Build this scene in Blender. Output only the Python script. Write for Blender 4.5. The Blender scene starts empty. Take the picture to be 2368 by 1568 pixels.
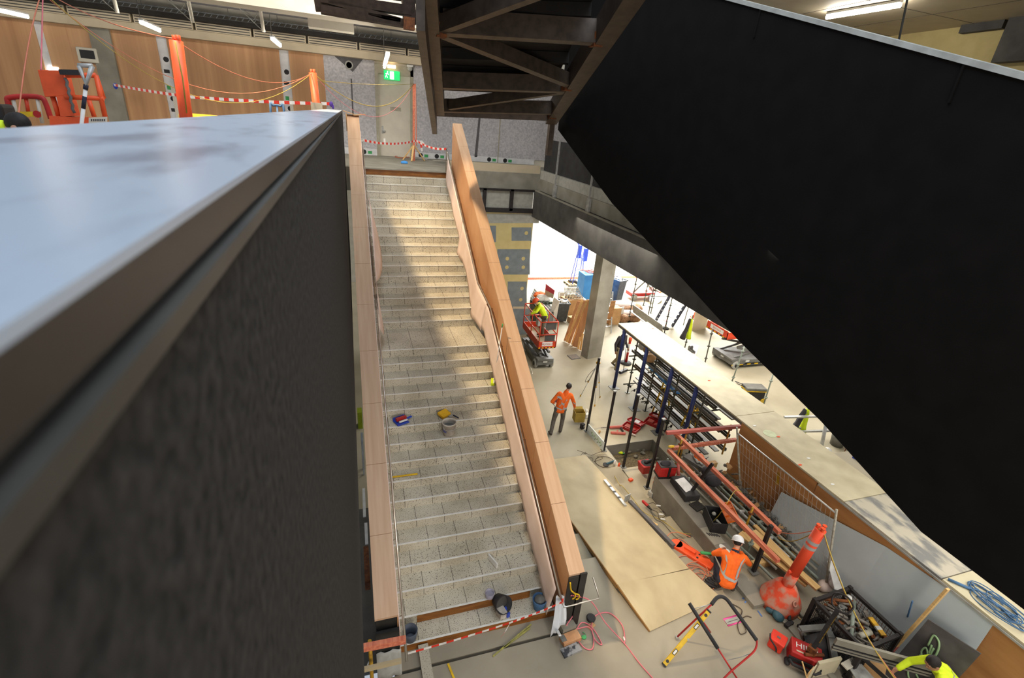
import bpy, bmesh, math, random
from mathutils import Vector as V, Matrix, Quaternion
from mathutils.bvhtree import BVHTree
random.seed(7)
S = bpy.context.scene
COL = S.collection
PI = math.pi
# ------------------------------------------------------------------ survey: camera solved from the photograph's straight edges
FPX = 1123.984
RX = V((0.95203193, -0.29554004, 0.07931763))
RY = V((-0.05146316, -0.41015806, -0.91056132))
RZ = V((0.3016401, 0.86280151, -0.40569299))
EYE = V((0, 0, 8.5))
ZF = -0.7      # far floor level
ZU = 6.72      # upper floor level
def ray(u, v): return RX * ((u - 1184) / FPX) + RY * ((v - 784) / FPX) + RZ
def F(u, v, z=ZF):
    d = ray(u, v); return EYE + d * ((z - EYE.z) / d.z)
def N(u, v, z=0.0): return F(u, v, z)
def onx(u, v, x):
    d = ray(u, v); return EYE + d * (x / d.x)
def ony(u, v, y):
    d = ray(u, v); return EYE + d * (y / d.y)
def up(u, v, P):
    d = ray(u, v); t = math.hypot(P[0], P[1]) / math.hypot(d.x, d.y); return V((P[0], P[1], EYE.z + t * d.z))
# ------------------------------------------------------------------ materials
def lin(c):
    c /= 255.0
    return c / 12.92 if c <= 0.04045 else ((c + 0.055) / 1.055) ** 2.4
def C(r, g, b): return (lin(r), lin(g), lin(b), 1.0)
MATS = {}
def _nt(name):
    m = bpy.data.materials.new(name); m.use_nodes = True
    nt = m.node_tree; b = nt.nodes['Principled BSDF']; return m, nt, b
def mat(name, c, rough=0.6, metal=0.0, c2=None, scale=6.0, stretch=(1, 1, 1), detail=4.0, lo=0.35, hi=0.65, bump=0.0, bscale=None, spec=0.4, alpha=1.0):
    """base colour blended with c2 by stretched noise, optional bump"""
    if name in MATS: return MATS[name]
    m, nt, b = _nt(name)
    b.inputs['Roughness'].default_value = rough; b.inputs['Metallic'].default_value = metal
    b.inputs['Specular IOR Level'].default_value = spec
    b.inputs['Alpha'].default_value = alpha
    if c2 is None:
        c2 = tuple(max(0, x * 0.82) for x in c[:3]) + (1,)
    tc = nt.nodes.new('ShaderNodeTexCoord'); mp = nt.nodes.new('ShaderNodeMapping'); mp.inputs['Scale'].default_value = stretch
    no = nt.nodes.new('ShaderNodeTexNoise'); no.inputs['Scale'].default_value = scale; no.inputs['Detail'].default_value = detail
    cr = nt.nodes.new('ShaderNodeValToRGB'); cr.color_ramp.elements[0].position = lo; cr.color_ramp.elements[1].position = hi
    cr.color_ramp.elements[0].color = c2; cr.color_ramp.elements[1].color = c
    L = nt.links.new
    L(tc.outputs['Object'], mp.inputs['Vector']); L(mp.outputs['Vector'], no.inputs['Vector']); L(no.outputs['Fac'], cr.inputs['Fac']); L(cr.outputs['Color'], b.inputs['Base Color'])
    if bump:
        bp = nt.nodes.new('ShaderNodeBump'); bp.inputs['Strength'].default_value = bump; bp.inputs['Distance'].default_value = 0.02
        n2 = no
        if bscale:
            n2 = nt.nodes.new('ShaderNodeTexNoise'); n2.inputs['Scale'].default_value = bscale; n2.inputs['Detail'].default_value = 3
            L(mp.outputs['Vector'], n2.inputs['Vector'])
        L(n2.outputs['Fac'], bp.inputs['Height']); L(bp.outputs['Normal'], b.inputs['Normal'])
    MATS[name] = m; return m
def emit(name, c, s):
    if name in MATS: return MATS[name]
    m, nt, b = _nt(name)
    b.inputs['Base Color'].default_value = c; b.inputs['Emission Color'].default_value = c; b.inputs['Emission Strength'].default_value = s
    MATS[name] = m; return m
def terrazzo(name, c1, c2):
    """pale stone with dark chips and tile joints staggered from step to step"""
    m, nt, b = _nt(name); L = nt.links.new; b.inputs['Roughness'].default_value = 0.5
    tc = nt.nodes.new('ShaderNodeTexCoord')
    n1 = nt.nodes.new('ShaderNodeTexNoise'); n1.inputs['Scale'].default_value = 1.3; n1.inputs['Detail'].default_value = 5
    r1 = nt.nodes.new('ShaderNodeValToRGB'); r1.color_ramp.elements[0].color = c2; r1.color_ramp.elements[1].color = c1
    r1.color_ramp.elements[0].position = .35; r1.color_ramp.elements[1].position = .62
    n2 = nt.nodes.new('ShaderNodeTexNoise'); n2.inputs['Scale'].default_value = 58; n2.inputs['Detail'].default_value = 1
    r2 = nt.nodes.new('ShaderNodeValToRGB'); r2.color_ramp.elements[0].position = .31; r2.color_ramp.elements[1].position = .40
    r2.color_ramp.elements[0].color = (.10, .095, .085, 1); r2.color_ramp.elements[1].color = (1, 1, 1, 1)
    sep = nt.nodes.new('ShaderNodeSeparateXYZ'); L(tc.outputs['Object'], sep.inputs[0])
    def mth(op, a, bb=None):
        n = nt.nodes.new('ShaderNodeMath'); n.operation = op
        for i, x in enumerate((a, bb)):
            if x is None: continue
            if isinstance(x, (int, float)): n.inputs[i].default_value = x
            else: L(x, n.inputs[i])
        return n.outputs[0]
    row = mth('FLOOR', mth('DIVIDE', mth('ADD', sep.outputs['Z'], 0.035), 0.2045))
    off = mth('MULTIPLY', row, 0.3337)
    fr = mth('FRACT', mth('ADD', mth('DIVIDE', sep.outputs['X'], 0.56), off))
    jt = mth('LESS_THAN', fr, 0.016)
    mx = nt.nodes.new('ShaderNodeMixRGB'); mx.blend_type = 'MULTIPLY'; mx.inputs[0].default_value = 1
    L(r1.outputs[0], mx.inputs[1]); L(r2.outputs[0], mx.inputs[2])
    mx2 = nt.nodes.new('ShaderNodeMixRGB'); L(jt, mx2.inputs[0]); L(mx.outputs[0], mx2.inputs[1]); mx2.inputs[2].default_value = (.05, .045, .035, 1)
    for n in (n1, n2): L(tc.outputs['Object'], n.inputs['Vector'])
    L(n1.outputs['Fac'], r1.inputs[0]); L(n2.outputs['Fac'], r2.inputs[0]); L(mx2.outputs[0], b.inputs['Base Color'])
    MATS[name] = m; return m
# ------------------------------------------------------------------ mesh builder
class MB:
    def __init__(s): s.v = []; s.f = []; s.m = []; s.s = []; s.cur = 0
    def add(s, vs, fs, smooth=False):
        o = len(s.v); s.v += [V(p) for p in vs]
        for f in fs: s.f.append([i + o for i in f]); s.m.append(s.cur); s.s.append(smooth)
        return s
    def hexa(s, p):   # 8 corners: bottom 4 ccw, top 4
        return s.add(p, [(3, 2, 1, 0), (4, 5, 6, 7), (0, 1, 5, 4), (1, 2, 6, 5), (2, 3, 7, 6), (3, 0, 4, 7)])
    def box(s, c, d, rot=0.0, M=None):
        if M is None: M = Matrix.Rotation(rot, 3, 'Z')
        c = V(c); x, y, z = d[0] / 2, d[1] / 2, d[2] / 2
        return s.hexa([c + M @ V(q) for q in ((-x, -y, -z), (x, -y, -z), (x, y, -z), (-x, y, -z), (-x, -y, z), (x, -y, z), (x, y, z), (-x, y, z))])
    def box2(s, a, b):
        return s.box([(a[i] + b[i]) / 2 for i in range(3)], [abs(b[i] - a[i]) for i in range(3)])
    def beam(s, p, q, w, h, upv=(0, 0, 1)):
        p, q = V(p), V(q); d = (q - p).normalized(); u = V(upv)
        if abs(d.dot(u.normalized())) > 0.98: u = V((0, 1, 0))
        sd = d.cross(u).normalized() * w / 2; u2 = sd.cross(d).normalized() * h / 2
        return s.hexa([p - sd - u2, p + sd - u2, q + sd - u2, q - sd - u2, p - sd + u2, p + sd + u2, q + sd + u2, q - sd + u2])
    def tube(s, pts, r, n=8, closed=False, cap=True):
        pts = [V(p) for p in pts]; k = len(pts); rs = r if isinstance(r, (list, tuple)) else [r] * k
        T = []
        for i in range(k):
            a = pts[(i - 1) % k] if (closed or i > 0) else pts[i]; b = pts[(i + 1) % k] if (closed or i < k - 1) else pts[i]
            t = b - a
            T.append(t.normalized() if t.length > 1e-9 else V((0, 0, 1)))
        ref = V((0, 0, 1)) if abs(T[0].z) < 0.9 else V((1, 0, 0))
        x = T[0].cross(ref).normalized(); vs = []
        for i in range(k):
            x = (x - T[i] * x.dot(T[i]));
            if x.length < 1e-6: x = T[i].orthogonal()
            x.normalize(); y = T[i].cross(x)
            for j in range(n):
                a = 2 * PI * j / n; vs.append(pts[i] + (x * math.cos(a) + y * math.sin(a)) * rs[i])
        fs = []
        for i in range(k if closed else k - 1):
            for j in range(n):
                a = i * n + j; b = i * n + (j + 1) % n; c = ((i + 1) % k) * n + (j + 1) % n; d = ((i + 1) % k) * n + j
                fs.append((a, b, c, d))
        s.add(vs, fs, True)
        if cap and not closed:
            o = len(s.v) - len(vs)
            s.f.append([o + j for j in range(n)][::-1]); s.m.append(s.cur); s.s.append(False)
            s.f.append([o + (k - 1) * n + j for j in range(n)]); s.m.append(s.cur); s.s.append(False)
        return s
    def lathe(s, prof, c, n=20, M=None, cap=True):
        c = V(c); M = M or Matrix.Identity(3); vs = []
        for r, z in prof:
            for j in range(n):
                a = 2 * PI * j / n; vs.append(c + M @ V((r * math.cos(a), r * math.sin(a), z)))
        fs = [(i * n + j, i * n + (j + 1) % n, (i + 1) * n + (j + 1) % n, (i + 1) * n + j) for i in range(len(prof) - 1) for j in range(n)]
        s.add(vs, fs, True)
        if cap:
            o = len(s.v) - len(vs)
            if prof[0][0] > 1e-6: s.f.append([o + j for j in range(n)][::-1]); s.m.append(s.cur); s.s.append(False)
            if prof[-1][0] > 1e-6: s.f.append([o + (len(prof) - 1) * n + j for j in range(n)]); s.m.append(s.cur); s.s.append(False)
        return s
    def prism(s, poly, vec):
        poly = [V(p) for p in poly]; vec = V(vec); n = len(poly)
        nrm = V((0, 0, 0))
        for i in range(n): nrm += poly[i].cross(poly[(i + 1) % n])
        if nrm.dot(vec) > 0: poly = poly
        else: poly = poly[::-1]
        vs = poly + [p + vec for p in poly]
        return s.add(vs, [tuple(range(n))[::-1], tuple(range(n, 2 * n))] + [(i, (i + 1) % n, (i + 1) % n + n, i + n) for i in range(n)])
    def ell(s, c, r, n=14, m=9, M=None):
        prof = []; c = V(c); M = M or Matrix.Identity(3); vs = []
        for i in range(m + 1):
            t = -PI / 2 + PI * i / m
            for j in range(n):
                a = 2 * PI * j / n; vs.append(c + M @ V((r[0] * math.cos(t) * math.cos(a), r[1] * math.cos(t) * math.sin(a), r[2] * math.sin(t))))
        return s.add(vs, [(i * n + j, i * n + (j + 1) % n, (i + 1) * n + (j + 1) % n, (i + 1) * n + j) for i in range(m) for j in range(n)], True)
    def caps(s, p, q, r1, r2, n=10):   # tapered capsule
        p, q = V(p), V(q); d = q - p; L = d.length; d = d.normalized() if L > 1e-9 else V((0, 0, 1)); pts = []; rs = []
        for a in (-85, -60, -30, 0): pts.append(p + d * r1 * math.sin(math.radians(a))); rs.append(r1 * math.cos(math.radians(a)))
        for a in (0, 30, 60, 85): pts.append(q + d * r2 * math.sin(math.radians(a))); rs.append(r2 * math.cos(math.radians(a)))
        return s.tube(pts, rs, n)
    def sheet(s, grid, t=0.0, smooth=True):   # grid of points -> surface (solid when t > 0 along -normal z)
        h, w = len(grid), len(grid[0]); vs = [p for r in grid for p in r]
        fs = [(i * w + j, i * w + j + 1, (i + 1) * w + j + 1, (i + 1) * w + j) for i in range(h - 1) for j in range(w - 1)]
        s.add(vs, fs, smooth); return s
    def text(s, body, origin, ux, uy, size, depth=0.003):
        cu = bpy.data.curves.new('t', 'FONT'); cu.body = body; cu.size = size; cu.align_x = 'CENTER'; cu.align_y = 'CENTER'
        o = bpy.data.objects.new('t', cu); me = o.to_mesh()
        ux, uy = V(ux).normalized(), V(uy).normalized(); nz = ux.cross(uy).normalized(); o0 = V(origin)
        vs = [o0 + ux * p.co.x + uy * p.co.y + nz * depth for p in me.vertices]
        s.add(vs, [tuple(p.vertices) for p in me.polygons])
        o.to_mesh_clear(); bpy.data.objects.remove(o); bpy.data.curves.remove(cu); return s
def solidify(o, t, off=0):
    md = o.modifiers.new('thickness', 'SOLIDIFY'); md.thickness = t; md.offset = off
def link(name, mb, mats, org=V((0, 0, 0)), bevel=0.0):
    me = bpy.data.meshes.new(name)
    me.from_pydata([tuple(p - org) for p in mb.v], [], mb.f)
    for m in (mats if isinstance(mats, (list, tuple)) else [mats]): me.materials.append(m)
    me.polygons.foreach_set('material_index', mb.m); me.polygons.foreach_set('use_smooth', mb.s)
    me.update()
    o = bpy.data.objects.new(name, me); COL.objects.link(o)
    if bevel:
        b = o.modifiers.new('bevel', 'BEVEL'); b.width = bevel; b.segments = 2; b.limit_method = 'ANGLE'; b.angle_limit = 0.7
    return o
def tag(o, label=None, cat=None, group=None, kind=None):
    if label: o['label'] = label
    if cat: o['category'] = cat
    if group: o['group'] = group
    if kind: o['kind'] = kind
    return o
class Thing:
    """an Empty at the base; world=True: parts are given in world coordinates, else in the thing's own frame"""
    def __init__(s, name, label, cat, loc, rotz=0.0, group=None, world=True):
        s.o = bpy.data.objects.new(name, None); COL.objects.link(s.o); s.o.empty_display_size = 0.1
        s.o.location = V(loc); s.world = world
        if not world: s.o.rotation_euler = (0, 0, rotz)
        s.org = V(loc) if world else V((0, 0, 0))
        tag(s.o, label, cat, group)
    def part(s, name, mb, mats, parent=None, label=None, bevel=0.0, kind=None):
        o = link(name, mb, mats, s.org, bevel); o.parent = parent or s.o
        if label: o['label'] = label
        if kind: o['kind'] = kind
        return o
def dup(root, loc, rotz=None, label=None, group=None, scale=None):
    r = root.copy(); COL.objects.link(r); r.location = V(loc)
    if rotz is not None: r.rotation_euler = (0, 0, rotz)
    if scale: r.scale = (scale,) * 3
    if label: r['label'] = label
    if group: r['group'] = group
    for ch in list(root.children):
        c = ch.copy(); COL.objects.link(c); c.parent = r
        for g in list(ch.children):
            d = g.copy(); COL.objects.link(d); d.parent = c
    return r
def one(name, mb, mats, label, cat, group=None, bevel=0.0, kind=None):
    """a thing that is one mesh; origin at the middle of its base"""
    xs = [p.x for p in mb.v]; ys = [p.y for p in mb.v]; zs = [p.z for p in mb.v]
    org = V(((min(xs) + max(xs)) / 2, (min(ys) + max(ys)) / 2, min(zs)))
    o = link(name, mb, mats, org, bevel); o.location = org
    return tag(o, label, cat, group, kind)
def struct(name, mb, mats, bevel=0.0, label=None):
    o = link(name, mb, mats, V((0, 0, 0)), bevel); o['kind'] = 'structure'
    if label: o['label'] = label
    return o
def catmull(pts, k=6, closed=False):
    pts = [V(p) for p in pts]; n = len(pts); out = []
    rng = range(n) if closed else range(n - 1)
    for i in rng:
        p1, p2 = pts[i], pts[(i + 1) % n]
        p0 = pts[i - 1] if (closed or i > 0) else p1; p3 = pts[(i + 2) % n] if (closed or i < n - 2) else p2
        for j in range(k):
            t = j / k
            out.append(0.5 * ((2 * p1) + (p2 - p0) * t + (2 * p0 - 5 * p1 + 4 * p2 - p3) * t * t + (3 * p1 - p0 - 3 * p2 + p3) * t ** 3))
    if not closed: out.append(pts[-1])
    return out
def sag(p, q, s, n=14):
    p, q = V(p), V(q); return [p.lerp(q, i / n) - V((0, 0, s * 4 * (i / n) * (1 - i / n))) for i in range(n + 1)]
def ribbon(mb, pts, w, wv, stripe=0.0, fold=None):
    """ribbon of width w along wv; stripes alternate material slots 0/1 every `stripe` metres"""
    pts = [V(p) for p in pts]; acc = 0
    if stripe:
        q = [pts[0]]
        for a, b in zip(pts, pts[1:]):
            L = (b - a).length; k = max(1, int(L / stripe + .5))
            q += [a.lerp(b, (i + 1) / k) for i in range(k)]
        pts = q
    wv = V(wv).normalized() * w / 2; old = mb.cur
    for i, (a, b) in enumerate(zip(pts, pts[1:])):
        mb.cur = i % 2 if stripe else old
        mb.add([a - wv, a + wv, b + wv, b - wv], [(0, 1, 2, 3)])
    mb.cur = old
# ------------------------------------------------------------------ camera
cd = bpy.data.cameras.new('camera'); cam = bpy.data.objects.new('camera', cd); COL.objects.link(cam)
cam.matrix_world = Matrix(((RX.x, -RY.x, -RZ.x, EYE.x), (RX.y, -RY.y, -RZ.y, EYE.y), (RX.z, -RY.z, -RZ.z, EYE.z), (0, 0, 0, 1)))
cd.sensor_fit = 'HORIZONTAL'; cd.sensor_width = 36.0; cd.lens = FPX / 2368 * 36.0
cd.clip_start = 0.004; cd.clip_end = 200
cd.dof.use_dof = True; cd.dof.focus_distance = 11.0; cd.dof.aperture_fstop = 4.5
S.camera = cam
# ------------------------------------------------------------------ palette
M = dict(
 floor_far=mat('dusty_floor', C(186, 178, 156), .7, c2=C(158, 150, 128), scale=.55, lo=.3, hi=.7, detail=7),
 floor_near=mat('concrete_floor', C(166, 157, 138), .7, c2=C(136, 128, 111), scale=.7, lo=.3, hi=.7, detail=8),
 conc=mat('concrete', C(150, 146, 134), .75, c2=C(126, 122, 110), scale=1.6, detail=7, bump=.1, bscale=30),
 conc_dk=mat('dark_concrete', C(88, 86, 82), .85, c2=C(70, 68, 66), scale=1.8, detail=8, bump=.1, bscale=24),
 conc_step=mat('step_concrete', C(172, 162, 138), .75, c2=C(146, 138, 118), scale=1.4, detail=7),
 ply=mat('birch_plywood', C(192, 176, 140), .65, c2=C(170, 154, 120), scale=1.5, stretch=(1, .6, 1), detail=8),
 ply_edge=mat('plywood_edge', C(150, 112, 62), .7),
 ply_red=mat('brown_plywood', C(200, 146, 90), .6, c2=C(152, 102, 58), scale=1.2, stretch=(2.2, .35, 2.2), detail=7, lo=.3, hi=.72),
 deck=mat('cream_board', C(200, 191, 162), .6, c2=C(180, 170, 142), scale=2.2, detail=8),
 deck_gry=mat('stained_board', C(182, 175, 158), .6, c2=C(124, 124, 122), scale=2.6, stretch=(1.6, .7, 1), detail=10, lo=.4, hi=.54),
 wood=mat('oak_veneer', C(200, 152, 110), .5, c2=C(178, 128, 88), scale=1.6, stretch=(7, .5, .5), detail=5, lo=.3, hi=.7),
 wood_cap=mat('beech_cap', C(202, 168, 138), .5, c2=C(188, 152, 120), scale=1.6, stretch=(8, .5, .5), detail=5, lo=.3, hi=.7),
 panel=mat('timber_wall_panel', C(198, 152, 108), .5, c2=C(168, 122, 82), scale=1.1, stretch=(4, 4, .12), detail=6, lo=.3, hi=.7),
 panel_l=mat('pale_timber_wall_panel', C(206, 160, 116), .5, c2=C(184, 138, 94), scale=1.1, stretch=(4, 4, .12), detail=6, lo=.3, hi=.7),
 terr=terrazzo('terrazzo', C(202, 196, 178), C(178, 170, 150)),
 nosing=mat('pale_nosing', C(226, 226, 220), .5),
 riser=mat('brown_riser', C(146, 92, 34), .5, c2=C(112, 66, 22), scale=3, stretch=(1, 4, 4)),
 felt=mat('dark_felt', C(64, 61, 58), .95, c2=C(36, 35, 33), scale=60, detail=5, lo=.3, hi=.72, bump=.15, spec=.1),
 lip=mat('grey_lip', C(66, 63, 57), .5, c2=C(52, 50, 46), scale=6),
 strip=mat('brown_steel_strip', C(60, 53, 48), .45, c2=C(46, 41, 37), scale=5, stretch=(1, .6, 3), metal=.15),
 coping=mat('pale_blue_coping', C(160, 172, 186), .34, c2=C(120, 127, 142), scale=2.6, stretch=(5, 1.4, 1), detail=5, lo=.3, hi=.5, spec=.6),
 wall_c=mat('side_wall_concrete', C(126, 122, 114), .8, c2=C(104, 101, 95), scale=1.8, detail=8), rackst=mat('dull_rack_steel', C(98, 94, 86), .6, metal=.1, c2=C(72, 69, 64), scale=6, stretch=(3, .3, 3)), rackbr=mat('brown_rack_board', C(112, 92, 66), .7, c2=C(84, 68, 48), scale=4), black=mat('black_panel', C(24, 22, 21), .95, c2=C(20, 19, 18), scale=3, spec=.05),
 steel=mat('brown_steel', C(88, 76, 66), .5, metal=.25, c2=C(66, 56, 48), scale=7, stretch=(1, 1, 1), detail=7, lo=.3, hi=.7),
 rust=mat('rust', C(128, 74, 34), .8, c2=C(84, 44, 18), scale=12),
 steel_dk=mat('dark_rusty_steel', C(58, 46, 37), .7, c2=C(44, 33, 25), scale=7, detail=7, spec=.15),
 soffit=mat('dark_soffit', C(36, 32, 29), .9, c2=C(26, 23, 21), scale=2),
 galv=mat('galvanised', C(186, 186, 182), .45, metal=.25, c2=C(150, 150, 146), scale=8),
 inox=mat('stainless', C(206, 200, 190), .28, metal=.9, c2=C(180, 172, 160), scale=4),
 alu=mat('aluminium', C(196, 198, 198), .35, metal=.6, c2=C(168, 170, 170), scale=6),
 scaf=mat('scaffold_steel', C(92, 92, 80), .5, metal=.4, c2=C(70, 70, 60), scale=9),
 pipe=mat('grey_pipe', C(174, 170, 154), .55, metal=.08, c2=C(138, 134, 120), scale=5, stretch=(3, .3, 3)),
 pipe_g=mat('green_grey_pipe', C(146, 154, 142), .55, metal=.05, c2=C(112, 122, 112), scale=5),
 blackst=mat('black_steel', C(46, 42, 42), .5, metal=.2, c2=C(34, 31, 31), scale=9),
 bluest=mat('blue_steel', C(42, 54, 108), .5, metal=.1, c2=C(32, 40, 82), scale=7),
 white=mat('white_paint', C(228, 228, 224), .5, c2=C(214, 214, 210), scale=4),
 beige=mat('beige_paint', C(196, 182, 156), .6, c2=C(186, 172, 146), scale=2),
 ivory=mat('ivory_wall', C(214, 208, 192), .7, c2=C(202, 196, 180), scale=2),
 greybrd=mat('grey_board', C(192, 203, 206), .7, c2=C(182, 193, 196), scale=1.2),
 formply=mat('dark_formply', C(92, 88, 88), .6, c2=C(68, 64, 66), scale=3, detail=8),
 felt_g=mat('grey_wall_liner', C(200, 198, 200), .9, c2=C(164, 162, 166), scale=14, detail=6, lo=.3, hi=.7),
 grey_rev=mat('grey_reveal', C(96, 94, 96), .8),
 plaster_y=mat('yellow_plasterboard', C(206, 188, 132), .8, c2=C(196, 178, 122), scale=3),
 plaster_g=mat('plaster_patch', C(128, 136, 140), .85, c2=C(116, 124, 128), scale=4),
 plaster_w=mat('plaster_skim', C(172, 170, 160), .85),
 wrap=mat('white_wrap', C(226, 226, 226), .5, c2=C(206, 206, 208), scale=3),
 green=mat('green_print', C(70, 166, 96), .6), blackp=mat('black_print', C(42, 40, 42), .7),
 door=mat('grey_green_door', C(86, 90, 76), .5, c2=C(80, 84, 70), scale=2), frame=mat('door_frame', C(168, 162, 142), .5),
 orange_b=mat('basket_orange', C(236, 94, 46), .5, c2=C(220, 84, 40), scale=5), orange=mat('orange_plastic', C(238, 90, 42), .5, c2=C(218, 76, 36), scale=5), orange_d=mat('dusty_orange', C(226, 76, 42), .65, c2=C(186, 128, 108), scale=4.2, detail=7, lo=.3, hi=.42),
 dust=mat('dusty_salmon', C(188, 138, 118), .8, c2=C(220, 78, 46), scale=5, detail=7, lo=.44, hi=.58),
 orange_l=mat('lift_orange', C(206, 66, 32), .45, c2=C(186, 56, 28), scale=4), red=mat('red_plastic', C(186, 38, 34), .5, c2=C(160, 30, 28), scale=5),
 pink=mat('salmon_timber', C(222, 138, 104), .65, c2=C(190, 96, 74), scale=3, stretch=(6, .8, 6), detail=6),
 rose=mat('rose_timber', C(196, 104, 92), .65, c2=C(176, 88, 78), scale=3, stretch=(.8, 6, 6), detail=6),
 pine=mat('pine', C(222, 186, 128), .6, c2=C(202, 160, 100), scale=3, stretch=(8, .6, 8), detail=6),
 yellow=mat('yellow_paint', C(226, 186, 28), .5, c2=C(196, 156, 22), scale=7), mustard=mat('mustard_steel', C(196, 152, 36), .5, c2=C(150, 112, 30), scale=12),
 lime=mat('hi_vis_lime', C(214, 236, 36), .7, c2=C(198, 222, 30), scale=9), hivis=mat('hi_vis_orange', C(246, 110, 26), .75, c2=C(230, 96, 22), scale=8),
 tape=mat('reflective_grey', C(170, 170, 168), .5), navy=mat('navy_cloth', C(44, 46, 62), .85, c2=C(34, 36, 50), scale=8),
 charcoal=mat('charcoal_cloth', C(56, 54, 58), .85, c2=C(46, 44, 48), scale=9), khaki=mat('khaki_cloth', C(152, 142, 108), .85, c2=C(128, 118, 88), scale=7),
 taupe=mat('taupe_cloth', C(104, 98, 90), .85, c2=C(86, 80, 74), scale=7), olive=mat('olive_cloth', C(112, 102, 84), .85, c2=C(92, 84, 68), scale=7),
 boot=mat('boot_leather', C(66, 58, 50), .7), skin=mat('skin', C(204, 156, 128), .55, c2=C(192, 140, 112), scale=6), skin_d=mat('tan_skin', C(170, 122, 96), .55),
 hair=mat('dark_hair', C(38, 30, 27), .7, c2=C(26, 21, 19), scale=30), helm_w=mat('white_shell', C(236, 236, 238), .35), helm_o=mat('orange_shell', C(226, 84, 40), .4),
 dark=mat('dark_rubber', C(44, 43, 44), .7), grey=mat('grey_paint', C(112, 112, 108), .5, c2=C(94, 94, 90), scale=5), lgrey=mat('light_grey_paint', C(172, 172, 166), .5, c2=C(150, 150, 144), scale=5),
 bin=mat('slate_plastic', C(84, 92, 104), .6, c2=C(66, 72, 84), scale=5), bin_d=mat('charcoal_plastic', C(72, 76, 76), .6, c2=C(58, 60, 60), scale=6),
 timber_b=mat('brown_boards', C(206, 154, 110), .6, c2=C(176, 124, 84), scale=2, stretch=(3, 3, .4), detail=6), blue=mat('sky_blue_panel', C(72, 160, 236), .5, c2=C(62, 146, 226), scale=3), cobalt=mat('cobalt', C(48, 74, 180), .5), teal=mat('teal_plastic', C(50, 86, 98), .5),
 card=mat('cardboard', C(196, 156, 108), .8, c2=C(180, 140, 94), scale=4), card_o=mat('olive_cardboard', C(168, 142, 62), .8),
 insul=mat('brown_insulation', C(168, 128, 96), .95, c2=C(120, 88, 62), scale=9, detail=8, bump=.6), film=mat('cloudy_film', C(226, 224, 226), .3, alpha=.45),
 paper=mat('white_paper', C(240, 240, 238), .7), drape=mat('pinkish_builders_paper', C(226, 206, 196), .8, c2=C(214, 192, 180), scale=2),
 drape_w=mat('white_builders_paper', C(222, 224, 228), .8, c2=C(206, 210, 214), scale=2), blk_ply=mat('black_end_panel', C(46, 44, 42), .5, c2=C(38, 36, 34), scale=8),
 cord_y=mat('yellow_cord', C(186, 160, 70), .6), cord_o=mat('orange_cord', C(214, 128, 98), .6), cord_p=mat('pink_hose', C(226, 122, 130), .55), cord_b=mat('blue_rope', C(72, 108, 146), .7), cord_k=mat('brown_black_cord', C(70, 58, 46), .6),
 tred=mat('tape_red', C(222, 52, 36), .5), twhite=mat('tape_white', C(232, 228, 224), .5), bronze=mat('copper_panel', C(132, 124, 116), .5),
 scrap=mat('scrap_steel', C(130, 124, 116), .6, metal=.4, c2=C(84, 78, 72), scale=14), gravel=mat('gravel', C(120, 108, 84), .95, c2=C(84, 76, 60), scale=16, detail=8, bump=.6),
 void=mat('dark_void', C(34, 33, 36), .9), cable=mat('cable_tray', C(156, 160, 164), .5, metal=.3), glassk=mat('dark_drape', C(52, 51, 52), .8, c2=C(40, 39, 40), scale=3),
 bucketw=mat('dusty_white_plastic', C(206, 200, 190), .6, c2=C(170, 160, 148), scale=6), sponge=mat('yellow_sponge', C(232, 182, 40), .9), mesh=mat('mesh_wire', C(150, 140, 120), .6),
 magenta=mat('pink_spray', C(252, 96, 170), .7), bluesp=mat('blue_spray', C(96, 132, 196), .8), chalk=mat('green_spray', C(150, 182, 136), .8), whitesp=mat('white_spray', C(236, 236, 232), .8),
)
# ================================================================== SETTING
b = MB()
PX0, PX1, PY0, PY1 = 7.35, 9.15, 10.02, 11.16      # open pit in the far floor
b.box2((-3, 9.97, ZF - .25), (PX0, 32, ZF)); b.box2((PX1, 8.5, ZF - .25), (34, 32, ZF)); b.box2((PX0, PY1, ZF - .25), (PX1, 32, ZF)); b.box2((PX0, 8.5, ZF - .25), (PX1, PY0, ZF))
struct('floor', b, M['floor_far'])
b = MB(); b.box2((PX0 - .05, PY0 - .05, -1.3), (PX1 + .05, PY1 + .05, -1.12)); b.cur = 1
for a, c in (((PX0, PY1 - .02, -1.12), (PX1, PY1, ZF)), ((PX1 - .02, PY0, -1.12), (PX1, PY1, ZF)), ((PX0, PY0, -1.12), (PX0 + .02, PY1, ZF))): b.box2(a, c)
b.cur = 0
struct('trim_1', b, [M['gravel'], M['conc']], label='open pit in the slab with a gravelly bottom')
b = MB()
b.box2((3.4, -4, -.3), (7.2, 6.67, 0)); b.box2((7.2, -4, -.3), (16, 6.67, 0)); b.box2((7.56, 6.67, -.95), (16, 8.55, 0)); b.box2((-3, -4, -.3), (3.4, 5.22, 0)); b.box2((.3, 5.29, -.3), (3.4, 5.9, -.015))
struct('floor.001', b, M['floor_near'])
b = MB()
for k in range(1, 6): b.box2((3.4, 6.67 + .825 * (k - 1), -1.0), (7.2, 6.67 + .825 * k, -.14 * k))
struct('floor.002', b, M['conc_step'], label='broad concrete steps going down to the far floor')
b = MB(); b.box2((7.22, 5.75, -.6), (7.56, 8.42, .38)); struct('wall_steps', b, M['wall_c'], bevel=.01)
b = MB(); b.box2((7.25, 4.75, -.1), (7.62, 5.73, .10)); b.box2((7.62, 3.2, -.1), (7.74, 5.33, .04)); struct('trim_2', b, M['conc'])
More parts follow.
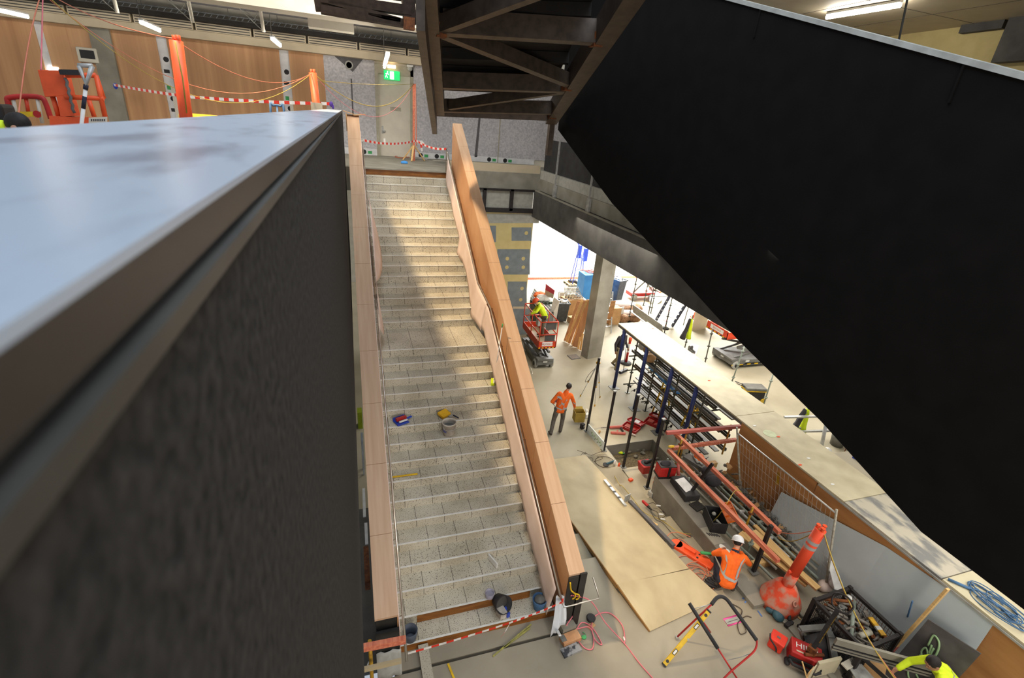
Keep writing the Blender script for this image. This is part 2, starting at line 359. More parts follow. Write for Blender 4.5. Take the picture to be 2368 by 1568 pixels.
# upper floor
b = MB(); b.box2((-16, 6, 5.75), (-.5, 23.4, ZU)); b.box2((-.5, 18.05, 5.95), (3.5, 23.4, ZU)); b.box2((3.5, 20, 5.97), (7.7, 23.4, 6.63)); b.box2((7.7, 2, 5.97), (34, 23.4, 6.63))
struct('floor.003', b, M['conc'])
b = MB(); b.box2((-22, 23.4, 5.5), (16, 23.7, 12.6)); struct('wall_front', b, M['ivory'])
b = MB(); b.box2((-3, 28.5, ZF), (34, 28.8, 6)); struct('wall_back', b, M['white'])
b = MB(); b.box2((34, 5, ZF), (34.3, 28.8, 6.6)); struct('wall_right', b, M['white'])
b = MB(); b.box2((-3.2, -4, -1), (-3, 28, 6)); struct('wall_left', b, M['void'])
b = MB(); b.box2((-3, 5.95, ZF - .25), (.35, 9.97, ZF)); struct('floor.004', b, M['conc_dk'])
b = MB(); b.box2((4, 28.44, ZF), (34, 28.5, ZF + .13)); struct('baseboard_back', b, M['pink'])
b = MB(); b.box2((-3, 23.45, 5.7), (34, 28.8, 5.95)); struct('ceiling', b, M['white'])
b = MB(); b.box2((-22, 13.8, 12.4), (5.6, 23.4, 12.6)); struct('ceiling.001', b, M['soffit'])
# plastered wall under the far gallery
b = MB(); b.box2((3.0, 20.0, ZF), (7.5, 20.22, 5.05)); struct('wall_plaster', b, M['plaster_y'])
b = MB()
def patch(u0, v0, u1, v1, off=.004):
    p = [ony(*q, 20.0) for q in ((u0, v0), (u1, v0), (u1, v1), (u0, v1))]; b.prism([V((q.x, 20 - off, q.z)) for q in p], (0, off, 0))
patch(1183, 526, 1229, 557); patch(1150, 576, 1225, 635); patch(1174, 651, 1218, 708); patch(1100, 522, 1147, 560); patch(1150, 708, 1226, 850, .003)
b.cur = 1
for u, v in ((1217, 539), (1173, 598), (1210, 598), (1172, 618), (1210, 618), (1207, 667), (1204, 693)):
    c = ony(u, v, 20); b.lathe([(.085, 0), (.085, .004)], (c.x, 19.993, c.z), 12, Matrix.Rotation(-PI / 2, 3, 'X').inverted())
b.cur = 2; patch(1110, 494, 1246, 516, .003); b.cur = 3; patch(1186, 709, 1222, 714, .006)
struct('trim_3', b, [M['plaster_g'], M['plaster_y'], M['plaster_w'], M['beige']], label='grey plaster patches on the yellow board wall')
# dark framed transom panels under the gallery
b = MB()
b.box2((3.0, 19.9, 5.02), (7.42, 20.1, 5.2)); b.box2((3.0, 19.9, 5.9), (7.42, 20.1, 5.98))
for u in (1120, 1183): x = ony(u, 460, 19.95).x; b.box2((x - .07, 19.9, 5.1), (x + .07, 20.1, 5.97))
struct('window_1', b, M['blackst']); b = MB(); b.box2((3.0, 20.02, 5.1), (7.4, 20.1, 5.95)); struct('trim_4', b, M['plaster_w'])
# long concrete beam carrying the right hand floor
b = MB(); b.box2((7.4, 3.5, 4.88), (7.95, 20.0, 5.95)); struct('trim_5', b, M['conc_dk'], label='long grey concrete beam of the right gallery')
b = MB(); b.box2((7.4, 3.5, 5.95), (7.48, 20.0, 6.0)); b.box2((7.55, 3.5, 6.0), (7.7, 20.0, 6.44)); b.cur = 1; b.box2((7.62, 3.5, 6.44), (7.8, 20.0, 6.78)); struct('trim_6', b, [M['conc'], M['plaster_w']], label='upstand along the gallery edge')
t = Thing('gallery_balustrade', 'wire balustrade backed with dark cloth along the right gallery edge', 'balustrade', (7.7, 14, 6.6))
b = MB(); b.box2((7.74, 6, 6.78), (7.76, 20, 7.98)); t.part('cloth', b, M['glassk'], label='dark grey cloth backing')
for u, v in ((1283, 440), (1361, 475)):
    P = onx(u, v, 7.5); b = MB(); b.box2((7.46, P.y - .02, 6.05), (7.52, P.y + .02, 8.0 if u < 1300 else 7.25)); b.box2((7.46, P.y - .1, 6.0), (7.54, P.y + .1, 6.42)); t.part('stanchion', b, M['galv'])
b = MB(); b.box2((3.7, 20.02, 6.63), (7.6, 20.05, 6.95)); one('mesh_kickboard', b, M['beige'], 'cream mesh strip along the landing edge right of the stair', 'mesh')
# timber panels and other facings of the front wall
def wx(u, v): return ony(u, v, 23.4).x
ZT = 10.34
spans = [(-16, wx(88, 90), 'panel', 'timber wall panel at the far left behind the red guardrail'), (wx(107, 90), wx(218, 110), 'panel_l', 'timber wall panel behind the orange lift basket'), (wx(265, 110), wx(365, 110), 'panel', 'narrow timber wall panel right of the concrete pier'), (wx(389, 110), wx(645, 116), 'panel', 'widest timber wall panel behind the tall orange bollard'), (wx(667, 117), wx(747, 125), 'panel', 'timber wall panel beside the grey wall liner')]
for x0, x1, m, lab in spans:
    t = Thing('wall_cladding', lab, 'wall panel', ((x0 + x1) / 2, 23.36, ZU), group='timber panels on the upper wall')
    b = MB(); b.box2((x0, 23.32, ZU), (x1, 23.39, ZT)); t.part('board', b, M[m])
    b = MB(); n = max(1, int((x1 - x0) / 1.25))
    for i in range(1, n + 1): x = x0 + (x1 - x0) * i / (n + 1); b.box2((x - .008, 23.315, ZU), (x + .008, 23.325, ZT))
    t.part('joint', b, M['wood'])
x0, x1 = wx(218, 110), wx(265, 110); b = MB(); b.box2((x0, 23.2, ZU), (x1, 23.4, ZT)); struct('trim_7', b, M['conc'], label='concrete pier between timber panels')
strips = [(wx(88, 90), wx(107, 90), 'white wrapped gap between timber panels with bright window low down'), (wx(365, 110), wx(389, 110), 'white wrapped gap left of the tall orange bollard'), (wx(645, 116), wx(667, 117), 'white wrapped gap left of the short orange bollard')]
for i, (x0, x1, lab) in enumerate(strips):
    t = Thing('wrapped_strip', lab, 'wall wrap', ((x0 + x1) / 2, 23.36, ZU), group='white wrapped wall gaps')
    b = MB(); b.box2((x0, 23.37, ZU), (x1, 23.395, ZT)); t.part('wrap', b, M['wrap'])
    b = MB(); w = x1 - x0
    for z in ((8.9, 7.7) if i == 0 else (9.6, 8.3, 7.4)):
        b.lathe([(w * .28, 0), (w * .28, .004)], (x0 + w * .6, 23.372, z), 10, Matrix.Rotation(PI / 2, 3, 'X')); b.box2((x0 + w * .2, 23.366, z - .45), (x0 + w * .75, 23.372, z - .33))
    t.part('print', b, M['blackp'])
    b = MB(); b.box2((x0 + w * .2, 23.366, 8.6), (x0 + w * .6, 23.372, 8.74)); t.part('print', b, M['green'])
    b = MB(); b.box2((x0 + w * .62, 23.3, ZU), (x1, 23.38, 8.7)); t.part('batten', b, M['ivory'])
x = (strips[0][0] + strips[0][1]) / 2
b = MB(); b.box2((x - .02, 23.3, 8.15), (x + .28, 23.36, 9.0)); struct('window_2', b, emit('bright_window', (1, 1, 1, 1), 5))
# grey liner
DX0, DX1 = wx(867, 200), wx(955, 200)
gx = wx(748, 150)
b = MB(); b.box2((gx, 23.33, ZU + .25), (DX0, 23.4, ZT)); b.box2((DX1, 23.33, ZU + .22), (12, 23.4, ZT)); struct('wall_liner', b, M['felt_g'])
b = MB(); b.box2((DX1, 23.32, ZU), (wx(1235, 360), 23.4, ZU + .24)); b.box2((gx, 23.32, ZU), (DX0, 23.4, ZU + .26)); struct('baseboard_front', b, M['wrap'])
b = MB()
for u in (973, 1010, 1131, 1168, 843):
    P = ony(u, 374, 23.3); b.cur = 0; b.lathe([(.1, 0), (.1, .004)], (P.x, 23.318, ZU + .12), 10, Matrix.Rotation(PI / 2, 3, 'X'), True)
    b.cur = 1; b.box2((P.x + .16, 23.31, ZU + .05), (P.x + .33, 23.319, ZU + .17))
struct('trim_8', b, [M['blackp'], M['green']])
b = MB(); xs = wx(1103, 320); b.prism([(xs - .1, 23.32, ZU + .2), (xs + .03, 23.32, ZU + .2), (xs + .12, 23.32, 9.0), (xs + .04, 23.32, 9.0)], (0, .02, 0)); xs2 = wx(1152, 330)
b.cur = 1; b.box2((xs2 - .01, 23.315, ZU), (xs2 + .03, 23.33, 9))
b.cur = 0; P = ony(812, 150, 23.3); b.box2((P.x - .05, 23.32, 7.0), (P.x + .01, 23.33, 9.6))
b.prism([(P.x - .62, 23.32, ZT), (P.x + .46, 23.32, ZT), (P.x + .05, 23.32, 9.85)][::-1], (0, -.01, 0)); struct('trim_9', b, [M['grey_rev'], M['frame']])
b = MB(); b.cur = 0; pr = [(.16, 0), (.16, .05), (.11, .05), (.11, 0)]; b.lathe(pr, (P.x - .08, 23.31, 10.08), 18, Matrix.Rotation(PI / 2, 3, 'X')); one('duct_spigot', b, M['lgrey'], 'round grey duct spigot high on the grey wall liner', 'duct')
# door recess
t = Thing('door_1', 'grey green door under the exit sign', None, ((DX0 + DX1) / 2, 23.3, ZU)); t.o['kind'] = 'structure'
b = MB(); b.box2((DX0 + .12, 23.42, ZU), (DX1 - .1, 23.47, 9.05)); b.cur = 1; b.box2((DX0 + .1, 23.405, 9.02), (DX1 - .08, 23.45, 9.9)); t.part('leaf', b, [M['door'], M['door']])
b = MB(); b.box2((DX0, 23.3, ZU), (DX0 + .14, 23.45, 9.9)); b.box2((DX1 - .12, 23.3, ZU), (DX1, 23.45, ZT)); b.box2((DX0, 23.3, 9.9), (DX1, 23.45, ZT - .1)); t.part('frame', b, M['frame'])
b = MB(); b.box2((DX0 + .22, 23.395, 7.62), (DX0 + .3, 23.42, 7.92)); b.ell((DX0 + .32, 23.37, 7.72), (.07, .05, .07)); t.part('handle', b, M['galv'])
b = MB(); b.box2((DX0 + .6, 23.398, 8.55), (DX0 + 1.05, 23.402, 8.7)); t.part('notice', b, M['frame'])
P = ony(906, 174, 23.3)
t = Thing('exit_sign', 'green lit exit sign above the grey green door', 'sign', (P.x, 23.3, P.z - .15))
b = MB(); b.box2((P.x - .32, 23.24, P.z - .18), (P.x + .32, 23.3, P.z + .16)); t.part('panel', b, emit('exit_green', C(20, 190, 100), 1.1))
b = MB(); b.box2((P.x - .08, 23.23, P.z - .15), (P.x + .08, 23.242, P.z + .13)); t.part('doorway_symbol', b, emit('exit_white', (1, 1, 1, 1), 1.6))
b = MB(); y = 23.232
for a, c, r in (((-.23, -.02), (-.18, .05), .022), ((-.18, .05), (-.13, .0), .022), ((-.2, .05), (-.25, .03), .014), ((-.18, .06), (-.14, .03), .014), ((-.23, -.02), (-.26, -.1), .02), ((-.22, -.02), (-.18, -.1), .02)): b.caps((P.x + a[0], y, P.z + a[1]), (P.x + c[0], y, P.z + c[1]), r * .6, r * .6, 6)
b.ell((P.x - .17, y, P.z + .1), (.026, .012, .026), 8, 6); t.part('running_figure', b, emit('exit_white', (1, 1, 1, 1), 1.6))
b = MB(); P = ony(905, 154, 23.3); b.box2((P.x - .16, 23.1, P.z - .06), (P.x + .16, 23.3, P.z + .05)); one('bulkhead_lamp', b, emit('warm_lamp', C(255, 226, 180), 4), 'small glowing lamp above the exit sign', 'lamp')
P = ony(948, 158, 23.2); t = Thing('camera_dome', 'small pale dome camera right of the exit sign', 'security camera', (P.x, 23.2, P.z)); b = MB(); b.ell(P, (.11, .11, .11)); t.part('dome', b, M['lgrey']); b = MB(); b.box2((P.x - .12, 23.1, P.z + .05), (P.x + .12, 23.35, P.z + .12)); t.part('mount', b, M['white'])
b = MB(); P = ony(204, 127, 23.25); t = Thing('access_box', 'cream framed wall box with dark window on timber panel', 'wall box', (P.x, 23.25, P.z - .3)); b.box2((P.x - .3, 23.16, P.z - .24), (P.x + .3, 23.32, P.z + .22)); t.part('frame', b, M['ivory'], bevel=.03)
b = MB(); b.box2((P.x - .2, 23.15, P.z - .12), (P.x + .22, 23.17, P.z + .14)); t.part('screen', b, M['dark'])
# bulkhead, grilles, tray and beams of the upper ceiling
b = MB(); b.box2((-18, 22.9, ZT), (5, 23.4, 10.62)); struct('trim_10', b, M['beige'], label='beige bulkhead running along the top of the timber wall')
gs = [-18 + 1.86 * i for i in range(13)]
for i, x in enumerate(gs):
    b = MB(); b.box2((x + .04, 22.82, 10.6), (x + 1.82, 23.3, 10.88)); b.cur = 1
    for j in range(3): b.box2((x + .08, 22.81, 10.63 + j * .08), (x + 1.78, 22.83, 10.66 + j * .08))
    if x > -13.5 and x < 5: one('air_grille', b, [M['beige'], M['conc_dk']], 'ribbed beige air grille in the row above the timber wall', 'air grille', 'row of air grilles under the ceiling')
b = MB(); z0 = 11.02
for dz in (0, .13): b.tube([(-17, 22.6, z0 + dz), (5, 22.6, z0 + dz)], .014, 5)
for i in range(110): x = -17 + .2 * i; b.tube([(x, 22.6, z0), (x + .1, 22.6, z0 + .13)], .012, 4, cap=False)
b.box2((-17, 22.62, z0 + .0), (5, 22.9, z0 + .012)); one('cable_tray', b, M['cable'], 'galvanised mesh cable tray hung below the dark ceiling', 'cable tray')
b = MB(); b.box2((-17, 22.3, 10.86), (5, 22.9, 10.99)); struct('trim_11', b, M['soffit'])
for y, z, r, lab in ((21.5, 11.35, .12, 'thick dark pipe'), (20.6, 11.6, .07, 'thin dark pipe')):
    b = MB(); b.tube([(-17, y, z), (5, y, z)], r, 10); one('service_pipe', b, M['grey_rev'], lab + ' running under the dark ceiling', 'pipe')
for i in range(12):
    x = -12 + i * 1.4 + random.uniform(-.2, .2); b = MB(); b.tube([(x, 22.5, 10.99), (x, 22.5, 12.4)], .008, 4)
    one('hanger_rod', b, M['grey'], 'thin hanger rod between cable tray and ceiling', 'rod', 'ceiling hanger rods')
A = ony(464, 0, 17); B = ony(968, 64, 17)
b = MB(); b.box2((A.x - 4, 16.8, B.z + .1), (B.x, 17.25, B.z + .55)); b.box2((A.x - 4, 16.6, B.z - .08), (B.x, 17.4, B.z + .1)); struct('trim_12', b, M['ivory'], label='pale painted ceiling beam')
A = ony(712, 46, 18.5); B = ony(818, 62, 18.5); b = MB(); b.box2((A.x, 18.4, A.z - .18), (B.x, 18.9, A.z + .14)); struct('trim_13', b, M['ivory'])
# tube lamps
def tube_lamp(u0, v0, u1, v1, z, lab, c=(1, .95, .86, 1), s=55, r=.045):
    P, Q = F(u0, v0, z), F(u1, v1, z); t = Thing('tube_lamp', lab, 'tube light', (P + Q) / 2, group='ceiling tube lights')
    b = MB(); b.tube([P, Q], r, 8); t.part('tube', b, emit('tube_glow', c, s))
    b = MB(); b.beam(P + V((0, 0, r + .03)), Q + V((0, 0, r + .03)), .12, .05); t.part('fitting', b, M['white'])
    b = MB(); b.tube([P + V((0, 0, .05)), P + V((0, 0, 1.6))], .01, 5); t.part('suspension', b, M['grey'])
tube_lamp(-20, 20, 64, 39, 10.25, 'long tube light at the far left ceiling'); tube_lamp(326, 52, 369, 71, 10.25, 'tube light above the concrete pier'); tube_lamp(629, 90, 648, 106, 10.25, 'tube light above the white gap left of the short orange bollard')
tube_lamp(889, 156, 897, 128, 10.0, 'tube light in front of the exit sign')
# temporary roof bracing with chain mesh under the ceiling
for u, v in ((272, 30), (446, 52), (610, 74)):
    P = ony(u, v, 19.0); b = MB(); t = Thing('ceiling_strut', {272: 'pale ceiling strut with chain mesh furthest left', 446: 'pale ceiling strut with chain mesh in the middle', 610: 'pale ceiling strut with chain mesh nearest the pale beam'}[u], 'strut', P, group='pale ceiling struts')
    b.tube([P, P + V((-.1, 0, 1.9))], .05, 8); t.part('strut', b, M['ivory'])
    b = MB(); Q = P + V((-1.9, 0, 1.7))
    b.tube([P, Q], .012, 5)
    for k in range(1, 7):
        a = P.lerp(Q, k / 7); b.tube([a, V((P.x - .08, P.y, a.z + .3))], .007, 4); b.tube([P + V((-.05, 0, 1.7 * k / 7)), P.lerp(Q, min(1, (k + 1) / 7)) + V((0, 0, .05))], .007, 4)
    t.part('chain_mesh', b, M['lgrey'])
# right hand upper ceiling
ZC = onx(2200, 65, 16).z
b = MB(); b.box2((5.7, -6, ZC), (16, 20, ZC + .15)); struct('ceiling.002', b, M['beige'])
b = MB()
for i in range(1, 9): b.box2((5.4, -6 + i * 2.4, ZC - .004), (16, -5.985 + i * 2.4, ZC)); 
for i in range(1, 5): b.box2((5.4 + i * 2.2, -6, ZC - .004), (5.415 + i * 2.2, 20, ZC))
struct('trim_14', b, M['conc_dk'])
b = MB(); b.box2((16, -6, 6.6), (16.2, 20, ZC)); b.cur = 1; b.box2((15.98, -6, 8.2), (16, 20, 8.9)); struct('wall_right_upper', b, [M['plaster_y'], M['mustard']])
tube_lamp(1912, 40, 2082, 12, ZC - .12, 'long tube light on the beige ceiling above the black panelled stair', s=9, r=.05)
b = MB(); P = onx(2098, 0, 9); Q = onx(2080, 86, 9); b.tube([P + (P - Q) * .6, Q + (Q - P) * .5], .018, 6); one('hanger_rod', b, M['grey'], 'steel hanger rod rising from the black stair side', 'rod')
b = MB(); P = onx(2275, 60, 15.9); b.box2((15.8, P.y - .5, P.z - .12), (15.98, P.y + .5, P.z + .1)); b.box2((15.7, -2, P.z - .9), (15.98, onx(2335, 70, 15.9).y, P.z + .2)); one('ceiling_patch', b, M['conc_dk'], 'grey brown board high on the yellow wall', 'board')
# ------------------------------------------------------------------ parapet beside the camera
t = Thing('parapet', 'dark felt clad parapet with pale blue coping in the foreground', 'parapet', (-.3, 8, 6.7))
b = MB(); b.box2((-.48, -.6, 8.427), (-.1, 18.0, 8.433)); t.part('coping', b, M['coping'], label='pale blue smeared coping top')
b = MB(); b.box2((-.44, -.6, 8.40), (-.1, 18.0, 8.427)); t.part('edge_strip', b, M['strip'], label='brown steel edge strip')
b = MB(); b.box2((-.44, -.6, 8.392), (-.104, 18.0, 8.4)); b.box2((-.44, -.6, 8.379), (-.094, 18.0, 8.392)); t.part('lip', b, M['lip'], label='grey lip under the edge strip')
b = MB(); b.box2((-.4, -.6, 3.87), (-.1, 18.0, 8.379)); t.part('felt_face', b, M['felt'], label='dark grey felt cladding')
# ------------------------------------------------------------------ black panelled stair side and steel underside
t = Thing('overhead_stair', 'huge matt black panelled side of the overhead stair', 'stair side', (5.5, 6, 4.92))
poly = [(13.45, 8.42), (9.85, 7.05), (7.206, 6.305), (5.319, 5.75), (3.709, 5.38), (2.293, 4.942), (1.393, 4.925), (-1.5, 4.925), (-1.5, 8.7), (1.5, 8.7), (3.187, 9.19), (7.293, 10.403), (13.45, 12.2)]
b = MB(); b.prism([(5.5, y, z) for y, z in poly], (.16, 0, 0)); t.part('panel', b, M['black'])
b = MB()
for p, q in zip(poly[8:-1], poly[9:]): b.beam((5.58, p[0], p[1] + .01), (5.58, q[0], q[1] + .01), .2, .05)
t.part('edge_trim', b, M['lgrey'], label='pale metal trim along the top edge')
for y, z in ((6.6, 10.05), (3.7, 9.2), (2.2, 8.8)): b = MB(); b.beam((5.492, y, z - .2), (5.492, y, z + .14), .015, .02); t.part('batten', b, M['black'])
EL, ER, DD = V((2.13, 13.5, 8.5)), V((5.35, 13.45, 8.46)), V((-.194, -.978, .243)).normalized()
TN = (ER - EL).cross(DD).normalized()
if TN.z < 0: TN = -TN
def TP(u, v):
    d = ray(u, v); return EYE + d * ((EL - EYE).dot(TN) / d.dot(TN))
t = Thing('braced_stair', 'dark brown steel braced underside of the overhead stair', 'stair frame', (3.5, 12, 8.4))
def member(nm, a, c, wpx, h, off=0.0, ext=0.0, m='steel', cy=None):
    P, Q = TP(*a), TP(*c); D = (Q - P); P = P - D * ext; Q = Q + D * 0
    w = wpx * ((P - EYE).dot(RZ) + (Q - EYE).dot(RZ)) / 2 / FPX
    b = MB(); b.beam(P + TN * (h / 2 + off), Q + TN * (h / 2 + off), w, h, TN); return t.part(nm, b, M[m])
member('chord', (1018, 268), (992, -5), 26, .5, ext=.0); member('chord', (1276, 285), (1470, -5), 34, .4, ext=.02)
P, Q = TP(1005, 272), TP(972, -5); b = MB(); b.beam(P + TN * .05, Q + TN * .05, .12, .9, TN); t.part('side_plate', b, M['steel'])
member('cross_beam', (1025, 84), (1385, 106), 20, .35, .02); member('cross_beam', (1025, 208), (1310, 217), 14, .32, .02); member('cross_beam', (1010, 261), (1285, 267), 11, .3, .02)
member('brace', (1022, 82), (1262, -4), 19, .25, .03); member('brace', (1026, 92), (1318, 206), 18, .25, .03); member('brace', (1308, 219), (1040, 257), 11, .22, .03)
member('cross_beam', (1030, 32), (1470, 40), 22, .3, .3)
b = MB(); P, Q = TP(1004, 268), TP(1272, 279); b.beam(P + V((0, .1, .2)), Q + V((0, .1, .2)), .06, .42); t.part('end_plate', b, M['steel'])
for uv in ((1020, 86), (1378, 108), (1310, 210), (1277, 275)): P = TP(*uv); b = MB(); b.box(P + TN * .1, (.16, .2, .2)); t.part('weld_plate', b, M['rust'], label='rusty weld plate')
A, B, Cc, D = TP(1010, 268), TP(1268, 280), TP(1440, -40), TP(985, -40); b = MB(); b.prism([p + TN * .62 for p in (A, B, Cc + (Cc - B) * .4, D + (D - A) * .4)], TN * .05); t.part('soffit', b, M['soffit'])
for k in range(6):
    f_ = .12 + k * .15; P = A.lerp(D, f_) + TN * .5; Q = B.lerp(Cc, f_) + TN * .5; b = MB(); b.beam(P, Q, .1, .2, TN); t.part('joist', b, M['soffit'])
b = MB(); b.box2((5.2, 13.3, 7.75), (5.34, 13.46, 8.6)); t.part('hanger_post', b, M['steel'])
t = Thing('rusty_truss', 'rusty dark steel frame under the ceiling left of the braced stair', 'steel frame', ony(850, 40, 14.2))
def fm(nm, a, c, w, y=14.2):
    P, Q = ony(*a, y), ony(*c, y); b = MB(); b.beam(P, Q, .3, w, (0, 0, 1)); t.part(nm, b, M['steel_dk'])
fm('post', (746, 26), (738, -25), .22); fm('rail', (742, 22), (955, 58), .16); fm('rail', (742, -4), (950, 26), .2); fm('post', (948, 56), (942, -25), .28); fm('brace', (760, 4), (925, 50), .12)
P = ony(946, 55, 14.0); b = MB(); b.box(P, (.25, .2, .25)); t.part('weld_plate', b, M['rust'])
# ------------------------------------------------------------------ staircase
ST = []   # (y, z) nosings
YB, TL, RL, ZB0 = 5.6, .36, .2025, -.04
for k in range(15, -1, -1): ST.append((YB + TL * (15 - k), ZB0 + RL * (16 - k)))
ZL = ZB0 + 16 * RL
for k in range(16): ST.append((12.27 + .358 * k, ZL + .2065 * (k + 1)))
SX0, SX1 = .40, 3.30
t = Thing('staircase', 'long straight terrazzo staircase with a landing halfway', 'staircase', (1.85, 11, 0))
for i, (y, z) in enumerate(ST):
    y1 = ST[i + 1][0] if i + 1 < len(ST) else 18.1; r = RL if i < 16 else .2065
    b = MB(); b.box2((SX0, y + .012, z - r - .2), (SX1, y1 + .02, z - .004)); b.cur = 1; b.box2((SX0, y, z - .014), (SX1, y + .03, z))
    if i < 2: b.cur = 2; b.box2((SX0 + (0 if i == 0 else .35), y + .004, z - r), (SX1 - (0 if i == 0 else .4), y + .013, z - .03))
    t.part('step', b, [M['terr'], M['nosing'], M['riser']])
b = MB(); b.box2((SX0, 18.04, 6.48), (SX1, 18.1, 6.68)); t.part('top_riser', b, M['riser'], label='unfinished brown top riser')
b = MB(); b.box2((SX0, 17.98, 6.68), (SX1 + .3, 18.3, 6.725)); t.part('landing_edge', b, M['conc'])
# ------------------------------------------------------------------ balustrades
def zt(y): return 1.32 + .589 * (y - 5.33)
def balustrade(nm, lab, xa, xb, inner, ends):
    t = Thing(nm, lab, 'balustrade', ((xa + xb) / 2, 11, 0), group='timber stair balustrades')
    y0, y1 = ends; n = 11; ys = [y0 + (y1 - y0) * i / n for i in range(n + 1)]
    def zlow(y): return max(0.02, zt(y) - 1.75)
    b = MB(); b.prism([(xa + .02, y, z) for y, z in ((y0 + .03, 0), (y0 + .03, zt(y0) - .05), (y1 - .03, zt(y1) - .05), (y1 - .03, zlow(y1)), (y0 + 1.3, 0))], (xb - xa - .04, 0, 0)); t.part('core', b, M['blk_ply'])
    for a, c in zip(ys, ys[1:]):
        a += .004; c -= .004; b = MB()
        b.prism([(xa, a, zt(a) - .04), (xa, c, zt(c) - .04), (xa, c, zt(c)), (xa, a, zt(a))], (xb - xa, 0, 0)); t.part('cap_panel', b, M['wood_cap'])
        xi = xb - .018 if inner > 0 else xa
        b = MB(); b.prism([(xi, a, zlow(a)), (xi, c, zlow(c)), (xi, c, zt(c) - .045), (xi, a, zt(a) - .045)], (.018, 0, 0)); t.part('side_panel', b, M['wood'])
    return t
br = balustrade('stair_balustrade', 'right hand timber balustrade of the staircase', 3.32, 3.62, -1, (5.36, 17.23))
bl = balustrade('stair_balustrade', 'left hand timber balustrade of the staircase beside the dark parapet', .02, .38, 1, (5.33, 17.23))
b = MB(); b.box2((3.31, 5.33, 0), (3.5, 5.36, 1.3)); b.box2((3.53, 5.33, 0), (3.66, 5.36, 1.34)); br.part('end_panel', b, M['blk_ply'], label='black end panel')
b = MB(); b.box2((3.54, 5.4, .35), (3.66, 9, .5)); br.part('edge_rail', b, M['blackst'])
b = MB(); b.box2((.02, 5.28, .25), (.38, 5.33, 1.05)); bl.part('end_panel', b, M['blk_ply'])
b = MB(); b.box2((3.34, 17.2, 6.8), (3.6, 17.26, 8.28)); br.part('end_frame', b, M['pine'])
b = MB(); P = V((.2, 17.3, 8.36)); b.box(P + V((-.12, 0, .02)), (.34, .5, .02), M=Matrix.Rotation(.25, 3, 'Y')); b.box(P + V((.2, .05, -.02)), (.36, .55, .02), M=Matrix.Rotation(-.15, 3, 'Y')); b.box(P + V((-.19, -.1, -.25)), (.03, .3, .5)); one('cardboard_cover', b, M['card'], 'torn cardboard folded over the top end of the left balustrade', 'cardboard')
def handrail(nm, lab, x, xf, pts):
    t = Thing(nm, lab, 'handrail', (x, pts[0][0], pts[0][1] - .05), group='steel stair handrails')
    P = [V((x, y, z)) for y, z in pts]; b = MB(); b.tube(P, .021, 10); t.part('rail', b, M['inox'])
    L = pts[-1][0] - pts[0][0]
    for i in range(11):
        y = pts[0][0] + .6 + i * 1.05
        if y > pts[-1][0]: break
        for (a, za), (c, zc) in zip(pts, pts[1:]):
            if a <= y <= c: z = za + (zc - za) * (y - a) / (c - a)
        b = MB(); b.tube([(x, y, z - .02), (x, y, z - .07), (xf, y, z - .09)], .008, 6); t.part('bracket', b, M['inox'])
    return t
HR = [(5.33, .805), (11.06, 4.2), (12.45, 4.42), (17.45, 7.35)]
hr = handrail('stair_handrail', 'stainless handrail along the right balustrade', 3.22, 3.32, HR)
b = MB(); b.tube([(3.22, 5.33, .805), (3.22, 5.2, .76), (3.92, 5.2, .78), (3.98, 5.6, .82)], .014, 8); hr.part('return', b, M['inox'], label='square return loop at the bottom end')
b = MB(); b.tube([(3.22, 17.45, 7.35), (3.2, 17.6, 7.5), (3.2, 17.6, 6.75)], .018, 8); hr.part('return', b, M['inox'])
hl = handrail('stair_handrail', 'stainless handrail along the left balustrade ending in a cut pipe', .47, .38, [(5.02, .62), (11.06, 4.2), (12.45, 4.42), (17.45, 7.35)])
b = MB(); b.tube([(.47, 17.45, 7.35), (.47, 17.7, 7.6), (.47, 17.7, 6.75)], .018, 8); hl.part('return', b, M['inox'])
# builders' paper hung from the handrails
def drape(nm, lab, x, ys, drop, swing, m, seed):
    random.seed(seed); rows = []
    def hz(y):
        for (a, za), (c, zc) in zip(HR, HR[1:]):
            if a <= y <= c: return za + (zc - za) * (y - a) / (c - a)
        return HR[0][1]
    n = int((ys[1] - ys[0]) / .12)
    for i in range(n + 1):
        y = ys[0] + (ys[1] - ys[0]) * i / n; w = math.sin(i * .55 + seed) * .5 + math.sin(i * 1.7 + seed * 2) * .3; d = drop(y)
        rows.append([V((x - swing(y, j / 6) - .018 * w * (j / 6), y + .03 * w * j / 6, hz(y) - .03 - d * j / 6)) for j in range(7)])
    b = MB(); b.sheet(rows); o = one(nm, b, m, lab, 'paper drape'); solidify(o, .004); return o
drape('builders_paper', 'pinkish paper hung from the lower right handrail', 3.2, (5.5, 11.3), lambda y: .66 + .05 * math.sin(y * 5), lambda y, s: .09 * s + .02, M['drape'], 1)
drape('builders_paper', 'crumpled pinkish paper bulging from the handrail beside the landing', 3.2, (11.35, 14.6), lambda y: .85 + .14 * math.sin(y * 3.1), lambda y, s: .07 * s + .13 * s * max(0, math.sin((y - 11.2) * 2.1)), M['drape'], 2)
drape('builders_paper', 'smooth pinkish paper hung from the top of the right handrail', 3.2, (14.65, 17.3), lambda y: .72, lambda y, s: .05 * s, M['drape'], 3)
b = MB(); rows = []
for i in range(9):
    s = i / 8; y = 12.2 + 2.6 * s; rows.append([V((.5 + .24 * j / 4 * math.sin(PI * s) ** .8, y, zt(y) - .5 - .8 * j / 4 * (.4 + .6 * math.sin(PI * s)))) for j in range(5)])
b.sheet(rows); o = one('builders_paper', b, M['drape'], 'triangular paper flap hanging off the left handrail above the landing', 'paper drape'); solidify(o, .004)
b = MB(); rows = []
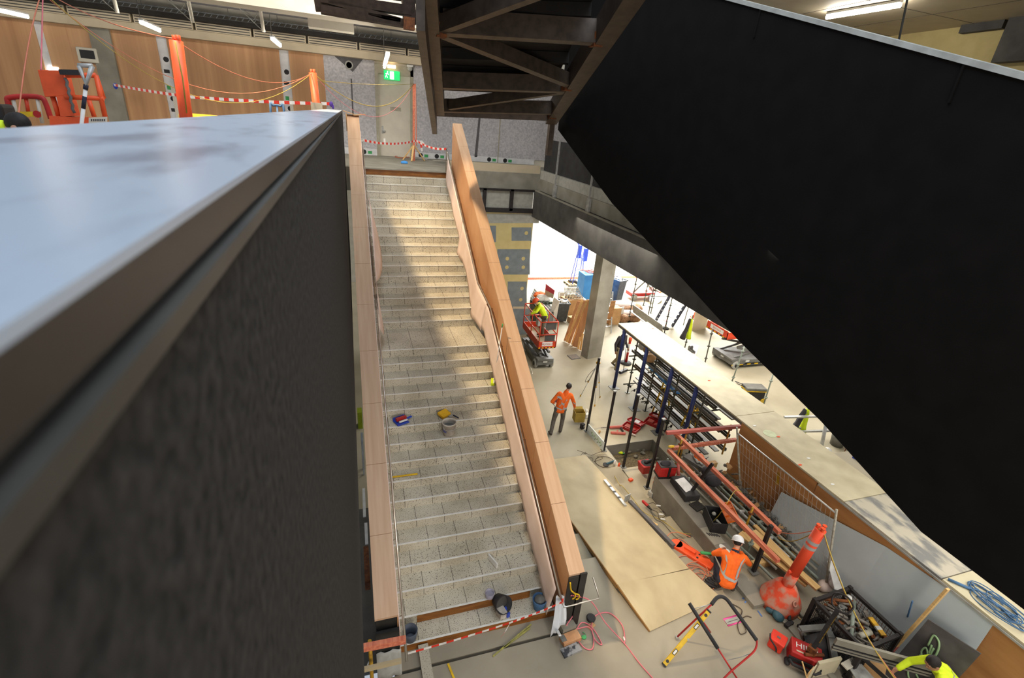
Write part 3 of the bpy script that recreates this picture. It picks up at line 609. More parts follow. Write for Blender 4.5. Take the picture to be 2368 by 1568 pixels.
for i in range(7):
    s = i / 6; y = 10.9 + 1.1 * s; rows.append([V((.5 + .13 * j / 4 * math.sin(PI * s), y, zt(y) - .5 - .9 * j / 4 * (.3 + .7 * math.sin(PI * s)))) for j in range(5)])
b.sheet(rows); o = one('builders_paper', b, M['drape'], 'small paper flap on the left handrail beside the landing', 'paper drape'); solidify(o, .004)
b = MB(); b.prism([(.395, y, z) for y, z in ((5.36, .1), (5.36, zt(5.36) - .42), (17.2, zt(17.2) - .42), (17.2, zt(17.2) - 1.1), (6.4, .1))], (.012, 0, 0)); one('builders_paper', b, M['drape'], 'long strip of paper taped along the left balustrade base', 'paper drape')
b = MB(); rows = []
for i in range(9):
    s = i / 8; rows.append([V((3.16 + .17 * j / 6 - .1 * s * (1 - j / 6) + .015 * math.sin(3 * j + 4 * s), 5.42 - .22 * s + .03 * math.sin(2.2 * j), .78 - .76 * s * (1 - .08 * j))) for j in range(7)])
b.sheet(rows); o = one('builders_paper', b, M['drape_w'], 'white paper sheet hanging to the floor at the foot of the right balustrade', 'paper drape'); solidify(o, .004)
b = MB(); rows = []
for i in range(7):
    s = i / 6; rows.append([V((.02 + .4 * j / 6 + .02 * math.sin(3 * j), 5.26 - .1 * s + .02 * math.sin(2 * j), .62 - .55 * s * (1 - .1 * j / 6))) for j in range(7)])
b.sheet(rows); o = one('builders_paper', b, M['lgrey'], 'grey paper sheet hanging at the foot of the left balustrade', 'paper drape'); solidify(o, .004)
# ================================================================== PEOPLE
def bake(mb, name, m, vox, parent, org, smooth=2):
    o = link(name + '_raw', mb, m, org)
    r = o.modifiers.new('r', 'REMESH'); r.mode = 'VOXEL'; r.voxel_size = vox; r.use_smooth_shade = True
    if smooth: s_ = o.modifiers.new('s', 'SMOOTH'); s_.factor = .5; s_.iterations = smooth
    dg = bpy.context.evaluated_depsgraph_get(); me = bpy.data.meshes.new_from_object(o.evaluated_get(dg))
    me.name = name; me.materials.clear(); me.materials.append(m); bpy.data.objects.remove(o)
    for p in me.polygons: p.use_smooth = True
    o = bpy.data.objects.new(name, me); COL.objects.link(o); o.parent = parent; return o
STAND = dict(pelvis=(0, 0, .95), chest=(0, .01, 1.28), neck=(0, 0, 1.48), head=(0, .03, 1.635),
 shL=(-.19, 0, 1.43), elL=(-.25, -.02, 1.15), wrL=(-.26, .08, .91), shR=(.19, 0, 1.43), elR=(.25, -.02, 1.15), wrR=(.26, .08, .91),
 hipL=(-.095, 0, .93), knL=(-.1, .03, .50), anL=(-.1, 0, .10), toeL=(-.12, .17, .04), hipR=(.095, 0, .93), knR=(.1, .03, .50), anR=(.1, 0, .10), toeR=(.12, .17, .04))
def person(label, loc, rotz, J=None, top='charcoal', legs='khaki', boots='boot', head='helmet', headmat='helm_w', look=(0, 1, -.1), hup=(0, 0, 1), skin='skin', sleeve=True, tape=False, handdir=None, collar=None, belt=None):
    j = {k: V(v) for k, v in STAND.items()}
    for k, v in (J or {}).items(): j[k] = V(v)
    T = Thing('person', label, 'person', loc, rotz, world=False); R = T.o; Z0 = V((0, 0, 0))
    across = (j['shR'] - j['shL']).normalized(); hipx = (j['hipR'] - j['hipL']).normalized(); spine = (j['chest'] - j['pelvis']).normalized()
    lk = V(look).normalized(); hu = V(hup); hx = lk.cross(hu).normalized(); hu = hx.cross(lk).normalized(); HM = Matrix((hx, lk, hu)).transposed()
    H = j['head']
    def hp(x, y, z): return H + HM @ V((x, y, z))
    def torso(mb, e, arms, rs):
        for s in (-1, 1):
            mb.caps(j['pelvis'] + hipx * s * .055, j['chest'] + across * s * .06, .10 + e, .115 + e)
            mb.caps(j['chest'] + across * s * .06, (j['shL'] if s < 0 else j['shR']) - across * s * .035, .11 + e, .06 + e)
        mb.caps(j['chest'], j['neck'], .10 + e, .055 + e)
        for s in 'LR':
            sh, el, wr = j['sh' + s], j['el' + s], j['wr' + s]; end = wr if arms == 2 else el
            mb.caps(sh, el, rs[0], rs[1])
            if arms == 2: mb.caps(el, wr - (wr - el) * .06, rs[1], rs[2])
    def legs_(mb, a, b_, c, stop=1.0):
        mb.caps(j['hipL'], j['hipR'], a * 1.15, a * 1.15); mb.caps((j['hipL'] + j['hipR']) / 2, j['pelvis'] + spine * .05, a * 1.1, a * 1.15)
        for s in (-1, 1): mb.caps((j['hipL'] if s < 0 else j['hipR']), j['pelvis'] + hipx * s * .06 + spine * .05, a * 1.12, a)
        for s in 'LR': mb.caps(j['hip' + s], j['kn' + s], a, b_); mb.caps(j['kn' + s], j['kn' + s].lerp(j['an' + s], stop), b_, c)
    # body
    b = MB(); torso(b, -.02, 2, (.052, .043, .03)); legs_(b, .08, .056, .04)
    b.caps(j['neck'], H - hu * .06, .055, .052); b.ell(H + hu * .015, (.076, .096, .105), 16, 12, HM); b.ell(hp(0, .03, -.055), (.058, .062, .06), 14, 10, HM)
    b.caps(hp(0, .088, .0), hp(0, .108, -.028), .012, .016); b.ell(hp(0, .092, -.062), (.026, .012, .012), 10, 7, HM); b.ell(hp(0, .082, .03), (.06, .02, .014), 12, 6, HM)
    for s in (-1, 1): b.ell(hp(s * .08, -.005, -.005), (.012, .022, .032), 10, 7, HM)
    for s in 'LR':
        el, wr = j['el' + s], j['wr' + s]; d = V((handdir or {}).get(s, tuple(wr - el))).normalized(); sg = -1 if s == 'L' else 1
        n = V((-sg, 0, 0)); n = (n - d * n.dot(d)); n = n.normalized() if n.length > .1 else d.orthogonal().normalized(); w_ = d.cross(n).normalized()
        b.caps(wr, wr + d * .03, .026, .024)
        for q in (-.027, -.009, .009, .027): b.caps(wr + d * .02 + w_ * q * .8, wr + d * .085 + w_ * q, .016, .0125)
        for q, L in ((-.029, .058), (-.0095, .07), (.0095, .075), (.029, .068)):
            k0 = wr + d * .088 + w_ * q; k1 = k0 + (d * .85 + n * .35) * L * .55; b.caps(k0, k1, .0098, .0092); b.caps(k1, k1 + (d * .45 + n * .85) * L * .5, .0092, .008)
        k0 = wr + d * .035 + w_ * .034; k1 = k0 + (d * .5 + w_ * .65 + n * .3) * .045; b.caps(k0, k1, .0115, .0105); b.caps(k1, k1 + (d * .8 + n * .5) * .035, .0105, .0085)
    bake(b, 'body', M[skin], .0075, R, Z0)
    b = MB()
    for s in (-1, 1): b.ell(hp(s * .03, .0905, .012), (.011, .007, .008), 8, 6, HM)
    T.part('eyes', b, M['blackp'])
    # clothes
    b = MB(); torso(b, .022, 2 if sleeve else 1, (.068, .058, .046))
    b.caps(j['pelvis'] - hipx * .05 - spine * .04, j['pelvis'] + hipx * .05 - spine * .04, .118, .118)
    jk = bake(b, 'jacket', M[top], .011, R, Z0)
    b = MB(); legs_(b, .097, .074, .062, .96); bake(b, 'trousers', M[legs], .012, R, Z0)
    b = MB()
    for s in 'LR':
        an, to = j['an' + s], j['toe' + s]; sole = min(an.z, to.z); b.caps(an - (to - an).normalized() * .03 - V((0, 0, .02)), to, .05, .042); b.caps(an, an + (j['kn' + s] - an) * .22, .056, .056)
    bake(b, 'boots', M[boots], .011, R, Z0)
    if collar: b = MB(); b.lathe([(.075, -.03), (.078, .0), (.07, .03), (.062, .03)], j['neck'] + hu * .0, 14, HM, cap=False); T.part('collar', b, M[collar])
    if belt: b = MB(); b.lathe([(.175, -.03), (.178, .03)], (0, 0, 0), 18, cap=False); b.v = [j['pelvis'] + V((p.x, p.y * .78, p.z)) for p in b.v]; b.box(j['pelvis'] + V((.17, .02, -.06)), (.06, .1, .16)); b.box(j['pelvis'] + V((-.17, .02, -.06)), (.06, .1, .16)); T.part('tool_belt', b, M[belt])
    if head == 'helmet':
        b = MB(); prof = [(.128, -.012), (.126, .02), (.112, .065), (.08, .098), (.04, .115), (.0, .12)]
        b.lathe(prof, (0, 0, 0), 20); b.lathe([(.138, -.018), (.142, -.012), (.128, -.004)], (0, 0, 0), 20); b.v = [hp(p.x * .92, p.y * 1.12 - .005 + (.03 if p.z < -.002 and p.y > .1 else 0), p.z + .04) for p in b.v]
        hm = T.part('helmet', b, M[headmat])
        b = MB()
        for a in range(-4, 5): b.caps(hp(0, .13 * math.sin(a * .3), .055 + .105 * math.cos(a * .3)), hp(0, .13 * math.sin(a * .3 + .3), .055 + .105 * math.cos(a * .3 + .3)), .009, .009, 6)
        T.part('ridge', b, M[headmat], hm)
        b = MB(); b.ell(hp(0, -.015, .01), (.081, .094, .08), 14, 10, HM); T.part('hair', b, M['hair'])
    else:
        b = MB(); b.ell(hp(0, -.014, .03), (.086, .102, .106), 18, 12, HM)
        if head == 'beanie': b.lathe([(.088, -.02), (.094, 0), (.09, .03)], (0, 0, 0), 18, cap=False); 
        if head == 'beanie': b.v[-54:] = [hp(p.x, p.y * 1.12 - .012, p.z + .02) for p in b.v[-54:]]
        T.part('beanie' if head == 'beanie' else 'hair', b, M['blackst'] if head == 'beanie' else M['hair'])
    if tape:
        me = jk.data; bvh = BVHTree.FromPolygons([v.co for v in me.vertices], [tuple(p.vertices) for p in me.polygons])
        for pts, wv in tape:
            pts = [V(p) for p in pts]; q = []
            for a, c in zip(pts, pts[1:]): q += [a.lerp(c, i / 6) for i in range(6)]
            q.append(pts[-1]); b = MB(); rows = []
            for i, p in enumerate(q):
                tdir = (q[min(i + 1, len(q) - 1)] - q[max(i - 1, 0)]).normalized(); hit = bvh.find_nearest(p); nn = hit[1]; sd = tdir.cross(nn).normalized() * wv / 2; row = []
                for s in (-1, 0, 1):
                    h2 = bvh.find_nearest(p + sd * s); row.append(h2[0] + h2[1] * .006)
                rows.append(row)
            b.sheet(rows); T.part('reflective_strip', b, M['tape'], jk)
    return T, j, hp
# worker walking with a box, seen from behind
Pf = F(1288, 1005)
person('person in orange high visibility jacket and black beanie walking with a small cardboard box', Pf, -.35, dict(pelvis=(0, 0, 1.0), chest=(.07, .1, 1.33), neck=(.13, .16, 1.54), head=(.19, .22, 1.70),
  shL=(-.11, .06, 1.50), shR=(.29, .14, 1.44), elL=(-.3, -.02, 1.24), wrL=(-.24, .2, 1.08), elR=(.42, .18, 1.15), wrR=(.48, .32, .92), hipL=(-.1, 0, .98), hipR=(.09, 0, .98), knL=(-.16, .08, .53), anL=(-.22, -.12, .11), toeL=(-.26, .05, .045), knR=(.13, .16, .55), anR=(.1, .1, .10), toeR=(.12, .28, .04)),
  'hivis', 'taupe', 'boot', 'beanie', look=(.35, .9, -.25), tape=[([(-.12, -.3, 1.5), (.05, -.3, 1.3), (.16, -.3, 1.12)], .05), ([(.28, -.3, 1.46), (.08, -.3, 1.27), (-.14, -.3, 1.2)], .05), ([(-.3, -.12, 1.1), (0, -.3, 1.08), (.26, -.05, 1.06), (.22, .3, 1.08), (0, .35, 1.08)], .05), ([(-.14, .3, 1.5), (-.1, .4, 1.2), (-.08, .3, 1.06)], .05), ([(.36, .05, 1.2), (.5, .1, 1.12), (.5, .3, 1.1)], .045)])
# man with white helmet and broom
Pb = F(1425, 852)
person('person in charcoal top, khaki trousers and white helmet walking past a blue post', Pb, PI + .35, dict(pelvis=(0, 0, .98), chest=(0, .02, 1.32), neck=(0, .03, 1.53), head=(-.02, .08, 1.68), shL=(-.21, .02, 1.48), shR=(.21, .02, 1.48), elR=(.33, .0, 1.2), wrR=(.36, .08, .93), elL=(-.27, .02, 1.2), wrL=(-.25, .2, 1.0), hipL=(-.1, 0, .97), hipR=(.1, 0, .97), knR=(.17, .12, .53), anR=(.24, .16, .1), toeR=(.27, .34, .05), knL=(-.08, -.02, .53), anL=(-.06, -.28, .12), toeL=(-.07, -.12, .05)),
  'charcoal', 'khaki', 'boot', 'helmet', 'helm_w', look=(.35, 1, -.3), skin='skin_d', belt='blackst')
# worker on the lift
person('person in lime high visibility shirt and orange helmet leaning on the near scissor lift rail', (7.45, 17.5, .32), PI / 2 - .2, dict(pelvis=(0, -.02, .96), chest=(.02, .16, 1.26), neck=(.02, .3, 1.42), head=(.02, .40, 1.55), shL=(-.17, .26, 1.39), shR=(.21, .24, 1.39), elR=(.27, .34, 1.12), wrR=(.2, .5, 1.0), elL=(-.27, .4, 1.2), wrL=(-.2, .58, 1.09)),
  'lime', 'olive', 'boot', 'helmet', 'helm_o', look=(-.1, .8, -.55), hup=(0, .4, 1), collar='charcoal', belt='dark')
# crouching worker in the foreground
person('person in orange jacket and white helmet crouching at the steel posts, seen from behind', N(1672, 1368), -.55, dict(pelvis=(0, -.02, .34), chest=(.03, .16, .68), neck=(.07, .29, .86), head=(.10, .40, .99), shL=(-.17, .2, .82), shR=(.26, .24, .79), elL=(-.27, .38, .58), wrL=(-.1, .58, .54), elR=(.43, .37, .55), wrR=(.3, .6, .58),
  hipL=(-.1, 0, .32), hipR=(.1, 0, .32), knL=(-.17, .42, .46), anL=(-.15, .1, .10), toeL=(-.17, .27, .045), knR=(.2, .42, .42), anR=(.17, .06, .11), toeR=(.2, .23, .045)),
  'hivis', 'navy', 'boot', 'helmet', 'helm_w', look=(.35, .8, -.75), hup=(0, .6, 1), collar='navy', tape=[([(-.16, .0, .95), (-.17, -.1, .72), (-.18, -.1, .56)], .05), ([(.26, .1, .9), (.2, -.08, .7), (.16, -.14, .52)], .05), ([(-.35, .15, .55), (-.1, -.2, .54), (.14, -.2, .48), (.3, .1, .45)], .055)])
# cropped figure at the lower right corner
HP_ = F(2158, 1534, 1.36); RZ_ = 1.0; hl = Matrix.Rotation(RZ_, 3, 'Z') @ V((-.02, .16, 0))
person('person with cropped dark hair in lime high visibility shirt bending at the bottom right corner', (HP_.x - hl.x, HP_.y - hl.y, 0), RZ_, dict(pelvis=(.1, -.35, .9), chest=(.04, -.1, 1.12), neck=(0, .06, 1.25), head=(-.02, .16, 1.36), shL=(-.16, .03, 1.2), shR=(.2, .03, 1.2), elL=(-.24, .2, .95), wrL=(-.15, .36, .8), elR=(.28, .2, .95), wrR=(.2, .36, .8), hipL=(0, -.35, .88), hipR=(.2, -.35, .88), knL=(0, -.2, .48), anL=(0, -.3, .1), toeL=(0, -.13, .04), knR=(.2, -.2, .48), anR=(.2, -.3, .1), toeR=(.2, -.13, .04)),
  'lime', 'navy', 'boot', 'hair', look=(-.2, .8, -.6), hup=(0, .6, 1), skin='skin_d', tape=[([(-.14, -.2, 1.35), (.05, -.25, 1.3), (.25, -.15, 1.2)], .03)])
# helmeted person behind the deck
PH = F(1912, 1042, 1.0)
person('person in grey shirt and white helmet half hidden behind the cream deck', (PH.x, PH.y, ZF), 2.2, {}, 'lgrey', 'navy', 'boot', 'helmet', 'helm_w', look=(.2, .8, -.4), hup=(0, .4, 1))
# worker on the upper floor at the far left edge
PU = ony(2, 296, 6.5); PH2 = ony(42, 293, 6.5); hx_ = PH2.x - PU.x; hz_ = PH2.z - ZU; cz_ = PU.z - ZU
person('person with dark hair and lime vest crouching on the upper floor at the left edge', (PU.x, 6.5, ZU), 0, dict(pelvis=(-.5, 0, cz_ - .32), chest=(-.12, 0, cz_ - .1), neck=(hx_ - .14, 0, hz_ - .02), head=(hx_, 0, hz_ + .0), shL=(-.05, .19, cz_ - .06), shR=(-.05, -.19, cz_ - .06), elL=(.05, .25, cz_ - .35), elR=(.05, -.25, cz_ - .35), wrL=(.2, .2, cz_ - .55), wrR=(.2, -.2, cz_ - .55), hipL=(-.5, .1, cz_ - .34), hipR=(-.5, -.1, cz_ - .34), knL=(-.45, .12, .5), knR=(-.45, -.12, .5), anL=(-.55, .12, .1), anR=(-.55, -.12, .1), toeL=(-.38, .14, .04), toeR=(-.38, -.14, .04)), 'lime', 'navy', 'boot', 'hair', look=(.8, .1, -.6), hup=(.6, 0, .8))
# ================================================================== FAR HALL
def post(nm, lab, cat, P, top, w, m, group=None, plate=True, square=True, lean=None, cap=None):
    Q = V(lean) if lean else V((P.x, P.y, top)); t = Thing(nm, lab, cat, P, group=group); b = MB()
    if square: b.beam(P, Q, w, w, (0, 1, 0))
    else: b.tube([P, Q], w / 2, 12)
    t.part('shaft', b, m)
    if plate: b = MB(); b.box(P + V((0, 0, .008)), (w * 2.6, w * 2.6, .016)); t.part('base_plate', b, M['grey'])
    if cap: b = MB(); b.box(Q + V((0, 0, .005)), (w * 1.5, w * 1.2, .03)); t.part('cap_plate', b, cap)
    return t
# concrete column
P = F(1358, 831); b = MB(); a = V((P.x, P.y)); q1 = F(1343, 822); q2 = F(1389, 825)
e1 = V((q1.x - P.x, q1.y - P.y, 0)); e2 = V((q2.x - P.x, q2.y - P.y, 0))
b.prism([P, P + e2, P + e1 + e2, P + e1], (0, 0, 5.44)); one('concrete_column', b, M['conc'], 'square grey concrete column with timber boards leaning on it', 'column')
# boards leaning on the column
ends = [((1306, 789), (1338, 697)), ((1311, 792), (1346, 696)), ((1316, 795), (1352, 695)), ((1323, 798), (1357, 694)), ((1330, 803), (1366, 694))]
labs = ['leftmost', 'second from left', 'third from left', 'fourth from left', 'rightmost and widest']
for i, (lo, hi) in enumerate(ends):
    A = F(*lo); zz = 1.75; B = F(*hi, zz); w = .3 if i == 4 else .11; b = MB(); b.beam(A + V((0, 0, .03)), B, w, .05, (.3, .9, .3)); one('timber_board', b, M['timber_b'] if i % 2 == 0 else M['pine'], f'brown timber board leaning on the column, {labs[i]} of the long ones', 'board', 'boards leaning on the column')
for i in range(3):
    A = F(1337 + 5 * i, 808 + 3 * i); b = MB(); b.beam(A + V((0, 0, .02)), A + V((.08, .16, .78)), .09, .03, (.3, .9, 0)); one('timber_board', b, M['pine'], f'short pale timber offcut at the foot of the column, {["left", "middle", "right"][i]} of three', 'board', 'short offcuts by the column')
b = MB(); b.beam(F(1408, 748), F(1418, 697, 1.6), .22, .04, (.3, .9, .2)); one('timber_board', b, M['ply_red'], 'brown board leaning on the right side of the column by the ladder', 'board')
P = F(1327, 826); b = MB(); b.box(P + V((0, 0, .012)), (.46, .42, .024), rot=.1); b.cur = 1; b.box(P + V((0, 0, .026)), (.4, .36, .006), rot=.1); one('floor_cover', b, [M['grey'], M['bronze']], 'small grey cover plate on the floor left of the column', 'cover plate')
# scissor lifts
def scissor_lift(lab, loc, rotz, L, W, zp, railh, sign, mb_='grey', full=True, ext=0):
    t = Thing('scissor_lift', lab, 'scissor lift', loc, rotz, world=False); h = W / 2
    b = MB(); b.box((0, 0, .3), (W, L, .24)); b.box((0, -L / 2 + .12, .42), (W * .96, .3, .1)); b.box((0, L / 2 - .12, .42), (W * .96, .3, .1)); b.box((h - .05, 0, .2), (.1, L * .5, .14)); b.box((-h + .05, 0, .2), (.1, L * .5, .14)); ch = t.part('chassis', b, M[mb_], bevel=.015)
    b = MB()
    for k in range(12): b.cur = k % 2; b.box((h + .004, -L / 2 + .1 + k * (L - .2) / 12, .2), (.008, (L - .2) / 12, .05))
    t.part('hazard_stripe', b, [M['yellow'], M['dark']], ch)
    b = MB(); b.box((0, -L / 2 - .006, .34), (.18, .01, .07)); b.box((h + .006, -L * .2, .36), (.01, .2, .07)); t.part('decal', b, M['white'], ch)
    for sx in (-1, 1):
        for sy in (-1, 1):
            b = MB(); Mx = Matrix.Rotation(PI / 2, 3, 'Y'); b.lathe([(.1, -.06), (.17, -.06), (.19, -.04), (.19, .04), (.17, .06), (.1, .06)], (sx * (h - .02), sy * (L / 2 - .22), .19), 18, Mx); w = t.part('wheel', b, M['lgrey'])
            b = MB(); b.lathe([(.03, -.075), (.09, -.075), (.09, .075), (.03, .075)], (sx * (h - .02), sy * (L / 2 - .22), .19), 12, Mx); t.part('hub', b, M['dark'], w)
    z0, z1 = .45, zp - .06; n = 2; dz = (z1 - z0) / n
    for s in (-1, 1):
        for k in range(n):
            for d in (-1, 1): b = MB(); b.beam((s * (h - .16 - (.05 if d > 0 else 0)), -d * L * .42, z0 + dz * k), (s * (h - .16 - (.05 if d > 0 else 0)), d * L * .42, z0 + dz * (k + 1)), .05, .1); t.part('scissor_arm', b, M[mb_])
    L0 = L; b = MB(); b.box((0, -ext / 2, zp - .03), (W, L + ext, .06)); b.cur = 1; b.box((0, -ext / 2, zp + .004), (W - .06, L + ext - .06, .008)); t.part('platform', b, [M['orange_l'], M['deck']])
    for k, (c, d) in enumerate((((0, -L / 2 - ext + .012, zp + .12), (W, .024, .26 + .1 * bool(ext))), ((0, L / 2 - .012, zp + .12), (W, .024, .26)), ((h - .012, -ext / 2, zp + .12), (.024, L + ext, .26)), ((-h + .012, -ext / 2, zp + .12), (.024, L + ext, .26)))):
        b = MB(); b.box(c, d); bo = t.part('toe_board', b, M['orange_l'])
        if k == sign:
            o0 = V(c) + (V((0, -.014, .02)) if sign == 0 else V((.014, 0, .02))); ux = (1, 0, 0) if sign == 0 else (0, 1, 0)
            wd = W if sign == 0 else L * .5
            b = MB(); 
            if sign == 0: b.box(o0, (wd * .62, .006, .18))
            else: b.box(o0, (.006, wd * .62, .18))
            sg = t.part('sign', b, M['white'], bo)
            b = MB(); b.text('Skyreach', o0 + V((0, 0, .01)), ux, (0, 0, 1), .15, .006); t.part('lettering', b, M['red'], bo)
            b = MB()
            for q in range(10):
                b.cur = q % 2
                if sign == 0: b.box((-W / 2 + W * (q + .5) / 10, -L / 2 - ext - .004, zp - .02), (W / 10, .012, .04))
            if sign == 0: t.part('hazard_stripe', b, [M['yellow'], M['dark']], bo)
    if full:
        r = .022; zt_ = zp + railh
        for sx in (-1, 1):
            for y in (-L / 2, 0, L / 2): b = MB(); b.tube([(sx * h, y, zp), (sx * h, y, zt_)], r, 8); t.part('guardrail_post', b, M['orange_l'])
            for z in (zp + railh * .5, zt_): b = MB(); b.tube([(sx * h, -L / 2, z), (sx * h, L / 2, z)], r, 8); t.part('guardrail', b, M['orange_l'])
        for y in (-L / 2, L / 2):
            for z in (zp + railh * .5, zt_): b = MB(); b.tube([(-h, y, z), (h, y, z)], r, 8); t.part('guardrail', b, M['orange_l'])
        for z in (zp + railh * .84, zp + railh * .38): b = MB(); b.box((W * .12, -L / 2 + .03, z), (W * .58, .02, railh * .3)); t.part('infill_panel', b, M['conc_dk'])
        b = MB(); b.box((-h + .14, -L * .2, zp + railh * .78), (.16, .26, .3)); t.part('control_box', b, M['lgrey'], bevel=.02)
    return t
scissor_lift('orange scissor lift with a worker in its basket beside the plaster wall', (7.32, 17.55, ZF), -.03, 2.15, .74, 1.0, 1.1, 0)
scissor_lift('orange and grey scissor lift partly hidden by the black stair side', (17.0, 15.85, ZF), -PI / 2, 2.7, 1.35, 1.55, 1.0, 0, full=False, ext=.7)
b = MB()
for k in range(9): a = F(1222 + k * 2.4, 795 - (k % 3) * 4); b.ell(a + V((0, 0, .22)), (.12, .1, .05))
one('plastic_wrap', b, M['white'], 'crumpled white plastic beside the near scissor lift', 'plastic wrap')
P = F(1226, 862); b = MB(); b.tube([P + V((-.25, -.1, .3)), P + V((0, .1, .28)), P + V((.1, 0, 0)), P + V((.04, -.12, 0))], .018, 6); one('bent_pipe', b, M['inox'], 'bent metal pipe end showing beside the right balustrade near the lift', 'pipe')
# wheelie bins
def bin_(lab, loc, rotz, m, w=.62, d=.72, h=1.05):
    t = Thing('wheelie_bin', lab, 'bin', loc, rotz, world=False); b = MB()
    b.hexa([(-w * .38, -d * .36, .06), (w * .38, -d * .36, .06), (w * .38, d * .36, .06), (-w * .38, d * .36, .06), (-w * .48, -d * .48, h), (w * .48, -d * .48, h), (w * .48, d * .48, h), (-w * .48, d * .48, h)]); t.part('body', b, m, bevel=.03)
    b = MB(); 
    for c, q in (((0, -d * .49, h), (w + .05, .05, .07)), ((0, d * .49, h), (w + .05, .05, .07)), ((-w * .49, 0, h), (.05, d, .07)), ((w * .49, 0, h), (.05, d, .07))): b.box(c, q)
    t.part('rim', b, m); b = MB(); b.tube([(-w * .4, d * .5, h - .03), (-w * .4, d * .58, h - .03), (w * .4, d * .58, h - .03), (w * .4, d * .5, h - .03)], .02, 8); t.part('handle', b, m)
    for s in (-1, 1): b = MB(); b.lathe([(.1, -.03), (.1, .03)], (s * w * .42, d * .34, .1), 16, Matrix.Rotation(PI / 2, 3, 'Y')); t.part('wheel', b, M['lgrey'])
    b = MB()
    for i in range(6): b.box((random.uniform(-.15, .15), random.uniform(-.2, .2), h + .03), (.3, .12, .05), M=Matrix.Rotation(random.uniform(-.6, .6), 3, 'X') @ Matrix.Rotation(random.uniform(0, 3), 3, 'Z'))
    t.part('rubbish', b, M['white'])
bin_('charcoal wheelie bin full of offcuts left of the leaning boards', F(1296, 742), -.15, M['bin_d']); bin_('slate blue wheelie bin right of the column by the back wall', F(1422, 694), .35, M['bin'], .68, .85, 1.3)
# things by the white back wall
A, B = F(1344, 705), F(1388, 700); b = MB(); top = 1.15
b.prism([V((A.x, A.y, ZF)), V((B.x + .4, B.y - .1, ZF)), V((B.x + .4, B.y + .8, ZF)), V((A.x, A.y + .9, ZF))], (0, 0, 1.75)); one('blue_crate', b, M['blue'], 'tall bright blue crate behind the column', 'crate', bevel=.02)
random.seed(3); b = MB()
for i in range(9): c = V((A.x + random.uniform(.2, 1), A.y + random.uniform(.1, .8), 1.1)); b.tube([c + V((.22 * math.cos(k * .8), .22 * math.sin(k * .8), .012 * k)) for k in range(9)], .02, 5)
one('cable_heap', b, M['rose'], 'heap of reddish cables on the blue crate', 'cables')
P = F(1332, 660); t = Thing('materials_hoist', 'blue lattice hoist standing on the pallet by the white wall', 'hoist', P + V((0, 0, .14)))
for sx in (-.28, .28):
    for sy in (-.2, .2): b = MB(); b.tube([P + V((sx * 1.3, sy, .14)), P + V((sx * .6, sy * .6, 2.0))], .025, 6); t.part('leg', b, M['cobalt'])
for k in range(5): b = MB(); z = .4 + .33 * k; s = 1.2 - .15 * k; b.tube([P + V((-.28 * s, -.2, z)), P + V((.28 * s, -.2, z + .16))], .016, 5); t.part('lattice_bar', b, M['cobalt'])
b = MB(); b.box(P + V((-.08, 0, 2.2)), (.2, .2, .8)); b.box(P + V((.36, 0, 2.0)), (.24, .2, .8)); b.beam(P + V((-.15, 0, 2.6)), P + V((-.6, 0, 3.1)), .06, .06); t.part('housing', b, M['cobalt'])
b = MB(); b.tube([P + V((.3, 0, .2)), P + V((.36, 0, 4.0))], .03, 6); t.part('mast', b, M['lgrey'])
P = F(1328, 658); t = Thing('pallet', 'timber pallet under the blue hoist', 'pallet', P)
for i in range(6): b = MB(); b.box(P + V((-.5 + .2 * i, 0, .12)), (.13, 1.0, .025)); t.part('slat', b, M['pine'])
for y in (-.42, 0, .42): b = MB(); b.box(P + V((0, y, .05)), (1.15, .1, .1)); t.part('bearer', b, M['grey'])
b = MB(); b.box(P + V((-.1, .1, .2)), (.5, .3, .1)); b.ell(P + V((.2, -.2, .2)), (.25, .12, .08)); one('tool_bundle', b, M['dark'], 'dark bundle of tools lying on the pallet', 'tools')
# crates, bags, sheets by the left of the back area
P = F(1318, 722); b = MB(); b.box(P + V((0, 0, .42)), (.95, .8, .84), rot=.25); one('cardboard_box', b, M['card'], 'big open cardboard box wrapped in mesh behind the charcoal bin', 'box')
t = Thing('mesh_roll', 'pile of dotted wire mesh panels on the big cardboard box', 'mesh', P + V((0, 0, .86)))
for k in range(2):
    b = MB()
    for i in range(12): b.tube([P + V((-.5 + .09 * i, -.35 + .1 * k, .9)), P + V((-.4 + .07 * i, .25, 1.3 + .1 * k))], .015, 4); 
    for i in range(8): b.tube([P + V((-.5 + .02 * i, -.35 + .08 * i, .92 + .055 * i)), P + V((.5 - .02 * i, -.35 + .08 * i, .92 + .055 * i))], .013, 4)
    t.part('panel', b, M['mesh'])
b = MB(); rows = [[P + V((.25 + .16 * j, -.15 + .18 * i + .04 * math.sin(3 * j), 1.05 - .1 * j + .06 * math.sin(2 * i + j))) for j in range(6)] for i in range(6)]; b.sheet(rows); o = one('plastic_film', b, M['film'], 'cloudy plastic film draped between the cardboard box and the blue crate', 'plastic'); solidify(o, .004)
P = F(1338, 746); b = MB(); b.box(P + V((0, 0, .15)), (1.0, .7, .3), rot=.2); one('cardboard_box', b, M['card'], 'flattened low cardboard box left of the leaning boards', 'box')
A = F(1296, 744) + V((-.5, .2, 0)); B0, B1, B2, B3 = F(1265, 748), F(1286, 742), F(1294, 697, .9), F(1281, 687, 1.1); b = MB(); b.prism([B0, B1, B2, B3], (.02, .05, .02)); one('white_board', b, M['white'], 'plain white board leaning behind the basket of the near lift', 'board')
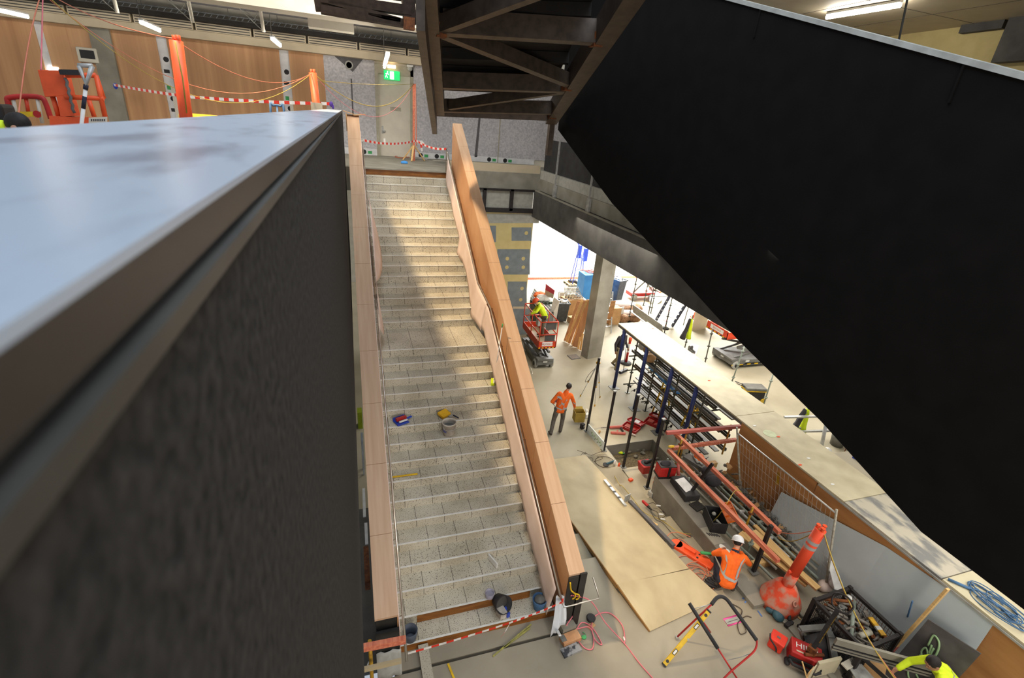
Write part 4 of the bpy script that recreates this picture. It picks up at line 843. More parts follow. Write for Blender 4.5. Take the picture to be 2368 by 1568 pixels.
# corrugated sheets
b = MB(); g = []
A, B, Cc, D = F(1236, 668, .25), F(1282, 716, .25), F(1262, 735, .3), F(1226, 690, .3)
for i in range(25):
    s = i / 24; g.append([A.lerp(D, s) + V((0, 0, .05 * math.sin(i * 1.3))), B.lerp(Cc, s) + V((0, 0, .05 * math.sin(i * 1.3)))])
b.sheet(g); o = one('corrugated_sheet', b, M['galv'], 'stack of silvery corrugated sheets lying behind the near lift', 'metal sheet'); solidify(o, .02)
b = MB(); b.hexa([p + V((0, 0, q)) for q in (-.95, -.1) for p in (D, Cc, B, A)]); one('sheet_stillage', b, M['conc_dk'], 'low dark stillage under the corrugated sheets', 'stillage')
P = F(1243, 684, .35); b = MB()
for k in range(6): b.ell(P + V((random.uniform(-.3, .4), random.uniform(-.2, .2), .08)), (.22, .15, .1))
one('clothes_heap', b, M['hivis'], 'orange work clothes heaped on the corrugated sheets', 'clothes')
P = F(1254, 694, .35); b = MB()
for k in range(5): b.ell(P + V((random.uniform(-.2, .2), random.uniform(-.2, .2), .1)), (.24, .18, .14))
one('white_bag', b, M['white'], 'white sack on the corrugated sheets beside the orange clothes', 'bag')
P = F(1262, 703, .3); b = MB()
for k in range(7): b.ell(P + V((-.3 + .1 * k, random.uniform(-.1, .1), .06)), (.1, .14, .06))
one('green_tarp', b, mat('dark_green_cloth', C(58, 70, 54), .9), 'dark green cloth trailing over the corrugated sheets', 'cloth')
P0, P1, P2, P3 = F(1260, 684, .4), F(1279, 690, .4), F(1283, 672, .95), F(1263, 657, 1.05); b = MB(); b.prism([P0, P1, P2, P3], (0, .04, 0)); t = Thing('red_white_sign', 'red and cream sign board standing on the corrugated sheets', 'sign board', P0); m1, m2 = P0.lerp(P3, .5), P1.lerp(P2, .5)
b = MB(); b.prism([P0, P1, m2, m1], (0, .04, 0)); t.part('lower_half', b, M['beige']); b = MB(); b.prism([m1, m2, P2, P3], (0, .04, 0)); t.part('upper_half', b, mat('sign_crimson', C(200, 60, 84), .6))
# plastic chair
P = F(1300, 712); t = Thing('plastic_chair', 'white plastic garden chair behind the charcoal bin', 'chair', P); b = MB(); b.box(P + V((0, 0, .43)), (.45, .42, .04)); t.part('seat', b, M['white']); b = MB(); b.tube([P + V((-.2, .2, .45)), P + V((-.2, .25, .85)), P + V((.2, .25, .85)), P + V((.2, .2, .45))], .03, 6); b.box(P + V((0, .24, .65)), (.3, .02, .3)); t.part('backrest', b, M['white'])
for sx in (-.2, .2):
    for sy in (-.18, .18): b = MB(); b.beam(P + V((sx, sy, 0)), P + V((sx, sy, .43)), .05, .04); t.part('leg', b, M['white'])
# step ladder, boxes, insulation right of the column
A = F(1418, 762); t = Thing('step_ladder', 'aluminium step ladder standing behind the column', 'ladder', F(1404, 775)); Q0, Q1 = F(1392, 772), F(1413, 770); T0, T1 = V((Q0.x + .1, Q0.y + .5, 1.3)), V((Q1.x + .0, Q1.y + .5, 1.3))
for p, q in ((Q0, T0), (Q1, T1)): b = MB(); b.beam(p, q, .06, .03); t.part('stile', b, M['alu'])
for k in range(1, 6): b = MB(); p = Q0.lerp(T0, k / 6); q = Q1.lerp(T1, k / 6); b.beam(p, q, .09, .025); t.part('tread', b, M['alu'])
for p, q in ((Q0, T0), (Q1, T1)): b = MB(); b.beam(p + V((0, .9, 0)), q, .04, .025); t.part('rear_leg', b, M['alu'])
P = F(1413, 752); b = MB(); b.box(P + V((.2, .3, .45)), (.6, .5, .9)); one('cardboard_box', b, M['card'], 'tall cardboard box behind the step ladder', 'box')
A, B = F(1420, 748), F(1440, 744); b = MB(); b.prism([A, B, V((B.x, B.y + .1, .1)), V((A.x, A.y + .1, .1))], (0, .03, 0)); one('white_board', b, M['white'], 'short white board leaning beside the insulation bales', 'board')
for i, (u, v, z, s, lab) in enumerate(((1436, 728, 0, 1.0, 'lower brown insulation bale in torn plastic right of the ladder'), (1448, 742, 0, .7, 'small brown insulation bale at the foot of the scaffold'))):
    P = F(u, v); b = MB(); random.seed(i)
    for k in range(8): b.ell(P + V((random.uniform(-.6, .9) * s, random.uniform(-.2, .4) * s, .3 * s)), (.55 * s, .45 * s, .33 * s))
    t = Thing('insulation_bale', lab, 'insulation', P); t.part('fill', b, M['insul']); b = MB(); b.ell(P + V((.1, .2, .45 * s)), (1.0 * s, .5 * s, .3 * s)); t.part('wrapping', b, M['film'])
# scaffold
def standard(lab, P, top, grp, m='scaf', lean=(0, 0), base=True):
    t = Thing('scaffold_standard', lab, 'scaffold post', P, group=grp); Q = V((P.x + lean[0], P.y + lean[1], top)); b = MB(); b.tube([P, Q], .026, 8); t.part('tube', b, M[m])
    n = max(1, int((Q - P).length / .55))
    for i in range(n): b = MB(); c = P.lerp(Q, (i + .6) / n); b.lathe([(.05, -.03), (.055, 0), (.05, .03)], c, 8); b.box(c, (.14, .05, .035)); t.part('coupler', b, M[m])
    if base: b = MB(); b.box(P + V((0, 0, .008)), (.15, .15, .016)); t.part('base_plate', b, M[m])
    return t
SC = [((1453, 745), 1.6, 'leftmost dark scaffold post beside the insulation bales'), ((1495, 748), 1.9, 'second dark scaffold post at the end of the cream deck'), ((1536, 771), 1.4, 'dark scaffold post at the foot of the sloping panel')]
for (u, v), h, lab in SC: standard(lab, F(u, v), 4.6, 'dark scaffold posts of the rear tower')
for u, v, lab in ((1488, 706, 'dark scaffold post behind the sloping panel, left'), (1505, 724, 'dark scaffold post behind the sloping panel, right')): standard(lab, F(u, v), 4.3, 'dark scaffold posts of the rear tower')
for i, (z, lab) in enumerate(((1.55, 'uppermost'), (1.0, 'second from the top'), (.45, 'third from the top'), (-.1, 'lowest'))):
    A, B = F(1488, 706), F(1545, 740); b = MB(); b.tube([V((A.x, A.y, z)), V((A.x + 2.3, A.y - .6, z))], .024, 8); one('scaffold_ledger', b, M['scaf'], f'horizontal scaffold tube of the rear tower, {lab} of four', 'scaffold tube', 'scaffold ledgers')
A, B, Cc, D = F(1462, 702, .2), F(1484, 690, .2), F(1532, 760, -.55), F(1528, 762, -.62)
b = MB(); b.prism([F(1463, 704, .5), F(1531, 752, .0), F(1533, 775, -.6), F(1463, 722, .0)], (.05, .06, 0)); one('grey_sheet', b, M['lgrey'], 'long pale grey panel sloping between the scaffold posts', 'panel')
b = MB(); b.beam(F(1458, 718, -.1), F(1535, 777, -.6), .2, .04); one('scaffold_plank', b, M['alu'], 'narrow pale plank along the foot of the sloping panel', 'plank')
# scaffold stair
t = Thing('scaffold_stair', 'dark blue scaffold stair with pale treads by the rear tower', 'stair', F(1560, 756)); A, B = F(1554, 755), F(1590, 697, 1.1); off = V((-.55, .75, 0))
for o_ in (V((0, 0, 0)), off): b = MB(); b.beam(A + o_, B + o_, .05, .2); t.part('stringer', b, M['navy'])
for k in range(1, 6): b = MB(); p = A.lerp(B, k / 6); b.beam(p, p + off, .26, .03); t.part('tread', b, M['alu'])
for P_ in (F(1580, 752),): b = MB(); b.tube([P_, P_ + V((.15, .1, 1.3))], .024, 8); t.part('leg', b, M['scaf'])
P = F(1538, 760); t = Thing('barrier_post', 'red and white striped post beside the scaffold stair', 'post', P)
b = MB(); 
for k in range(8): b.cur = k % 2; b.tube([P + V((0, 0, .1 + .14 * k)), P + V((0, 0, .24 + .14 * k))], .04, 8)
t.part('shaft', b, [M['red'], M['white']]); b = MB(); b.lathe([(.2, 0), (.18, .06), (.05, .1)], P, 14); t.part('base', b, M['dark'])
A, B = F(1600, 765), F(1632, 760); b = MB(); b.prism([A, B, V((B.x, B.y + .05, .35)), V((A.x, A.y + .05, .35))], (0, .05, 0)); one('grey_sheet', b, M['beige'], 'upright grey panel left of the rear orange lift', 'panel')
def cone(lab, P, h=.7, m='orange'):
    t = Thing('traffic_cone', lab, 'cone', P); b = MB(); b.box(P + V((0, 0, .02)), (h * .55, h * .55, .04)); t.part('base', b, M[m]); b = MB(); b.lathe([(h * .2, .04), (h * .05, h), (0, h)], P, 14); t.part('body', b, M[m]); b = MB(); b.lathe([(h * .135, h * .5), (h * .095, h * .72)], P, 14, cap=False); b.v = [p + (p - V((P.x, P.y, p.z))) * .04 for p in b.v]; t.part('collar', b, M['white'])
cone('small orange traffic cone behind the upright grey panel', F(1607, 735))
# second lift far back and debris
P = F(1478, 690); t = Thing('scissor_lift', 'small pale scissor lift far back behind the scaffold posts', 'scissor lift', P)
b = MB(); b.box(P + V((0, 0, .35)), (1.6, .7, .2)); t.part('chassis', b, M['red']); b = MB(); b.box(P + V((.1, 0, 2.0)), (1.7, .75, .3)); t.part('platform', b, M['lgrey'])
for d in (-1, 1): b = MB(); b.beam(P + V((-.7 * d, -.3, .5)), P + V((.7 * d, -.3, 1.9)), .05, .08); t.part('scissor_arm', b, M['grey'])
for sx in (-.6, .6): b = MB(); b.lathe([(.2, -.05), (.2, .05)], P + V((sx, -.35, .2)), 14, Matrix.Rotation(PI / 2, 3, 'X')); t.part('wheel', b, M['lgrey'])
random.seed(11)
for i in range(10):
    P = F(random.uniform(1500, 1590), random.uniform(670, 690)); b = MB(); b.box(P + V((0, 0, .12)), (random.uniform(.2, .6), random.uniform(.2, .5), .24), rot=random.uniform(0, 3)); one('site_box', b, random.choice([M['white'], M['lgrey'], M['card'], M['red']]), 'small box or offcut on the floor far behind the scaffold tower', 'offcut', 'boxes and offcuts behind the scaffold')
b = MB(); rows = [[F(1500 + 8 * j, 684 + 6 * i + 2 * math.sin(j)) + V((0, 0, .15 + .2 * math.sin(i + j))) for j in range(5)] for i in range(4)]; b.sheet(rows); o = one('dust_sheet', b, M['white'], 'white dust sheet lumped on the floor behind the scaffold', 'sheet'); solidify(o, .01)
# right row of scaffold posts and clothes
for (u, v), (tu, tv), lab in (((1583, 806), (1603, 728), 'leaning scaffold post with jackets hung on it behind the deck'), ((1629, 845), (1648, 760), 'brown scaffold post left of the rear orange lift'), ((1690, 890), (1722, 800), 'green scaffold post in front of the rear orange lift'), ((1764, 942), (1788, 865), 'green scaffold post with paint splashes near the black stair side'), ((1845, 1010), (1870, 940), 'green scaffold post behind the hanging lime jacket'), ((1945, 1082), (1968, 1035), 'green scaffold post by the small table')):
    P = F(u, v); Q = ony(tu, tv, P.y); standard(lab, P, Q.z, 'scaffold posts behind the deck', 'pipe_g' if 'green' in lab else 'scaf', lean=(Q.x - P.x, 0))
def jacket(lab, P, h, cols, w=.3):
    t = Thing('hanging_jacket', lab, 'jacket', P - V((0, 0, h)));
    for k, (m, s) in enumerate(cols):
        b = MB(); rows = []
        for i in range(8):
            f_ = i / 7; rows.append([P + V((s * w * (.2 + f_ * .5) + .09 * math.sin(a * 2 * PI / 10) * (.4 + f_), .05 + .1 * math.cos(a * 2 * PI / 10) * (.4 + f_) + .03 * math.sin(5 * f_ + a), -h * f_)) for a in range(11)])
        b.sheet(rows); o = t.part(['panel', 'panel', 'panel'][k], b, M[m]); solidify(o, .01)
    return t
P = F(1583, 806); Q = ony(1600, 738, P.y - .05); jacket('black and lime jackets hung on the leaning scaffold post behind the deck', Q, 1.0, (('charcoal', -1), ('lime', .5)))
P = F(1845, 1010); Q = ony(1868, 948, P.y - .06); jacket('lime and navy jacket with reflective bands hung near the black stair side', Q, .95, (('charcoal', -1), ('lime', .8)), .34)
P = F(1735, 925); t = Thing('tool_chest', 'black and yellow rolling tool chest behind the deck', 'tool chest', P); Mz = Matrix.Rotation(-.25, 3, 'Z')
b = MB(); b.box(P + V((0, 0, .28)), (.78, .42, .42), M=Mz); t.part('body', b, M['dark'], bevel=.02); b = MB(); b.box(P + V((0, 0, .5)), (.84, .46, .03), M=Mz); t.part('trim', b, M['yellow']); b = MB(); b.box(P + V((0, 0, .57)), (.82, .45, .12), M=Mz); t.part('lid', b, M['grey'], bevel=.03)
for s in (-1, 1): b = MB(); b.lathe([(.1, -.03), (.1, .03)], P + Mz @ V((s * .36, -.2, .1)), 12, Matrix.Rotation(PI / 2, 3, 'X')); t.part('wheel', b, M['yellow'])
b = MB(); b.tube([P + Mz @ V((-.4, -.05, .6)), P + Mz @ V((-.75, -.05, .72)), P + Mz @ V((-.75, .15, .72)), P + Mz @ V((-.4, .15, .6))], .015, 6); t.part('handle', b, M['dark'])
b = MB(); b.prism([F(1692, 888, -.3), F(1722, 915, -.6), F(1716, 906, -.68), F(1694, 880, -.68)], (.03, .1, 0)); one('white_board', b, M['lgrey'], 'thin pale board propped beside the black and yellow tool chest', 'board')
P = F(1596, 830); b = MB(); b.prism([F(1598, 795), F(1617, 800), F(1606, 828), F(1586, 822)], (0, 0, .015)); one('white_board', b, M['white'], 'white sheet of board lying flat behind the deck', 'board')
P = F(1592, 815)
for k in range(2): t = Thing('work_boot', 'grey work boot standing under the hung jackets behind the deck', 'boot', P + V((.1 + .14 * k, 0, 0)), group='work boots under the jackets'); b = MB(); b.caps(P + V((.1 + .14 * k, -.1, .06)), P + V((.1 + .14 * k, .12, .08)), .06, .06); b.caps(P + V((.1 + .14 * k, .12, .08)), P + V((.1 + .14 * k, .13, .22)), .06, .06); t.part('upper', b, M['grey'])
A = F(1900, 1032); t = Thing('trestle_platform', 'aluminium trestle platform near the black stair side', 'trestle', A)
for dx in (0, .8): b = MB(); b.beam(A + V((dx, 0, 0)), A + V((dx + .15, .3, 1.0)), .1, .05); t.part('leg', b, M['alu'])
for z in (.35, .95): b = MB(); b.beam(A + V((-1.4, .6, z)), A + V((1.0, .25, z)), .08, .06); t.part('beam', b, M['alu'])
P = F(1925, 1040); b = MB(); b.lathe([(.2, 0), (.26, .55)], P + V((.4, .2, 0)), 16); one('grey_tub', b, M['grey'], 'dark grey tub beside the aluminium trestle', 'tub')
P = F(1962, 1100); t = Thing('side_table', 'small table holding blue bottles at the edge of the black stair side', 'table', P); b = MB(); b.box(P + V((.2, 0, .62)), (.8, .5, .03), rot=.2); t.part('top', b, M['pine'])
for sx in (-.1, .5):
    for sy in (-.18, .18): b = MB(); b.beam(P + V((sx, sy, 0)), P + V((sx, sy, .61)), .04, .04); t.part('leg', b, M['navy'])
b = MB(); b.box(P + V((.0, 0, .7)), (.32, .14, .12), rot=.3); one('blue_pack', b, M['cobalt'], 'blue and white pack lying on the small table', 'pack'); b = MB(); b.lathe([(.06, 0), (.06, .14), (.03, .18)], P + V((.3, .12, .64)), 10); one('blue_bottle', b, M['cobalt'], 'blue bottle standing on the small table', 'bottle')
P = F(1940, 1075); b = MB(); b.tube([P, P + V((.15, .1, 1.2))], .014, 6); one('rust_rod', b, M['rust'], 'thin rusty rod standing behind the cream deck', 'rod')
# ================================================================== DECK, POSTS AND PIPE RACK
for (u, v), (tu, tv), lab in (((1418, 897), (1444, 760), 'blue steel post farthest back under the corner of the cream deck'), ((1467, 946), (1500, 803), 'second blue steel post from the back under the deck edge'), ((1520, 1001), (1560, 848), 'third blue steel post from the back, by the open red case'), ((1590, 1050), (1632, 905), 'nearest blue steel post behind the salmon timber rails')):
    P = F(u, v); P = V((9.5, P.y, ZF)); post('steel_post', lab, 'post', P, 1.80, .13, M['bluest'], 'blue posts under the deck edge', square=False)
DZ = 1.87; DX0_, DX1_ = 9.45, 10.75
ys = [(15.0, 8.55, 'far', 'deck'), (8.53, 5.3, 'middle', 'deck'), (5.28, 3.38, 'stained', 'deck_gry'), (3.36, 1.4, 'near', 'deck')]
t = Thing('cream_deck', 'long cream board deck resting on blue posts and plywood', 'deck', (10, 8, DZ - .05))
for y1, y0, nm_, m in ys:
    b = MB(); b.box2((DX0_, y0, DZ - .04), (DX1_, y1, DZ)); t.part('board', b, M[m], label='dirt stained grey board' if m == 'deck_gry' else None)
b = MB(); b.box2((DX0_ + .03, 1.4, DZ - .14), (DX0_ + .1, 15, DZ - .04)); b.box2((DX1_ - .1, 1.4, DZ - .14), (DX1_ - .03, 15, DZ - .04)); t.part('bearer', b, M['grey'])
random.seed(5)
for i, (u, v) in enumerate(((1510, 760), (1556, 795), (1612, 830), (1640, 880), (1660, 945), (1745, 985), (1800, 1010), (1870, 1060), (1925, 1120), (1850, 1075))):
    P = F(u, v, DZ); b = MB(); b.ell(P + V((0, 0, .004)), (.05, .03, .006)); one('deck_scrap', b, M['white'] if i % 3 else M['orange'], 'small scrap lying on top of the cream deck', 'scrap', 'scraps on the deck')
b = MB(); b.lathe([(.16, 0), (.16, .004)], F(1780, 1003, DZ), 16); b.cur = 0; one('pale_patch', b, mat('mint_patch', C(206, 214, 178), .7), 'pale mint patch stuck on the deck', 'patch')
t = Thing('plywood_hoarding', 'brown plywood wall under the near half of the deck', 'hoarding', (9.47, 5, 0))
for y0, y1 in ((5.95, 8.3), (3.5, 5.93), (1.2, 3.48)): b = MB(); b.box2((9.46, y0, -.0), (9.5, y1, DZ - .05)); t.part('panel', b, M['ply_red'])
b = MB(); b.box2((9.43, 1.2, DZ - .08), (9.46, 5.9, DZ - .045)); t.part('trim', b, M['lgrey'])
b = MB(); b.prism([(9.458, 6.9, 1.35), (9.458, 6.83, 1.35), (9.458, 6.75, 1.05), (9.458, 6.85, 1.02)], (-.004, 0, 0)); t.part('tape_patch', b, M['mustard'])
# blue rope coil on the deck
random.seed(8); P = F(2308, 1405, DZ); pts = []
for i in range(150):
    a = i * .42; r = .22 + .1 * math.sin(i * .37); pts.append(P + V((.55 * r * math.cos(a) + .12 * math.sin(i * .11), 1.5 * r * math.sin(a), .02 + .025 * (i % 7) / 7 + .02 * math.sin(i))))
b = MB(); b.tube(catmull(pts, 2), .009, 5); b.tube([P + V((-.1, .35, .03)), P + V((-.28, .6, .03))], .025, 8); one('rope_coil', b, M['cord_b'], 'tangled coil of blue rope on the near end of the deck', 'rope')
# storage rack of long pipes below the far half of the deck
RY0, RY1 = 9.4, 14.4
for i, y in enumerate((14.1, 12.8, 11.5, 10.2)):
    for x, nmx in ((9.85, 'front'), (10.7, 'rear')):
        if nmx == 'rear' and i > 1: continue
        P = V((x, y, ZF)); standard(f'dark rack post under the deck, {["farthest", "second", "third", "nearest"][i]} of the {nmx} row', P, 1.55, 'rack posts under the deck')
random.seed(21)
for k, (z, n) in enumerate(((-.25, 6), (.35, 6), (.95, 6))):
    for y in (14.1, 12.8, 11.5, 10.2):
        b = MB(); b.tube([(9.6, y, z - .05), (10.75, y, z - .05)], .024, 6); one('cross_tube', b, M['scaf'], 'short crosswise scaffold tube carrying the stored lengths', 'scaffold tube', 'rack cross tubes')
    for i in range(n):
        x = 9.9 + i * .15; y0 = RY0 + random.uniform(0, 1.0); y1 = RY1 - random.uniform(0, 1.2); b = MB(); zz = z + random.uniform(0, .03)
        if (i + k) % 3 == 0: b.beam((x, y0, zz + .02), (x, y1, zz + .02), .16, .04)
        elif (i + k) % 3 == 1: b.tube([(x, y0, zz + .02), (x, y1, zz + .02)], .028, 8)
        else: b.box2((x - .06, y0, zz - .02), (x + .06, y1, zz)); b.box2((x - .06, y0, zz), (x - .05, y1, zz + .08)); b.box2((x + .05, y0, zz), (x + .06, y1, zz + .08))
        one('stored_length', b, (M['rackst'], M['scaf'], M['grey'], M['rackbr'])[(i * 2 + k) % 4], 'long metal length stored on the ' + ('lowest', 'middle', 'top')[k] + ' rack level under the deck', 'metal length', 'stored lengths under the deck')
for i in range(16):
    y = 14.0 - i * .3; b = MB(); b.box((9.86, y, -.36), (.06, .03, .1)); b.tube([(9.7, y - .05, -.36), (10.0, y + .05, -.32)], .012, 5); one('rack_pin', b, M['blackst'], 'small dark pin sticking out along the lowest rack level', 'pin', 'pins along the rack')
for y, lab in ((12.4, 'far'), (10.9, 'near')):
    t = Thing('yellow_trestle', f'yellow trestle among the stored lengths, {lab} one', 'trestle', (10.2, y, ZF))
    for dx, dy in ((-.2, -.2), (.2, -.2), (-.2, .2), (.2, .2)): b = MB(); b.tube([(10.2 + dx, y + dy, ZF), (10.2 + dx * .3, y + dy * .3, .9)], .03, 6); t.part('leg', b, M['yellow'])
    b = MB(); b.tube([(10.2, y - .25, .5), (10.2, y + .25, .5)], .025, 6); b.tube([(9.98, y, .45), (10.42, y, .45)], .025, 6); t.part('brace', b, M['yellow'])
P = V((10.25, 13.7, 1.05)); b = MB(); 
for k in range(5): b.ell(P + V((random.uniform(-.25, .25), random.uniform(-.4, .3), .1)), (.25, .22, .16))
one('canvas_bag', b, M['card'], 'brown canvas bag on the top level of the rack', 'bag'); b = MB(); b.ell(P + V((0, .62, .12)), (.16, .2, .16)); b.ell(P + V((.12, .5, .2)), (.12, .16, .1)); one('white_sack', b, M['white'], 'white sack on the far end of the rack', 'sack')
b = MB(); b.beam((10.1, 11.6, .72), (10.15, 13.4, .78), .25, .05); one('blue_sheet', b, M['blue'], 'long blue sheet showing between the stored lengths', 'sheet')
# delineator bollard and broom
P = F(1447, 840); t = Thing('delineator_post', 'red delineator post with white sleeve by the rack', 'bollard', P); b = MB(); b.lathe([(.26, 0), (.24, .05), (.08, .08)], P, 18); t.part('base', b, M['dark']); b = MB(); b.lathe([(.055, .06), (.055, 1.12), (.04, 1.16)], P, 14); t.part('tube', b, M['red']); b = MB(); b.lathe([(.058, .55), (.058, .95)], P, 14, cap=False); t.part('sleeve', b, M['white']); b = MB(); b.lathe([(.07, 1.08), (.07, 1.2), (.03, 1.26)], P, 14); t.part('top_knob', b, M['orange'])
P = F(1441, 861); t = Thing('broom', 'dark bristled push broom beside the walking man', 'broom', P); b = MB(); b.box(P + V((0, 0, .09)), (.48, .1, .05), rot=.45); b.cur = 1; b.box(P + V((0, 0, .035)), (.48, .1, .07), rot=.45); t.part('head', b, [M['blackst'], M['navy']]); b = MB(); Q = F(1438, 815, .5); b.tube([P + V((0, 0, .1)), V((P.x - .05, P.y + .1, .72))], .014, 6); t.part('handle', b, M['blackst'])
# survey tripod
A = [F(1342, 917), F(1375, 940), F(1387, 920)]; top = up(1386, 842, (A[0] + A[1] + A[2]) / 3); top = V((8.2, 13.85, .85)); t = Thing('survey_tripod', 'grey and yellow survey tripod behind the first black post', 'tripod', (A[0] + A[1] + A[2]) / 3)
for p in A:
    m_ = p.lerp(top, .45); b = MB(); b.tube([m_, top], .016, 6); b.tube([m_ + V((.02, 0, 0)), top + V((.02, 0, 0))], .01, 5); b.tube([p, m_], .012, 6); l = t.part('leg', b, M['alu'])
    b = MB(); b.ell(p + V((0, 0, .04)), (.025, .025, .05)); b.ell(m_, (.03, .03, .035)); t.part('clamp', b, M['mustard'], l)
b = MB(); b.lathe([(.08, -.02), (.08, .03), (.02, .05)], top, 12); t.part('head', b, M['mustard']); b = MB(); b.tube(catmull([A[0].lerp(top, .5), A[0].lerp(top, .55) + V((-.2, -.05, -.1)), A[0].lerp(top, .7) + V((-.15, 0, -.05)), A[0].lerp(top, .85)]), .008, 5); t.part('strap', b, M['dark'])
# ================================================================== BLACK POSTS, PIT, STEPS
BP = [((1357, 997), (1387, 828), ZF, 'black steel post farthest left beside the survey tripod'), ((1396, 1042), (1423, 905), ZF, 'black steel post in front of the first blue post'), ((1441, 1080), (1479, 914), -.56, 'black steel post standing at the corner of the open pit'), ((1496, 1128), (1533, 969), -.42, 'black steel post standing in front of the red tool bag')]
for (u, v), (tu, tv), z, lab in BP:
    P = F(u, v, z); Q = up(tu, tv, P); post('steel_post', lab, 'post', P, Q.z, .06, M['blackst'], 'black steel posts along the steps', cap=M['lgrey'] if tu > 1400 else None)
P = F(1557, 1192, -.28); Q = ony(1648, 1072, P.y - .2); post('steel_post', 'leaning black steel post resting across the salmon rails', 'post', P, 0, .06, M['blackst'], 'black steel posts along the steps', lean=Q)
P = N(1742, 1322, .05); Q = up(1790, 1218, P); post('steel_post', 'short black steel post beside the crouching worker', 'post', P, Q.z, .07, M['blackst'], 'black steel posts along the steps')
A, B = F(1357, 1000), F(1394, 1044); b = MB(); b.prism([A, B, B + V((0, 0, .33)), A + V((0, 0, .33))], (.03, .02, 0)); b.cur = 1
for k in range(4): c = A.lerp(B, .3 + .17 * k) + V((-.012, -.008, .16)); b.tube([c + V((0, 0, -.08)), c + (B - A) * .06, c + V((0, 0, .08)), c + (B - A) * -.05], .009, 4)
one('grey_sheet', b, [M['greybrd'], M['chalk']], 'narrow grey panel with green scrawl between two black posts', 'panel')
b = MB(); b.beam(F(1456, 1160, -.2), F(1558, 1264, .06), .09, .09); t = Thing('steel_angle', 'dark steel post lying on the plywood with its base plate', 'steel post', F(1505, 1212, -.1)); t.part('shaft', b, M['grey_rev']); b = MB(); p = F(1452, 1158, -.2); b.box(p + V((0, .05, .05)), (.2, .02, .2), rot=.3); t.part('base_plate', b, M['galv'])
def ramp(u, v):   # point on the sloping plywood
    n = V((0, .171, 1)); d = ray(u, v); return EYE + d * ((V((0, 5.78, .205)) - EYE).dot(n) / d.dot(n))
t = Thing('straight_edge', 'silver straight edge level lying on the plywood', 'level', ramp(1422, 1140)); A, B = ramp(1398, 1112) + V((0, 0, .02)), ramp(1446, 1171) + V((0, 0, .02)); b = MB(); b.beam(A, B, .07, .05); t.part('bar', b, M['alu'])
for f_ in (.28, .5, .72): b = MB(); c = A.lerp(B, f_) + V((0, 0, .022)); b.beam(c - (B - A) * .03, c + (B - A) * .03, .072, .012); t.part('vial', b, M['blackst'])
# pit rubbish
random.seed(4)
for i in range(14):
    P = F(random.uniform(1440, 1535), random.uniform(1038, 1068), -1.1); b = MB(); b.ell(P + V((0, 0, .03)), (random.uniform(.03, .09), random.uniform(.03, .07), .045), 7, 5); one('rubble_lump', b, M['conc'], 'pale rubble lump lying in the open pit', 'rubble', 'rubble in the pit')
P = F(1432, 1049, -1.1); t = Thing('drink_bottle', 'green and yellow drink bottle in the open pit', 'bottle', P); b = MB(); b.caps(P + V((-.1, .06, .05)), P + V((.06, -.04, .05)), .045, .045); t.part('body', b, M['lime']); b = MB(); b.caps(P + V((.06, -.04, .05)), P + V((.14, -.09, .05)), .03, .02); t.part('cap', b, M['green'])
P = F(1456, 1040, -1.1); b = MB(); b.box(P + V((0, 0, .1)), (.2, .14, .2), rot=.5); one('paper_bag', b, M['drape'], 'crumpled pale paper bag standing in the open pit', 'bag', bevel=.03); b = MB(); b.ell(P + V((.22, -.05, .07)), (.14, .1, .07)); one('plastic_bag', b, M['lgrey'], 'greyish plastic bag lying in the open pit', 'bag')
# small things round the pit
def cord(lab, pts, r, m, closed=False, nm='extension_cord', cat='cord', k=6):
    b = MB(); b.tube(catmull(pts, k, closed), r, 6, closed); return one(nm, b, m, lab, cat)
P = F(1404, 1076); t = Thing('angle_grinder', 'teal angle grinder on the floor left of the pit', 'grinder', P); b = MB(); b.caps(P + V((0, .02, .04)), P + V((.3, .1, .05)), .035, .03); t.part('body', b, M['teal']); b = MB(); b.lathe([(.09, 0), (.09, .012)], P + V((-.05, 0, .03)), 18); t.part('disc', b, M['dark'])
cord('dark grinder cord curled left of the pit', [P + V((.3, .1, .03)), P + V((.2, .35, .01)), P + V((-.1, .4, .01)), P + V((-.3, .2, .01)), P + V((-.2, -.05, .01)), P + V((.05, -.15, .01))], .008, M['cord_k'])
for u, v, z, m, lab, h in ((1420, 1077, ZF, 'white', 'white spray can beside the angle grinder', .2), (1430, 1083, ZF, 'orange', 'orange and white spray can at the pit edge', .2), (1386, 1001, ZF, 'card', 'small brown paper cup at the foot of the first black post', .1)):
    P = F(u, v, z); b = MB(); b.lathe([(.033, 0), (.035, h * .8), (.02, h * .85), (.018, h)], P, 12); one('spray_can' if h > .1 else 'paper_cup', b, M[m], lab, 'can' if h > .1 else 'cup')
P = F(1458, 1112, -.42); b = MB(); b.box(P + V((0, 0, .035)), (.13, .09, .07), rot=.2); one('orange_block', b, M['orange'], 'small orange block lying on the steps', 'block', bevel=.015)
P = F(1490, 1090, -.56); t = Thing('red_bucket', 'red square bucket holding a drill on the top step', 'bucket', P); b = MB(); b.hexa([P + V(q) for q in ((-.14, -.13, 0), (.14, -.13, 0), (.14, .13, 0), (-.14, .13, 0), (-.19, -.18, .3), (.19, -.18, .3), (.19, .18, .3), (-.19, .18, .3))]); 
b.f.pop(1) if False else None; t.part('body', b, M['red'], bevel=.02); b = MB(); b.lathe([(.15, .295), (.155, .31)], P, 14); t.part('dark_inside', b, M['dark'])
b = MB(); b.caps(P + V((-.02, 0, .33)), P + V((.18, .03, .36)), .05, .04); b.caps(P + V((-.02, 0, .33)), P + V((-.05, -.02, .22)), .035, .03); one('cordless_drill', b, M['blackst'], 'black drill sticking out of the red bucket', 'drill')
